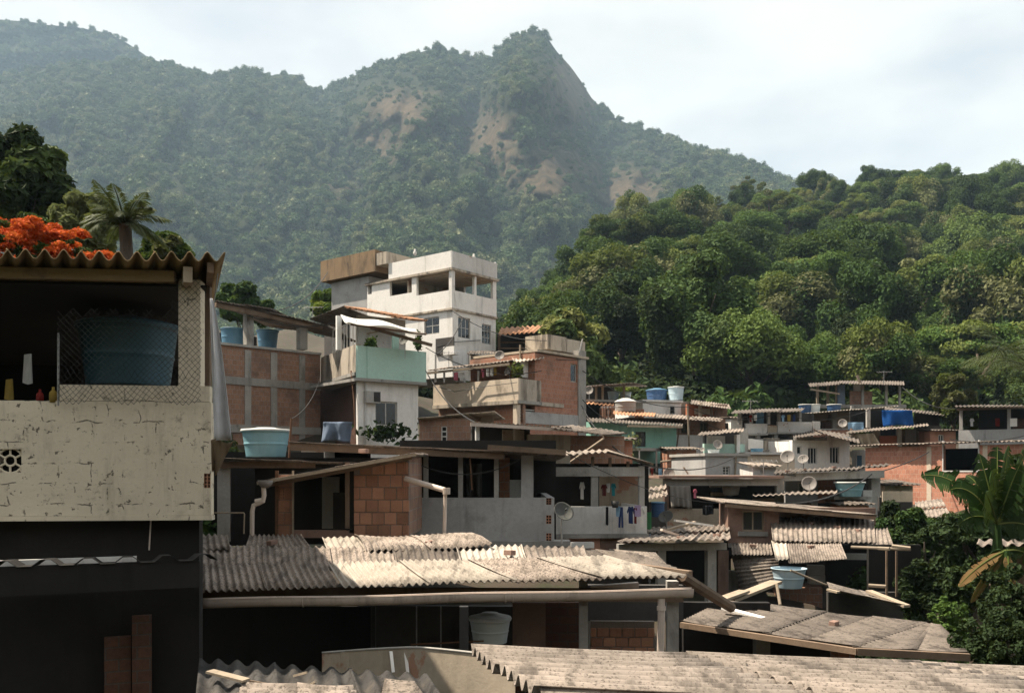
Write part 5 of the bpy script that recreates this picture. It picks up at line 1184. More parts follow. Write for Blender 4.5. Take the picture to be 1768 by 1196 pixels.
for (x, y, w, h, m, kd, lb) in ((1043, 873, 11, 36, 'white', 'trousers', 'white and dark trousers hung leftmost on the hut parapet'), (1048, 875, 5, 32, 'black', 'towel', 'narrow black cloth beside the leftmost trousers on the hut'), (1072, 875, 14, 36, 'navy', 'trousers', 'navy trousers hung second on the hut parapet'), (1067, 874, 8, 18, 'sky', 'towel', 'light blue cloth tucked behind the navy trousers'), (1089, 874, 14, 30, 'navy', 'shirt', 'dark patterned shirt in the middle of the hut washing'), (1097, 876, 8, 28, 'maroon', 'shirt', 'dark red shirt on the hut parapet'), (1101, 872, 12, 20, 'lilac', 'towel', 'lilac towel near the right end of the hut parapet'), (1108, 874, 10, 36, 'white', 'shirt', 'long white shirt at the right end of the hut parapet')):
    garment(lb, x, y, w, h, 21.9, M['c_'+m], kd)
for (x, y, w, h, m, kd, lb) in ((1005, 832, 10, 30, 'white', 'shirt', 'white shirt hanging in the shade inside the washing hut'), (1043, 836, 12, 20, 'maroon', 'shirt', 'dark red shirt inside the washing hut'), (1059, 834, 10, 22, 'teal', 'shirt', 'turquoise shirt inside the washing hut'), (1050, 834, 6, 16, 'white', 'towel', 'small pale cloth between the red and turquoise shirts'), (1120, 884, 10, 30, 'green', 'towel', 'dark green cloth hanging right of the hut corner')):
    garment(lb, x, y, w, h, 22.6, M['c_'+m], kd)
tag(MB().lathe(P(1062, 876, 21.8), [(.001,0),(.07,0),(.10,.16),(.09,.16),(.001,.03)], 14).build('bucket', M['iron']), 'small dark bucket on the hut parapet', 'bucket')

# ------------------------------------------------------------------ mid roofs between the gutter shed and the car port
t = Thing('patched_shed', 'narrow shed roofed with overlapping grey sheets right of the gutter shed', 'shed', (980, 16.0), (1190, 15.0), 1010)
roof(t.o, P(960,962,15.6), P(1185,990,14.2), P(1100,958,16.0), P(955,944,17.0), 2, 1, M['fibrogrey'], .177, .022, .03, False, 6)
roof(t.o, P(1060,966,15.9), P(1150,975,15.4), P(1130,955,17.0), P(1050,948,17.6), 1, 1, M['fibro'], .177, .022, .02, False, 6)
MB().beam(P(1075,974,15.0), P(1192,990,14.1), .12, .09).build('edge_board', M['wood'], t.o); t.bp('wall', 1010, 985, 1120, 1040, 1.5, .12, M['darkwall'])
MB().beam(P(1020,1017,12.0), P(1102,1011,12.0), .12, .10).build('white_pipe', M['pvc'], t.o)
t = Thing('car_port', 'open dark shed on concrete columns with a rubble strewn sheet roof', 'shed', (1068, 21.0), (1262, 21.4), 1040)
t.bp('beam', 1068, 938, 1255, 950, 0, .2, M['concrete'])
roof(t.o, P(1064,940,20.6), P(1262,932,20.9), P(1258,908,25.2), P(1130,912,24.8), 3, 2, M['fibro'], .177, .028, .06, True, 6)
for (a, b) in ((1136, 1150), (1222, 1237)): post(t, a, b, 948, 1040, .05, M['concrete'])
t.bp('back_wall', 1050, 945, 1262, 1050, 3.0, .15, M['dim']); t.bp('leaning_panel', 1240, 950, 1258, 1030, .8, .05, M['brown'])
for i, (xa, ya, xb, yb, w, m, lb) in enumerate(((1150,917,1200,903,.16,'palewood','pale board lying across the car port roof'), (1165,900,1230,909,.12,'white','white plank at the back of the car port roof'), (1118,933,1160,928,.10,'palewood','long lath at the front edge of the car port roof'), (1142,916,1170,925,.10,'pvc','short pipe end lying on the car port roof'))):
    stick(lb, 'board', P(xa,ya-2,22.4-.3*i), P(xb,yb-2,22.6-.3*i), w, M[m], .05, 'board', 'scraps on the roofs')
stick('long pole leaning down from the gutter shed to the wide roof', 'leaning_pole', P(1176,994,11.2), P(1262,1048,13.0), .075, M['wood'], tube=True)
dish('dark satellite dish lying over the car port roof', 1150, 893, 26, 23.4, M['dishdark'], (-.35,-.55,.6), .4)
# ------------------------------------------------------------------ right of centre: brown house under corrugated roofs
t = Thing('brown_window_house', 'brown plastered house with one square window beside a corrugated roof', 'house', (1256, 24.0), (1515, 23.4), 1030)
WN = t.hole(1281, 881, 1319, 917)
u0, u1, z0, z1 = t.rect(1257, 872, 1345, 938); t.plate('wall', (u0, u1), (z0, z1), [WN], 0, .14, M['brown']); t.window(WN, 0, M['palewood'], M['glass'], 1, 0, .045)
t.box('window_sill', WN[0]-.1, WN[1]+.1, -.06, .0, WN[2]-.12, WN[2]-.002, M['concrete']); t.box('side_wall', u0, u0+.14, .14, 3.6, z0, z1, M['brown']); t.box('ledge', u0, u1, -.1, .14, z0-.10, z0-.003, M['concrete'])
t.bp('upper_wall', 1345, 876, 1512, 905, .6, .14, M['brown']); t.bp('back_wall', 1250, 880, 1512, 1030, 3.4, .15, M['dim'])
a, b = P(1253, 868, 23.6), P(1513, 890, 23.0); roof(t.o, a, b, b+Vector((.2,3.6,.05)), a+Vector((0,3.6,.05)), 3, 1, M['fibro'], .15, .022, .02, False, 6)
MB().beam(a+Vector((0,.05,-.06)), b+Vector((0,.05,-.06)), .05, .09).build('fascia', M['wood'], t.o)
roof(t.o, P(1334,934,22.4), P(1512,936,22.0), P(1508,893,23.9), P(1330,893,24.3), 3, 1, M['fibro'], .118, .021, .03, True, 8, sag=.02)
roof(t.o, P(1505,942,21.9), P(1542,940,21.8), P(1532,912,23.0), P(1508,912,23.1), 1, 1, M['fibro'], .118, .021, .01, True, 8)
roof(t.o, P(1362,972,21.2), P(1463,966,21.0), P(1450,934,22.3), P(1357,934,22.5), 2, 1, M['fibro'], .062, .012, .03, True, 6)
roof(t.o, P(1340,968,21.3), P(1362,965,21.3), P(1357,934,22.5), P(1332,934,22.5), 1, 1, M['fibrolt'], .10, .015, .02, True, 6)
roof(t.o, P(1264,957,22.6), P(1334,957,22.6), P(1330,937,23.5), P(1262,937,23.5), 1, 1, M['fibro'], .085, .016, .01, True, 6)
roof(t.o, P(1277,1018,22.4), P(1345,1000,22.0), P(1345,960,22.6), P(1264,960,22.9), 1, 2, M['fibrodk'], .12, .018, .02, False, 6, name='leaning_sheet')
t.bp('lower_wall', 1345, 955, 1425, 1030, 1.6, .14, M['darkwall']); t.bp('lower_wall', 1425, 940, 1512, 1030, 1.8, .14, M['dim'])
t.bp('block_pier', 1396, 976, 1424, 992, -.35, .3, M['concrete']); t.bp('block_pier', 1397, 993, 1425, 1008, -.36, .3, M['concrete']); t.bp('block_pier', 1392, 1009, 1418, 1022, -.34, .3, M['brown'])
t.bp('pale_panel', 1455, 955, 1502, 966, .3, .05, M['whitegrey']); t.bp('plinth', 1340, 1014, 1420, 1055, -.6, .8, M['brickdull'])
t.bp('foot_wall', 1258, 985, 1276, 1030, -.3, .2, M['concrete'])
for x, y in ((1385, 902), (1402, 911)): pass
tank('pale blue open tank below the corrugated roofs, a pole across it', 1362, 980, 1014, 58, 21.0, M['tank_pale'], .74, None)
stick('thin pole slanting across the pale blue tank', 'pole', P(1365,984,20.2), P(1427,1010,20.4), .025, M['palewood'], tube=True)
stick('pale plank sloping up to the pale blue tank', 'plank', P(1258,1036,19.0), P(1340,1004,20.6), .30, M['palewood'], .06, 'plank')
stick('second pale plank lying lower under the sloping plank', 'plank', P(1240,1036,18.4), P(1285,1020,19.4), .25, M['palewood'], .05, 'plank')
stick('thin dry branch propped under the pale blue tank', 'branch', P(1341,1008,20.0), P(1347,1044,19.6), .035, M['palewood'], tube=True, cat='branch')
# wide grey roof
t = Thing('wide_grey_roof', 'wide low grey-brown sheet roof with loose boards, right of the gutter shed', 'roof', (1175, 13.0), (1660, 13.0), 1150)
roof(t.o, P(1178,1072,12.2), P(1480,1118,10.4), P(1600,1076,13.6), P(1250,1036,15.2), 4, 1, M['fibrogrey'], .177, .012, .02, False, 6, sag=.01)
roof(t.o, P(1470,1117,10.4), P(1672,1128,10.2), P(1624,1079,13.4), P(1590,1075,13.6), 2, 1, M['fibrogrey'], .177, .012, .02, False, 6, sag=.01)
MB().beam(P(1176,1078,12.15), P(1480,1124,10.35), .06, .07).build('edge_board', M['wood'], t.o); MB().beam(P(1480,1124,10.35), P(1674,1134,10.15), .06, .08).build('edge_board', M['wood'], t.o)
t.bp('wall', 1180, 1085, 1460, 1150, .6, .14, M['dim']); post(t, 1306, 1330, 1098, 1150, .0, M['concrete']); t.bp('brick_end', 1448, 1108, 1476, 1150, -1.4, .3, M['brick'])
for (xa, ya, xb, yb, w, m, lb) in ((1249,1052,1318,1070,.14,'white','white board lying on the wide grey roof'), (1318,1070,1350,1076,.12,'white','broken white board end on the wide grey roof'), (1270,1068,1362,1080,.05,'wood','dark lath under the white board'), (1372,1078,1430,1083,.035,'wood','lone dark lath right of the white board')):
    p, q = P(xa,ya-3,13.3), P(xb,yb-3,12.9); stick(lb, 'board', p, q, w, M[m], .03, 'board', 'scraps on the roofs')
MB().beam(P(1174,1052,12.9), P(1240,1038,14.8), .3, .04)
# dark shed among the plants
t = Thing('dark_garden_shed', 'dark ramshackle shed in shade behind the pale blue tank', 'shed', (1424, 19.5), (1590, 19.5), 1080)
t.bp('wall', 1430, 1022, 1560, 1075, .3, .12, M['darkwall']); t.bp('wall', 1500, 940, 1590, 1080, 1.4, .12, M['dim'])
roof(t.o, P(1430,1016,18.6), P(1560,1046,17.6), P(1540,1034,19.4), P(1425,1006,20.4), 2, 1, M['fibrodk'], .177, .02, .03, False, 5)
MB().beam(P(1500,1020,18.6), P(1566,1046,17.6), .16, .05).build('roof_board', M['palewood'], t.o); MB().beam(P(1430,1017,18.6), P(1448,1022,18.4), .12, .04).build('roof_board', M['palewood'], t.o)
for x in (1530, 1547): post(t, x, x+3, 950, 1030, .2, M['wood'], 'post')
for (xa, ya, xb, yb) in ((1516, 946, 1536, 947), (1540, 942, 1572, 946), (1500, 1010, 1530, 1012)): MB().tube([P(xa,ya,19.2), P(xb,yb,19.0)], .04, 6).build('pole', M['palewood'], t.o)
t = Thing('small_patch_shed', 'small shed with a patched pale roof near the banana plant', 'shed', (1570, 27.5), (1645, 27.5), 960)
roof(t.o, P(1582,896,26.6), P(1643,892,26.4), P(1625,862,28.6), P(1580,868,28.6), 1, 2, M['fibro'], .12, .018, .05, True, 6); t.bp('wall', 1572, 890, 1640, 960, .6, .12, M['dim']); t.bp('side_panel', 1524, 848, 1576, 866, .9, .05, M['beige'])
t.bp('wall', 1518, 858, 1575, 960, 1.6, .12, M['darkwall'])

# ------------------------------------------------------------------ slab house with curtain
t = Thing('curtained_slab_house', 'flat roofed house with a long grey curtain hanging under its slab', 'house', (1140, 30.0), (1356, 30.0), 930)
t.bp('beam', 1146, 826, 1352, 838, 0, .22, M['concrete']); t.bp('roof_slab', 1138, 821, 1354, 825.5, -.25, 5, M['brown'])
u0, u1, z0, z1 = t.rect(1150, 878, 1262, 912); t.box('parapet', u0, u1, .05, .2, z0, z1, M['beige'])
t.bp('back_wall', 1146, 836, 1352, 912, 2.6, .15, M['dim']); post(t, 1147, 1155, 838, 880, .03, M['brown'], 'post'); post(t, 1341, 1353, 836, 900, .03, M['concrete'])
t.bp('shelf', 1228, 836, 1252, 841, 1.0, .3, M['palewood']); t.bp('shelf', 1230, 850, 1254, 856, .9, .3, M['palewood']); t.bp('shelf', 1276, 837, 1290, 840, .8, .3, M['palewood'])
t.bp('floor', 1150, 905, 1352, 912, .2, 2.4, M['concrete'])
hang('long grey curtain under the flat slab roof', 'curtain', 1156, 838, 1192, 876, 29.9, M['curtain'], 4, .06, 'curtain', dx=3)
hang('dark cloth over the beige parapet', 'cloth', 1213, 872, 1232, 888, 29.6, M['c_black'], 2, .03, 'cloth')
tag(MB().lathe(P(1262, 846, 30.6), [(.001,-.2),(.25,-.15),(.3,.1),(.28,.2),(.001,.2)], 14).build('basket', M['curtain']), 'grey basket hanging under the slab', 'basket')
dish('half hidden pale dish on the left end of the slab roof', 1155, 818, 20, 31.0, M['dish'], (-.3,-.85,.3), .4)
stick('short pale stick lying on the slab roof', 'board', P(1180,806,31), P(1188,818,31), .06, M['palewood'], .04, 'board', 'scraps on the roofs')
# house with the teal bowl tank
t = Thing('bowl_tank_house', 'grey house with debris along its roof edge and a teal bowl on its terrace', 'house', (1345, 31.0), (1575, 31.0), 930)
t.bp('wall', 1356, 822, 1412, 868, .5, .14, M['greywall']); t.bp('wall', 1412.5, 826, 1442, 868, .55, .14, M['brick']); t.bp('wall', 1442.5, 822, 1520, 905, 2.2, .14, M['darkwall'])
t.window(t.hole(1377, 832, 1397, 852, .5), .41, M['frame'], M['glass'], 1, 0, .05)
roof(t.o, P(1335,819,30.4), P(1530,806,30.4), P(1540,802,34), P(1340,813,34), 4, 1, M['fibrodk'], .177, .03, .09, True, 5, sag=.04)
MB().beam(P(1350,824,30.7), P(1525,818,30.7), .2, .25).build('beam', M['concrete'], t.o); post(t, 1505, 1520, 815, 905, .0, M['concrete'])
roof(t.o, P(1300,856,28.6), P(1445,852,28.4), P(1446,846,30.6), P(1300,852,30.8), 3, 1, M['fibro'], .177, .025, .04, True, 5)
t.bp('lower_wall', 1300, 860, 1402, 880, .9, .12, M['ochre']); t.bp('lower_wall', 1402, 860, 1520, 900, 1.2, .12, M['darkwall']); t.bp('white_block', 1404, 862, 1412, 876, .6, .2, M['white']); t.bp('meter_box', 1490, 846, 1506, 880, -.2, .2, M['whitegrey'])
t.bp('terrace', 1440, 857, 1505, 862, -.6, 1.6, M['concrete'])
tank('teal bowl shaped tank with a white rim on the terrace', 1467, 833, 857, 50, 30.4, M['tank_teal'], .72, M['lid'], lidh=.05)
dish('pale round satellite dish with a dark mark left of the teal bowl', 1397, 835, 25, 29.8, M['dish'], (-.25,-.9,.3), .45)

# ------------------------------------------------------------------ coral brick house at right
t = Thing('coral_brick_house', 'long coral brick house with a dark opening at the right', 'house', (1494, 42.0), (1810, 35.5), 900)
u0, u1 = t.u(1494), t.u(1810); zt = t.z(772, t.u(1520)); zb_ = t.z(868, u0)
op = (t.u(1629), t.u(1689), t.z(812, t.u(1660)), t.z(760, t.u(1660)))
t.plate('wall', (u0, u1), (zb_-1.0, zt), [op], 0, .16, M['coral']); t.box('side_wall', u0, u0+.16, .16, 5, zb_-1, zt, M['brickdull']); t.box('back_wall', u0, u1, 5, 5.2, zb_-1, zt, M['dim']); t.box('floor', u0+.16, u1, .16, 5, op[2]-.4, op[2]-.2, M['concrete'])
t.box('inner_wall', op[0]+.2, op[1]+.3, 2.6, 2.7, op[2], zt, M['greywall']); t.box('door', op[1]-.9, op[1]-.45, 2.4, 2.5, op[2], op[2]+1.0, M['white'])
for x in (1604, 1701): t.box('pillar', t.u(x-4), t.u(x+4), -.012, .15, zb_-.5, zt-.03, M['parapet'])
mb = MB(); t.hexa(mb, op[0]-.05, op[0], -.02, .1, op[2], op[3]); t.hexa(mb, op[1], op[1]+.05, -.02, .1, op[2], op[3]); t.hexa(mb, op[0]-.05, op[1]+.05, -.02, .1, op[2]-.06, op[2]); mb.build('opening_frame', M['whitegrey'], t.o)
a, b = t.w(u0-.6, -.32, zt+.10), t.w(u1, -.32, zt+.10); c, d = t.w(u1, 5.2, zt+.30), t.w(u0-.6, 5.2, zt+.30)
roof(t.o, a, b, c, d, 7, 1, M['fibro'], .177, .028, .03, True, 6)
# right-hand grey house under the trees
t = Thing('grey_frame_house', 'grey open framed upper floor at the right edge below the trees', 'house', (1652, 46.0), (1800, 44.0), 800)
u0, u1, z0, z1 = t.rect(1655, 741, 1800, 758); t.box('parapet', u0, u1, 0, .15, z0-.6, z1, M['greywall'])
for x in (1659, 1742): post(t, x-3, x+3, 706, 742, .02, M['concrete'])
t.bp('beam', 1652, 702, 1800, 706, -.1, .2, M['wood']); t.bp('back_wall', 1690, 706, 1800, 758, 4, .15, M['dim']); t.bp('panel', 1744, 722, 1756, 736, .0, .05, M['white']); t.bp('inner_wall', 1748, 722, 1800, 742, 1.0, .1, M['brickdark'])
roof(t.o, P(1648,702,45.4), P(1800,703,43.4), P(1800,699,48), P(1652,699,50), 3, 1, M['fibrodk'], .177, .03, .03, True, 5)
# house with the blue tarpaulin
t = Thing('blue_tarp_house', 'low house with orange panels beneath a blue tarpaulin', 'house', (1465, 48.0), (1625, 48.0), 800)
roof(t.o, P(1460,748,46.6), P(1604,735,46.6), P(1600,731,49), P(1470,742,49), 4, 1, M['fibro'], .177, .03, .04, True, 5)
t.bp('wall', 1505, 742, 1520, 772, .3, .15, M['beige']); t.bp('panel', 1519, 752, 1550, 772, .2, .1, M['orange']); t.bp('wall', 1519, 740, 1551, 752, 1.5, .1, M['dim']); post(t, 1550, 1557, 740, 770, .1, M['whitegrey'])
t.bp('wall', 1558, 740, 1598, 772, .3, .1, M['ochre']); t.bp('curtain_panel', 1563, 741, 1582, 768, .2, .05, M['curtain']); t.bp('wall', 1598, 735, 1625, 772, .5, .1, M['darkwall'])
t.bp('upper_wall', 1468, 708, 1525, 742, 2.6, .15, M['dim']); post(t, 1497, 1503, 706, 738, .8, M['concrete']); t.bp('upper_wall', 1580, 712, 1622, 740, 2.2, .15, M['darkwall'])
roof(t.o, P(1526,707,48.6), P(1630,717,48.6), P(1630,712,52), P(1530,703,52), 3, 1, M['fibrodk'], .177, .03, .03, True, 5)
hang('bright blue tarpaulin hung under the roof edge', 'tarpaulin', 1523, 708, 1576, 735, 48.3, M['tarp'], 2, .12, 'tarpaulin', dx=3)
hang('pale blue washing hung beside the satellite dish', 'cloth', 1464, 729, 1491, 742, 47.6, M['c_sky'], 2, .05, 'cloth')
hang('ragged beige cloth sagging under the roof edge', 'cloth', 1468, 748, 1510, 770, 46.8, cloth('beige_rag', (.42,.34,.25)), 3, .15, 'cloth', dx=8)
# roofless frame above
t = Thing('open_frame_storey', 'unfinished open storey with bare posts and a thin roof below the forest', 'house', (1402, 58.0), (1560, 58.0), 720)
for x in (1412, 1430, 1445, 1490, 1531, 1554): post(t, x-1.8, x+1.8, 664, 700, 1.0 if x in (1430, 1445) else .1, M['palewood'] if x < 1480 else M['concrete'], 'post', .15)
t.bp('wall', 1447, 664, 1459, 698, .3, .15, M['tarpgrey']); t.bp('wall', 1468, 675, 1506, 702, .4, .15, M['brickdull']); t.bp('parapet', 1395, 698, 1565, 704, .2, .2, M['concrete']); t.bp('glass_box', 1476, 664, 1490, 675, .6, .3, M['whitegrey'])
roof(t.o, P(1398,668,57.4), P(1450,664,57.4), P(1450,658,62), P(1395,662,62), 2, 1, M['fibrogrey'], .177, .03, .03, True, 5); roof(t.o, P(1448,662,57.4), P(1562,665,57.4), P(1560,658,62), P(1450,657,62), 3, 1, M['fibrodk'], .177, .03, .03, True, 5)
MB().beam(P(1400,672,57.5), P(1450,680,57.2), .1, .1).build('rail', M['palewood'], t.o); MB().beam(P(1480,648,57), P(1485,661,57), .22, .10).build('board', M['palewood'], t.o)
t = Thing('long_roof_house', 'house under a long pale corrugated roof edge below the forest', 'house', (1336, 53.0), (1555, 53.0), 760)
a, b = P(1334, 718, 51.6), P(1552, 701, 52.0); roof(t.o, a, b, b+Vector((0,3.4,.0)), a+Vector((0,3.4,0)), 6, 1, M['fibrolt'], .177, .03, .02, True, 5)
t.bp('wall', 1382, 714, 1440, 728, .4, .15, M['ochre']); t.bp('wall', 1440, 712, 1470, 740, .3, .15, M['beige']); t.bp('wall', 1420, 728, 1445, 745, 1.0, .1, M['brown']); post(t, 1343, 1346, 716, 730, .1, M['whitegrey'], 'post'); post(t, 1438, 1445, 710, 745, .1, M['concrete'])
t.bp('back_wall', 1340, 714, 1520, 745, 2.2, .15, M['dim'])
t.bp('upper_parapet', 1470, 700, 1560, 706, 3.0, .2, M['concrete'])
dish('white round satellite dish under the long pale roof edge', 1455, 731, 15, 50.5, M['dish'], (-.3,-.85,.35), .4)
for (cx, w, m, lb) in ((1390, 22, 'tank_deep', 'dark blue tank on the left of the long pale roof'), (1406, 20, 'tank_white', 'whitish tank in the middle of the long pale roof'), (1440, 24, 'tank_deep', 'dark blue tank with a grey lid near the open storey')):
    tank(lb, cx, 699, 713, w, 56.0, M[m], .85, M['lid'], lidh=.12)
# white two-window house
t = Thing('white_two_window_house', 'white house with two barred windows under a dark sagging roof', 'house', (1368, 45.0), (1468, 46.0), 840)
hs = [(1395, 772, 1411, 801), (1433, 771, 1449, 800), (1376, 770, 1384, 784)]
shell(t, 1368, 760, 1467, 838, 4, M['white'], hs)
for h in hs: t.window(t.hole(*h), 0, M['whitegrey'], M['glass'], 2 if h[0] > 1390 else 0, 0, .05)
t.bp('gable', 1428, 753, 1467, 760, 0, .14, M['white']); t.bp('coping', 1376, 754, 1428, 760, -.05, .3, M['concrete'])
roof(t.o, P(1420,748,44.4), P(1484,766,44.0), P(1480,752,48.6), P(1400,740,49), 2, 1, M['fibrodk'], .177, .03, .05, True, 5); roof(t.o, P(1370,756,44.6), P(1420,750,44.4), P(1400,742,49), P(1368,748,49), 1, 1, M['fibrodk'], .177, .03, .05, True, 5)
dish('large beige satellite dish in front of the white two-window house', 1360, 789, 24, 40.5, M['dish'], (-.35,-.8,.45), .6)
dish('smaller grey satellite dish tilted beside the beige one', 1387, 793, 18, 40.0, M['dish'], (-.45,-.7,.55), .5)
# stacked balconies and cream house
t = Thing('cream_box_house', 'small cream house below cluttered stacked balconies', 'house', (1288, 42.0), (1372, 42.0), 850)
shell(t, 1290, 785, 1372, 850, 3, M['parapet'], [(1312, 801, 1325, 809)]); t.bp('grille', 1312, 801, 1325, 809, .05, .04, M['whitegrey']); t.bp('roof_slab', 1286, 780, 1374, 784.5, -.15, 3.2, M['whitegrey'])
t.bp('ledge', 1290, 812, 1345, 820, -.3, .3, M['darkwall'])
t = Thing('stacked_balconies', 'stack of small grey balconies with barrels and parapets', 'house', (1284, 47.0), (1405, 48.0), 800)
for (x0, y0, x1, y1, m) in ((1288, 731, 1325, 748, 'whitegrey'), (1326, 734, 1342, 746, 'beige'), (1343, 728, 1402, 746, 'whitegrey'), (1292, 757, 1318, 775, 'white'), (1320, 756, 1346, 776, 'mouldy'), (1347, 758, 1368, 776, 'concrete')):
    t.bp('parapet', x0, y0, x1, y1, .1 if y0 < 750 else -.3, .14, M[m]); t.bp('slab', x0-1, y1, x1+1, y1+3, .0 if y0 < 750 else -.4, 1.6, M['concrete'])
for x in (1278, 1298, 1328, 1346, 1382): post(t, x-2, x+2, 711, 732, .2, M['concrete'], 'post', .15)
for x in (1310, 1340, 1370): post(t, x-3, x+3, 747, 758, .1, M['concrete'], 'post', .2)
t.bp('back_wall', 1282, 712, 1405, 790, 1.8, .15, M['darkwall'])
roof(t.o, P(1262,714,46.4), P(1384,710,46.8), P(1390,704,50), P(1270,708,50), 3, 1, M['fibrodk'], .177, .03, .05, True, 5)
t.bp('railing', 1404, 727, 1416, 742, -.2, .05, M['whitegrey'])
tank('small light blue tub on the stacked balconies', 1307, 774, 783, 22, 45.5, M['tank_blue'], .85, None)
tank('blue barrel under the roof of the stacked balconies', 1312, 713, 731, 14, 47.8, M['tank_blue'], .95, M['tank_blue'], lidh=.1)
# grey plain house and pale mint wall
t = Thing('grey_cottage', 'plain grey cement house with one tiny barred window', 'house', (1216, 38.0), (1292, 38.5), 850)
h = (1248, 805, 1260, 820); shell(t, 1218, 787, 1291, 850, 3.4, M['greywall'], [h], slab=M['concrete']); t.window(t.hole(*h), 0, M['whitegrey'], M['glass'], 1, 2, .04)
MB().tube([t.w(t.u(1270), -.05, t.z(788, t.u(1270))), t.w(t.u(1268), -.05, t.z(822, t.u(1268)))], .04, 6).build('pipe', M['palewood'], t.o)
t = Thing('pale_mint_room', 'small pale mint room under a ragged sheet roof', 'house', (1214, 42.0), (1290, 43.0), 820)
t.bp('wall', 1216, 766, 1286, 790, .2, .14, M['mint']); t.bp('wall', 1222, 752, 1252, 766, .5, .1, M['whitegrey']); post(t, 1272, 1278, 750, 788, .1, M['white']); t.bp('wall', 1276, 740, 1292, 790, .8, .14, M['concrete']); t.bp('back_wall', 1216, 745, 1290, 790, 2.4, .14, M['dim'])
roof(t.o, P(1204,752,41.2), P(1284,746,41.4), P(1284,740,44), P(1212,746,44), 2, 1, M['fibro'], .177, .03, .05, True, 5)
dish('pale satellite dish in front of the pale mint room', 1239, 768, 17, 40.6, M['dish'], (.2,-.85,.4), .4)
dish('small white dish left of the pale mint room', 1213, 776, 8, 41, M['dish'], (-.4,-.7,.4), .4)

# ------------------------------------------------------------------ sea-green house and its neighbours
t = Thing('sea_green_house', 'sea green house with one dark window below a tin roof edge', 'house', (1018, 44.0), (1172, 46.5), 850)
hs = [(1097, 745, 1115, 771), (1063, 744, 1074, 752)]; shell(t, 1020, 730, 1168, 815, 4, M['green'], hs)
for h in hs: t.window(t.hole(*h), 0, M['darkframe'], M['glass'], 1, 0, .06)
roof(t.o, P(1015,728,43.2), P(1178,736,45.6), P(1180,728,49), P(1012,721,47), 5, 1, M['fibrodk'], .177, .03, .03, True, 5); MB().beam(P(1084,735,43.4), P(1178,737,45.2), .08, .1).build('fascia', M['palewood'], t.o)
t.bp('lower_wall', 1112, 800, 1215, 850, -.6, .15, M['dkgreen']); t.bp('balcony_slab', 1078, 773, 1148, 778, -.9, .9, M['concrete'])
for x in (1104, 1134, 1147): post(t, x-1, x+1, 777, 832, -.9, M['whitegrey'], 'post', .06)
for y in (806, 820, 828): t.bp('rail', 1112, y, 1150, y+1.5, -.9, .04, M['whitegrey'])
MB().tube([P(1140,797,43), P(1165,794,43), P(1205,783,43)], .05, 6).build('roof_pipe', M['palewood'], t.o)
ivy('dry branching plant in front of the sea green wall', 1095, 762, 14, 30, 42.8, 60, M['lf_khaki'], .14, 'dry_plant')
t = Thing('lilac_grey_house', 'plain pale grey house with brown upper floor behind a tall pole', 'house', (1162, 48.0), (1264, 49.0), 850)
t.bp('wall', 1164, 751, 1262, 800, 0, .15, M['whitegrey']); hs = [(1208, 728, 1222, 750), (1176, 730, 1188, 748)]
shell(t, 1084, 722, 1252, 751, 4, M['brickdull'], hs, v=.3)
for h in hs: t.window(t.hole(*h, .3), .3, M['wood'], M['glass'], 1, 0, .06)
roof(t.o, P(1128,720,47.2), P(1244,728,47.6), P(1250,722,51), P(1130,714,51), 4, 1, M['fibro'], .177, .03, .04, True, 5)
roof(t.o, P(1058,715,46.6), P(1130,719,47), P(1132,713,50), P(1060,709,50), 2, 1, M['tile'], .2, .03, .04, True, 5)
t.bp('side_box', 1250, 730, 1290, 760, .6, .2, M['dim'])
stick('tall thin pole rising before the pale grey house', 'utility_pole', P(1187,700,46), P(1192,818,46), .05, M['palewood'], tube=True)
stick('slanting pole left of the tall thin pole', 'pole', P(1173,736,46), P(1166,790,46), .04, M['wood'], tube=True)
t = Thing('white_box_room', 'white cubic room with one small window carrying two blue tanks', 'house', (1108, 54.0), (1176, 55.0), 760)
h = (1157, 701, 1165, 714); shell(t, 1110, 694, 1176, 724, 4, M['white'], [h], slab=M['white']); t.window(t.hole(*h), 0, M['darkframe'], M['glass'], 0, 1, .07); t.bp('flank', 1176.5, 693, 1190, 724, .3, .15, M['beige'])
tank('wide dark blue tank on the white cubic room', 1134, 674, 692, 36, 56.5, M['tank_deep'], .9, M['tank_blue'], lidh=.2)
tank('tall pale blue tank on the white cubic room', 1167, 669, 691, 27, 56.0, M['tank_pale'], .86, M['lid'], lidh=.15)
t = Thing('orange_room', 'orange painted room with white panel beside the white cube', 'house', (1188, 54.0), (1262, 55.0), 760)
t.bp('wall', 1186, 698, 1232, 724, .5, .15, M['orange']); t.bp('panel', 1200, 705, 1227, 715, .42, .07, M['parapet']); t.bp('wall', 1232.5, 698, 1256, 724, .5, .15, M['brickdull']); post(t, 1208, 1212, 695, 722, .0, M['parapet'], 'post', .15); post(t, 1228, 1231, 697, 722, .0, M['palewood'], 'post', .15)
roof(t.o, P(1192,697,53.2), P(1262,706,53.4), P(1258,698,58), P(1194,690,58), 3, 1, M['fibro'], .177, .03, .03, True, 5)
tank('round grey cement tank with a domed top on the brown roof', 1080, 694, 711, 36, 50.0, M['tank_grey'], .96, M['lid'], lidh=.35)
t = Thing('two_tank_terrace', 'small open terrace with two pale tanks below the dark trees', 'terrace', (1010, 52.0), (1116, 53.0), 740)
roof(t.o, P(1008,667,51.2), P(1092,661,51.8), P(1118,667,55), P(1030,667,56), 3, 1, M['fibro'], .177, .03, .03, True, 5)
for x in (1030, 1041, 1078): post(t, x-1.5, x+1.5, 665, 690, .2, M['palewood'], 'post', .12)
t.bp('wall', 1008, 690, 1116, 694, 0, .2, M['concrete']); t.bp('wall', 1012, 694, 1062, 725, .2, .2, M['dim']); t.bp('back_wall', 1012, 668, 1060, 690, 3, .15, M['darkwall'])
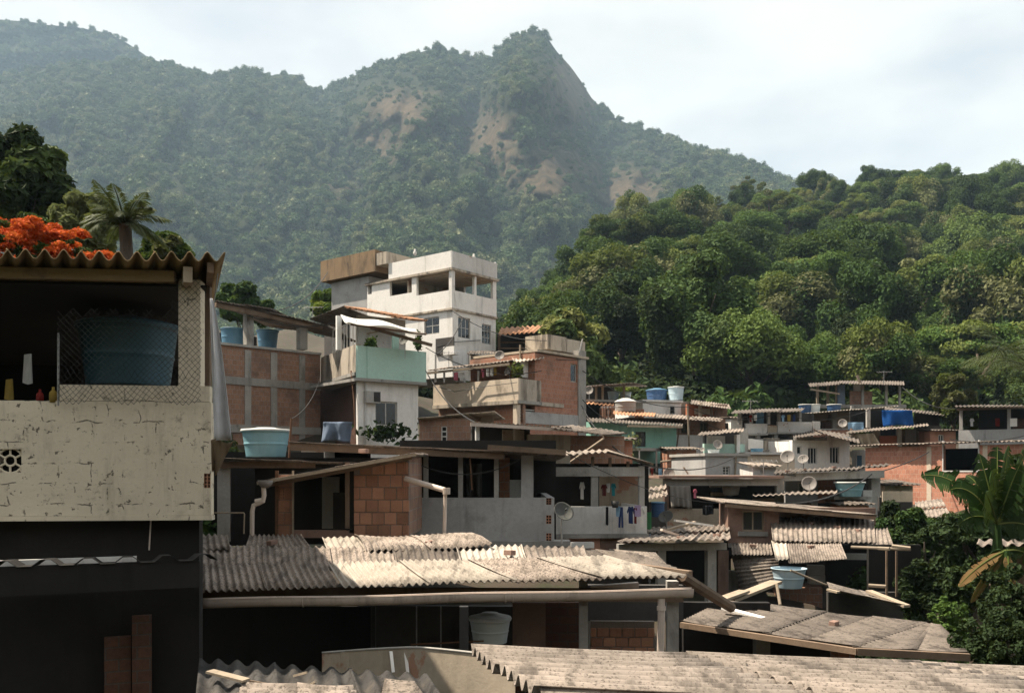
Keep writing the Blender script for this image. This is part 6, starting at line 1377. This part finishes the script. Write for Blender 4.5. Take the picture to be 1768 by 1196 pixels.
roof(t.o, P(1010,697,50.6), P(1060,700,50.8), P(1060,694,53), P(1010,692,53), 1, 1, M['tile'], .22, .04, .03, True, 5)
tank('left pale tank on the small terrace below the trees', 1059, 676, 690, 20, 53.5, M['tank_pale'], .8, None); tank('right greyish tank on the small terrace below the trees', 1080, 677, 690, 20, 53.5, M['tank_white'], .85, None)
dish('grey satellite dish at the left of the small two-tank terrace', 1017, 674, 15, 50.5, M['dish'], (-.2,-.9,.3), .5)
# ------------------------------------------------------------------ plants close by
def place_crown(label, cx, cy, w, h, D, mats, cards, size, seed, base_py, name='tree', nl=40, lobe=(.22,.36), flat=.85, low=-.6, cat='tree', layered=False):
    k = D/F; me = crown_mesh('crown', mats, w*k/2, h*k/2, nl, cards, size, lobe, flat, seed, low, True, layered)
    c = P(cx, cy, D); g_ = P(cx, base_py, D); hh = c.z-g_.z
    o = bpy.data.objects.new(name, None); COL.objects.link(o); o.location = (c.x, c.y, g_.z); tag(o, label, cat)
    q = bpy.data.objects.new('crown', me); COL.objects.link(q); q.parent = o; q.location = (0, 0, hh)
    tm = trunk_mesh('trunk', hh+.2*h*k, max(.05, w*k*.03), w*k*.3, seed); q = bpy.data.objects.new('trunk', tm); COL.objects.link(q); q.parent = o
    return o
place_crown('dense blackish mango tree at the upper left edge', 30, 330, 190, 200, 30, [M['lf_deep'], M['lf_dark'], M['lf_deep']], 26000, .24, 201, 640, 'mango_tree', 60)
place_crown('flame tree covered in orange red blossom above the wavy roof', 35, 462, 340, 185, 20, [M['flower']]*5+[M['lf_mid'], M['lf_dark']], 42000, .07, 202, 700, 'flame_tree', 260, (.05,.10), .5, -.1)
place_crown('pale leaved tree between the mango and the palm', 150, 395, 110, 120, 27, [M['lf_khaki'], M['lf_olive'], M['lf_khaki']], 12000, .2, 203, 640, 'pale_tree', 40)
place_crown('low leafy tree right of the palm above the wavy roof', 285, 450, 100, 90, 27, [M['lf_mid'], M['lf_khaki']], 9000, .2, 204, 640, 'leafy_tree', 34)
place_crown('round green tree behind the brick house roof', 420, 530, 90, 80, 55, [M['lf_mid'], M['lf_dark']], 9000, .3, 205, 700, 'round_tree', 34)
place_crown('small bright green tree left of the ochre tower block', 572, 535, 66, 64, 56, [M['lf_lime'], M['lf_mid']], 8000, .26, 206, 700, 'bright_tree', 30)
place_crown('khaki flowering tree right of the white tower house', 985, 628, 150, 180, 62, [M['lf_khaki'], M['lf_dark'], M['lf_olive']], 16000, .42, 207, 780, 'khaki_tree', 46)
place_crown('slender tree with pale sunlit leaves beside the right hand roofs', 1648, 705, 74, 120, 50, [M['lf_khaki'], M['lf_olive']], 5000, .34, 208, 800, 'slender_tree', 26, (.2,.34))
place_crown('pale leafy shrub seen through the grey frame at right', 1705, 735, 50, 46, 50, [M['lf_khaki']], 2200, .3, 209, 780, 'leafy_shrub', 16, cat='shrub')
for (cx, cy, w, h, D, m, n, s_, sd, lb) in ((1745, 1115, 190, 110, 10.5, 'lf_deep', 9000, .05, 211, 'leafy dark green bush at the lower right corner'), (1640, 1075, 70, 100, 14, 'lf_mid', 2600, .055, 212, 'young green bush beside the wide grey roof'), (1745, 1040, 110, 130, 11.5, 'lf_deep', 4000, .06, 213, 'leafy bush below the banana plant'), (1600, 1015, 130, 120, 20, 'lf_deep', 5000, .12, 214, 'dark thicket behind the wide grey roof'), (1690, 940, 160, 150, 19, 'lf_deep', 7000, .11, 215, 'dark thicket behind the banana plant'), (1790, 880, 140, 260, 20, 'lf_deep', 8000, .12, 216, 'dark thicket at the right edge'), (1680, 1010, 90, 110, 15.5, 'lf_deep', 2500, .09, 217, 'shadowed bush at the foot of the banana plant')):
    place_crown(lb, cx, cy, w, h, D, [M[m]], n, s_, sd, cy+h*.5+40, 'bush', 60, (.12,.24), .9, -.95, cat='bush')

def frond(mb, base, dirv, L, droop, n=14, wl=.45, lw=.035, seed=0, up=.5):
    # a feather leaf: arching rib with leaflets on both sides
    g = random.Random(seed); d = Vector(dirv).normalized(); side = d.cross(Vector((0,0,1))).normalized(); rib = []
    for k in range(n+1):
        f = k/n; rib.append(base + d*L*(f - .12*droop*f*f) + Vector((0,0, L*(up*f - droop*f*f))))
    mb.tube(rib, [lw*(1-.8*k/n) for k in range(n+1)], 5)
    for k in range(1, n*3):
        f = k/(n*3); i = int(f*n); q = rib[i].lerp(rib[min(i+1,n)], f*n-i); tg = (rib[min(i+1,n)]-rib[i]).normalized(); ll = wl*math.sin(math.pi*(.12+.85*f))*g.uniform(.8,1.1)
        for sg in (-1, 1):
            t_ = (side*sg*.8 + tg*.75 + Vector((0,0,-.35+g.uniform(-.15,.1)))).normalized(); w_ = tg*lw*.75
            mb.quad(q-w_, q+t_*ll*.55-w_*.9+Vector((0,0,.02)), q+t_*ll+Vector((0,0,-.10*ll)), q+t_*ll*.55+w_*.9+Vector((0,0,.02)))
def palm(label, cx, cy, base_py, D, L, n, seed, name='coconut_palm', up=(.2,.9)):
    g = random.Random(seed); c = P(cx, cy, D); b = P(cx, base_py, D)
    o = bpy.data.objects.new(name, None); COL.objects.link(o); o.location = b; tag(o, label, 'palm'); INV[o.name] = Matrix.Translation(b).inverted()
    mb = MB(); mb.tube([b, b.lerp(c, .5)+Vector((.1,0,0)), c], [.22, .17, .16], 10); mb.build('trunk', M['bark'], o)
    for k in range(n):
        a = 6.283*k/n + g.uniform(-.25,.25); u_ = g.uniform(*up) if k % 3 else up[1]+g.uniform(.2,.9); m = MB()
        frond(m, c, (math.cos(a), math.sin(a), 0), L*g.uniform(.8,1.1)*(0.75 if u_ > 1 else 1), .55+.25*g.random(), 12, L*.30, .03, seed*50+k, u_); m.build('frond', M['lf_palm'], o)
    return o
palm('coconut palm rising above the wavy roof at left', 216, 388, 640, 24, 1.25, 28, 31)
palm('arching palm at the right edge below the forest', 1785, 640, 800, 45, 4.4, 18, 33, 'arching_palm', (.35,.8))

def banana(label, cx, base_py, D, leaves, seed):
    g = random.Random(seed); b = P(cx, base_py, D); o = bpy.data.objects.new('banana_plant', None); COL.objects.link(o); o.location = b; tag(o, label, 'banana plant'); INV[o.name] = Matrix.Translation(b).inverted()
    crown = P(cx, base_py-95, D); MB().tube([b-Vector((0,0,.5)), b.lerp(crown,.5), crown], [.09,.075,.04], 9).build('stem', M['lf_dark'], o)
    for (tx, ty, dD, w, arch, dry) in leaves:       # tip pixel, tip depth offset, half width, arch
        tip = P(tx, ty, D+dD); mid = crown.lerp(tip, .55) + Vector((0, 0, arch)); n = 36
        pt = [crown*(1-f)**2 + mid*2*f*(1-f) + tip*f*f for f in [k/n for k in range(n+1)]]
        lf = MB().tube(pt, [.016*(1-.85*k/n) for k in range(n+1)], 5).build('midrib', M['lf_olive'], o)
        m = MB(); roll = g.uniform(-1.0, 1.0); view = Vector((math.sin(roll), -math.cos(roll), g.uniform(-.1,.5))).normalized(); fold = g.uniform(.15, .7)
        for sg in (-1, 1):
            k = 3
            while k < n:
                e = min(n, k+g.choice((1,1,2,2,3,5)))   # the blade is torn into strips
                dip = g.uniform(-.05, .45); cut = g.uniform(.75, 1.0); tw = g.uniform(-.12, .12); G0 = []
                for q in range(k, e+1):
                    f = q/n; tg = (pt[min(q+1,n)]-pt[max(q-1,0)]).normalized(); sd = tg.cross(view).normalized()*sg; nn = sd.cross(tg)*sg
                    r = (f-.08)/.92; wd = w*cut*min(1, (r*5)**.7 if r > 0 else 0)*min(1, ((1.0-r)*4.5)**.6 if r < 1 else 0) + .004
                    p0 = pt[q]; sh = tg*tw*wd*2; p1 = p0 + sd*wd*.5 + sh*.4 - view*fold*wd*.12; p2 = p0 + sd*wd*.93 + sh + Vector((0,0,-(.10+dip)*wd)) + view*fold*wd*.35; G0.append((p0, p1, p2))
                for q, (a_, b_) in enumerate(zip(G0, G0[1:])):
                    m.quad(a_[0], b_[0], b_[1], a_[1]); m.quad(a_[1], b_[1], b_[2].lerp(a_[2], .12), a_[2].lerp(b_[2], .06))
                k = e
        m.build('leaf', M['lf_dry'] if dry else M['lf_banana'], o, True)
    return o
banana('big banana plant with torn leaves at the right', 1722, 1000, 12.5, [(1590,822,.3,.21,.42,0), (1640,846,.1,.21,.36,0), (1690,782,.2,.21,.12,0), (1722,770,.35,.21,.08,0), (1742,768,.1,.21,.05,0), (1762,800,-.2,.21,.1,0), (1800,850,-.1,.21,.25,0), (1655,905,-.3,.21,.22,0), (1668,820,.4,.21,.25,0), (1702,850,-.5,.21,.06,0), (1800,920,.0,.21,.15,0), (1712,812,-.3,.21,.1,0), (1780,760,.4,.21,.1,0)], 5)
banana('smaller banana plant drooping below the big one', 1738, 1045, 11.8, [(1655,1012,.0,.08,.12,1), (1676,1040,.1,.06,.08,1), (1694,985,.2,.10,.15,0), (1745,965,.1,.09,.1,0), (1795,975,.1,.10,.15,0), (1748,1020,-.2,.07,.05,1)], 8)
t = Thing('edge_lean_to', 'strip of corrugated roof cut by the right edge behind the banana plant', 'lean-to', (1688, 13.6), (1830, 13.6), 1050)
roof(t.o, P(1686,942,13.2), P(1850,940,13.2), P(1850,930,14.8), P(1690,932,14.8), 1, 1, M['fibro'], .177, .025, .01, True, 8); post(t, 1760, 1768, 942, 1050, .4, M['wood'], 'post')
stick('fallen pale pole by the dark shed near the banana plant', 'pole', P(1470,944,20.5), P(1572,948,19.5), .035, M['palewood'], tube=True)

place_crown('dark leafy mass under the coral house', 1555, 925, 130, 110, 25, [M['lf_deep'], M['lf_dark']], 9000, .12, 231, 990, 'bush', 44, (.14,.26), .9, cat='bush')
place_crown('dark leafy mass right of the corrugated roofs', 1600, 960, 90, 130, 22, [M['lf_deep']], 8000, .1, 232, 1040, 'bush', 40, (.14,.26), .9, cat='bush')
# ------------------------------------------------------------------ cables, antennas and clutter
def cable(label, a, b, sag, r=.022):
    a, b = P(*a), P(*b); pts_ = [a.lerp(b, k/16) - Vector((0,0,sag*4*(k/16)*(1-k/16))) for k in range(17)]
    tag(MB().tube(pts_, r, 4, False).build('overhead_cable', M['iron']), label, 'cable', 'overhead cables')
cable('cable sagging from the brick house roof to the mint balcony', (430,545,37), (600,552,36.5), .35)
cable('cable from the white tower house down to the laundry terrace', (800,548,46), (752,612,40.6), .3)
cable('cable strung from the laundry terrace mast to the brick tower', (898,597,39.5), (1003,620,40.5), .25)
cable('cable from the brick tower to the tall thin pole', (1006,640,40.5), (1187,702,46), .5)
cable('cable from the tall thin pole to the stacked balconies', (1187,702,46), (1346,712,47), .5)
cable('cable from the stacked balconies to the blue tarp house', (1346,714,47), (1500,708,48.5), .4)
cable('second lower cable from the tall thin pole to the white two-window house', (1188,716,46), (1428,752,45), .7)
cable('cable from the washing hut to the grey cottage', (1110,802,22), (1270,788,37.8), .3)
cable('cable crossing from the grey terrace roof to the brown window house', (975,780,16.9), (1257,868,23.8), .25, .008)
cable('cable hanging from the coral house to the right edge', (1640,758,37), (1800,742,34), .25)
cable('cable hanging between the framed brick house and the teal tank pole', (503,723,17.6), (556,640,40), .35, .008)
def antenna(label, px, py, base, D, flip=1):
    a, b = P(px, py, D), P(px, base, D); o = bpy.data.objects.new('tv_antenna', None); COL.objects.link(o); o.location = b; tag(o, label, 'antenna', 'television antennas'); INV[o.name] = Matrix.Translation(b).inverted()
    MB().tube([b, a], .016, 5).build('mast', M['metal'], o); c = a-Vector((0,0,.08)); MB().tube([c-Vector((.35*flip,.1,0)), c+Vector((.45*flip,-.1,0))], .010, 5).build('boom', M['metal'], o)
    mb = MB()
    for k in range(6):
        q = c + Vector((.8*flip*(k/5)-.35*flip, .1-.2*k/5, 0)); l = .28-.025*k; mb.tube([q-Vector((.08*l,l,.3*l)), q+Vector((.08*l,l,.3*l))], .007, 4)
    mb.build('elements', M['metal'], o)
antenna('television antenna on the brick house beside the mint house', 540, 528, 562, 40)
antenna('television antenna on the laundry terrace roof', 775, 606, 636, 40.4)
antenna('television antenna on the sea green house roof', 1050, 700, 726, 46)
antenna('television antenna on the stacked balconies roof', 1296, 690, 712, 48, -1)
antenna('television antenna on the unfinished open storey', 1526, 640, 662, 59)
antenna('television antenna on the white two-window house', 1404, 728, 750, 46, -1)
antenna('television antenna on the curtained slab house', 1318, 792, 821, 32)
# loose bricks holding the roof sheets down
g = random.Random(4)
for (px, py, D) in ((742,941,13.6), (470,940,13.6), (880,958,12.7), (1200,922,22.6), (1175,930,21.6), (1238,926,22.0), (1402,905,23.6), (1446,912,23.2), (1482,918,22.9), (1400,946,22.0), (1300,944,23.1), (1440,1080,12.6), (628,782,15.6), (1390,812,32.0), (1440,808,32.0), (1360,815,32.0), (1500,804,32.0), (1180,732,49.0), (1060,726,45.5), (1470,742,47.5), (1540,737,47.5)):
    o = bpy.data.objects.new('loose_brick', brick_mesh(.17, .07, .09, M['brown'])); COL.objects.link(o); o.location = P(px, py, D) + Vector((0,0,.035)); o.rotation_euler = (g.uniform(-.1,.1), g.uniform(-.1,.1), g.uniform(0,3)); tag(o, 'loose brick weighing down the corrugated roof sheets', 'brick', 'loose bricks on the roofs')

# infill: smaller rooms, washing and junk packed between the houses
t = Thing('rubble_roof_shed', 'little shed with a rubble covered roof right of the washing hut', 'shed', (1116, 27.0), (1154, 27.5), 930)
roof(t.o, P(1114,864,26.2), P(1153,856,26.8), P(1150,838,29.5), P(1116,846,29.5), 1, 2, M['fibro'], .177, .03, .06, True, 6); t.bp('wall', 1118, 866, 1152, 930, .3, .14, M['darkwall'])
t = Thing('pale_annex', 'pale annex with a blue door left of the coral brick house', 'house', (1468, 47.0), (1502, 45.5), 850)
shell(t, 1471, 776, 1500, 815, 1.0, M['whitegrey'], [(1478, 786, 1488, 808)]); t.bp('door', 1478, 786, 1488, 808, .06, .05, M['tank_blue'])
t = Thing('brick_upper_room', 'small brick room with one window above the sea green house', 'house', (1122, 50.5), (1168, 50.5), 760)
h = (1140, 726, 1150, 738); shell(t, 1040, 700, 1062, 724, 2.5, M['brick'])
t.bp('parapet', 1096, 706, 1112, 722, .0, .15, M['brick']); t.window(t.hole(1046, 706, 1055, 717), -.06, M['whitegrey'], M['glass'], 1, 0, .05)
t = Thing('orange_terrace', 'orange brick terrace wall between the long roof and the stacked balconies', 'wall', (1405, 50.0), (1462, 50.0), 770)
t.bp('wall', 1404, 742, 1466, 758, .0, .15, M['brick']); t.bp('coping', 1403, 740, 1467, 741.8, -.03, .2, M['concrete'])
for i, (x, y, w, h, D, m, kd, lb) in enumerate(((1296,716,6,12,46.8,'red','shirt','red shirt on the stacked balconies'), (1304,716,6,10,46.8,'white','towel','white towel beside the red shirt on the stacked balconies'), (1352,716,7,12,46.9,'sky','shirt','light blue shirt on the stacked balconies'), (1362,716,6,11,46.9,'yellow','towel','yellow towel on the stacked balconies'), (1371,716,7,12,46.9,'navy','trousers','navy trousers on the stacked balconies'), (1118,808,7,14,43.0,'white','towel','white towel on the sea green house railing'), (1126,808,6,13,43.0,'red','shirt','red shirt on the sea green house railing'), (1140,808,7,14,43.0,'sky','towel','pale blue towel on the sea green house railing'), (1200,844,7,16,29.6,'pink','shirt','pink shirt hanging beside the grey curtain'), (1678,722,8,14,45.6,'white','shirt','white shirt in the grey open frame'), (1722,722,8,14,45.4,'red','towel','red towel in the grey open frame'))):
    garment(lb, x, y, w, h, D, M['c_'+m], kd)
tank('blue drum standing in the washing hut corner', 1136, 868, 892, 22, 25.0, M['tank_deep'], .95, M['tank_blue'], lidh=.1)
tank('white tub on the grey cottage roof', 1232, 776, 786, 20, 39.5, M['tank_white'], .85, None)
tank('blue tub on the car port roof edge', 1110, 922, 935, 26, 22.5, M['tank_blue'], .8, None)
cable('cable crossing from the white tower house to the tiled veranda and on to the trees', (848,560,50), (1010,650,52), .6)
cable('long cable from the mint balcony past the laundry terrace', (735,600,37.8), (935,640,38.5), .5)
cable('cable from the mint balcony to the porch roof below', (735,640,37.6), (822,730,25.9), .3)
cable('cable from the brick tower to the washing hut', (1004,700,40.5), (1110,800,22.1), .4)
cable('cable from the coral house to the white two-window house', (1500,768,42), (1468,756,45.8), .2)
cable('cable crossing above the teal bowl to the coral house', (1352,818,30), (1604,780,39), .5)
cable('cable from the unfinished open storey to the grey open frame', (1554,664,58), (1659,704,46), .5)

cable('slack cable from the ochre tower block to the brick house roof', (566,470,50), (470,536,38), .5)
cable('cable from the white tower house to the brick tower tanks', (780,536,46), (944,588,40), .4)
cable('lower slack cable between the brick tower and the sea green house', (1006,690,40.6), (1084,734,43.4), .3)
cable('cable running along the front of the stacked balconies', (1284,752,46), (1404,748,46.5), .25)
cable('cable from the brown window house to the bowl tank house', (1340,868,23.5), (1505,818,30.6), .3)
cable('cable hanging across the dark terrace of the grey wall house', (700,790,17), (900,792,17), .3, .012)

def shack(label, x0, y0, x1, y1, D, m, rm, depth=2.0, hole=None, slope=.15):
    t = Thing('small_shack', label, 'shack', (x0, D), (x1, D), y1+30)
    u0, u1, z0, z1 = shell(t, x0, y0, x1, y1+30, depth, M[m], [hole] if hole else [])
    if hole: t.window(t.hole(*hole), 0, M['whitegrey'], M['glass'], 1, 0, .05)
    roof(t.o, t.w(u0-.15, -.3, z1+.03), t.w(u1+.15, -.3, z1+.03), t.w(u1+.15, depth+.1, z1+.03+slope), t.w(u0-.15, depth+.1, z1+.03+slope), 2, 1, M[rm], .177, .028, .05, True, 5)
shack('tiny brick shack with a pale roof right of the sea green house', 1152, 776, 1202, 800, 43.0, 'brick', 'fibro', 2.0, (1168, 782, 1178, 794))
shack('small salmon shack under the teal bowl terrace', 1446, 872, 1500, 890, 29.2, 'salmon', 'fibrogrey', .7, (1462, 876, 1474, 887), .04)
shack('patched beige shack left of the banana plant', 1528, 838, 1576, 866, 33.5, 'beige', 'fibrogrey', 2.0, (1544, 846, 1556, 860))
shack('low brick shack right of the white edged porch', 1050, 760, 1092, 790, 33.0, 'brick', 'fibrogrey', 2.0)
shack('small salmon shack above the coral house roof', 1606, 744, 1650, 768, 47.0, 'salmon', 'fibrodk', 2.0, (1620, 750, 1630, 762))
shack('narrow white shack between the stacked balconies and the pale mint room', 1262, 722, 1284, 745, 49.0, 'white', 'fibro', 2.0)
shack('pale shack behind the curtained slab house', 1300, 806, 1340, 826, 34.5, 'whitegrey', 'fibro', 2.0, (1312, 810, 1320, 818))
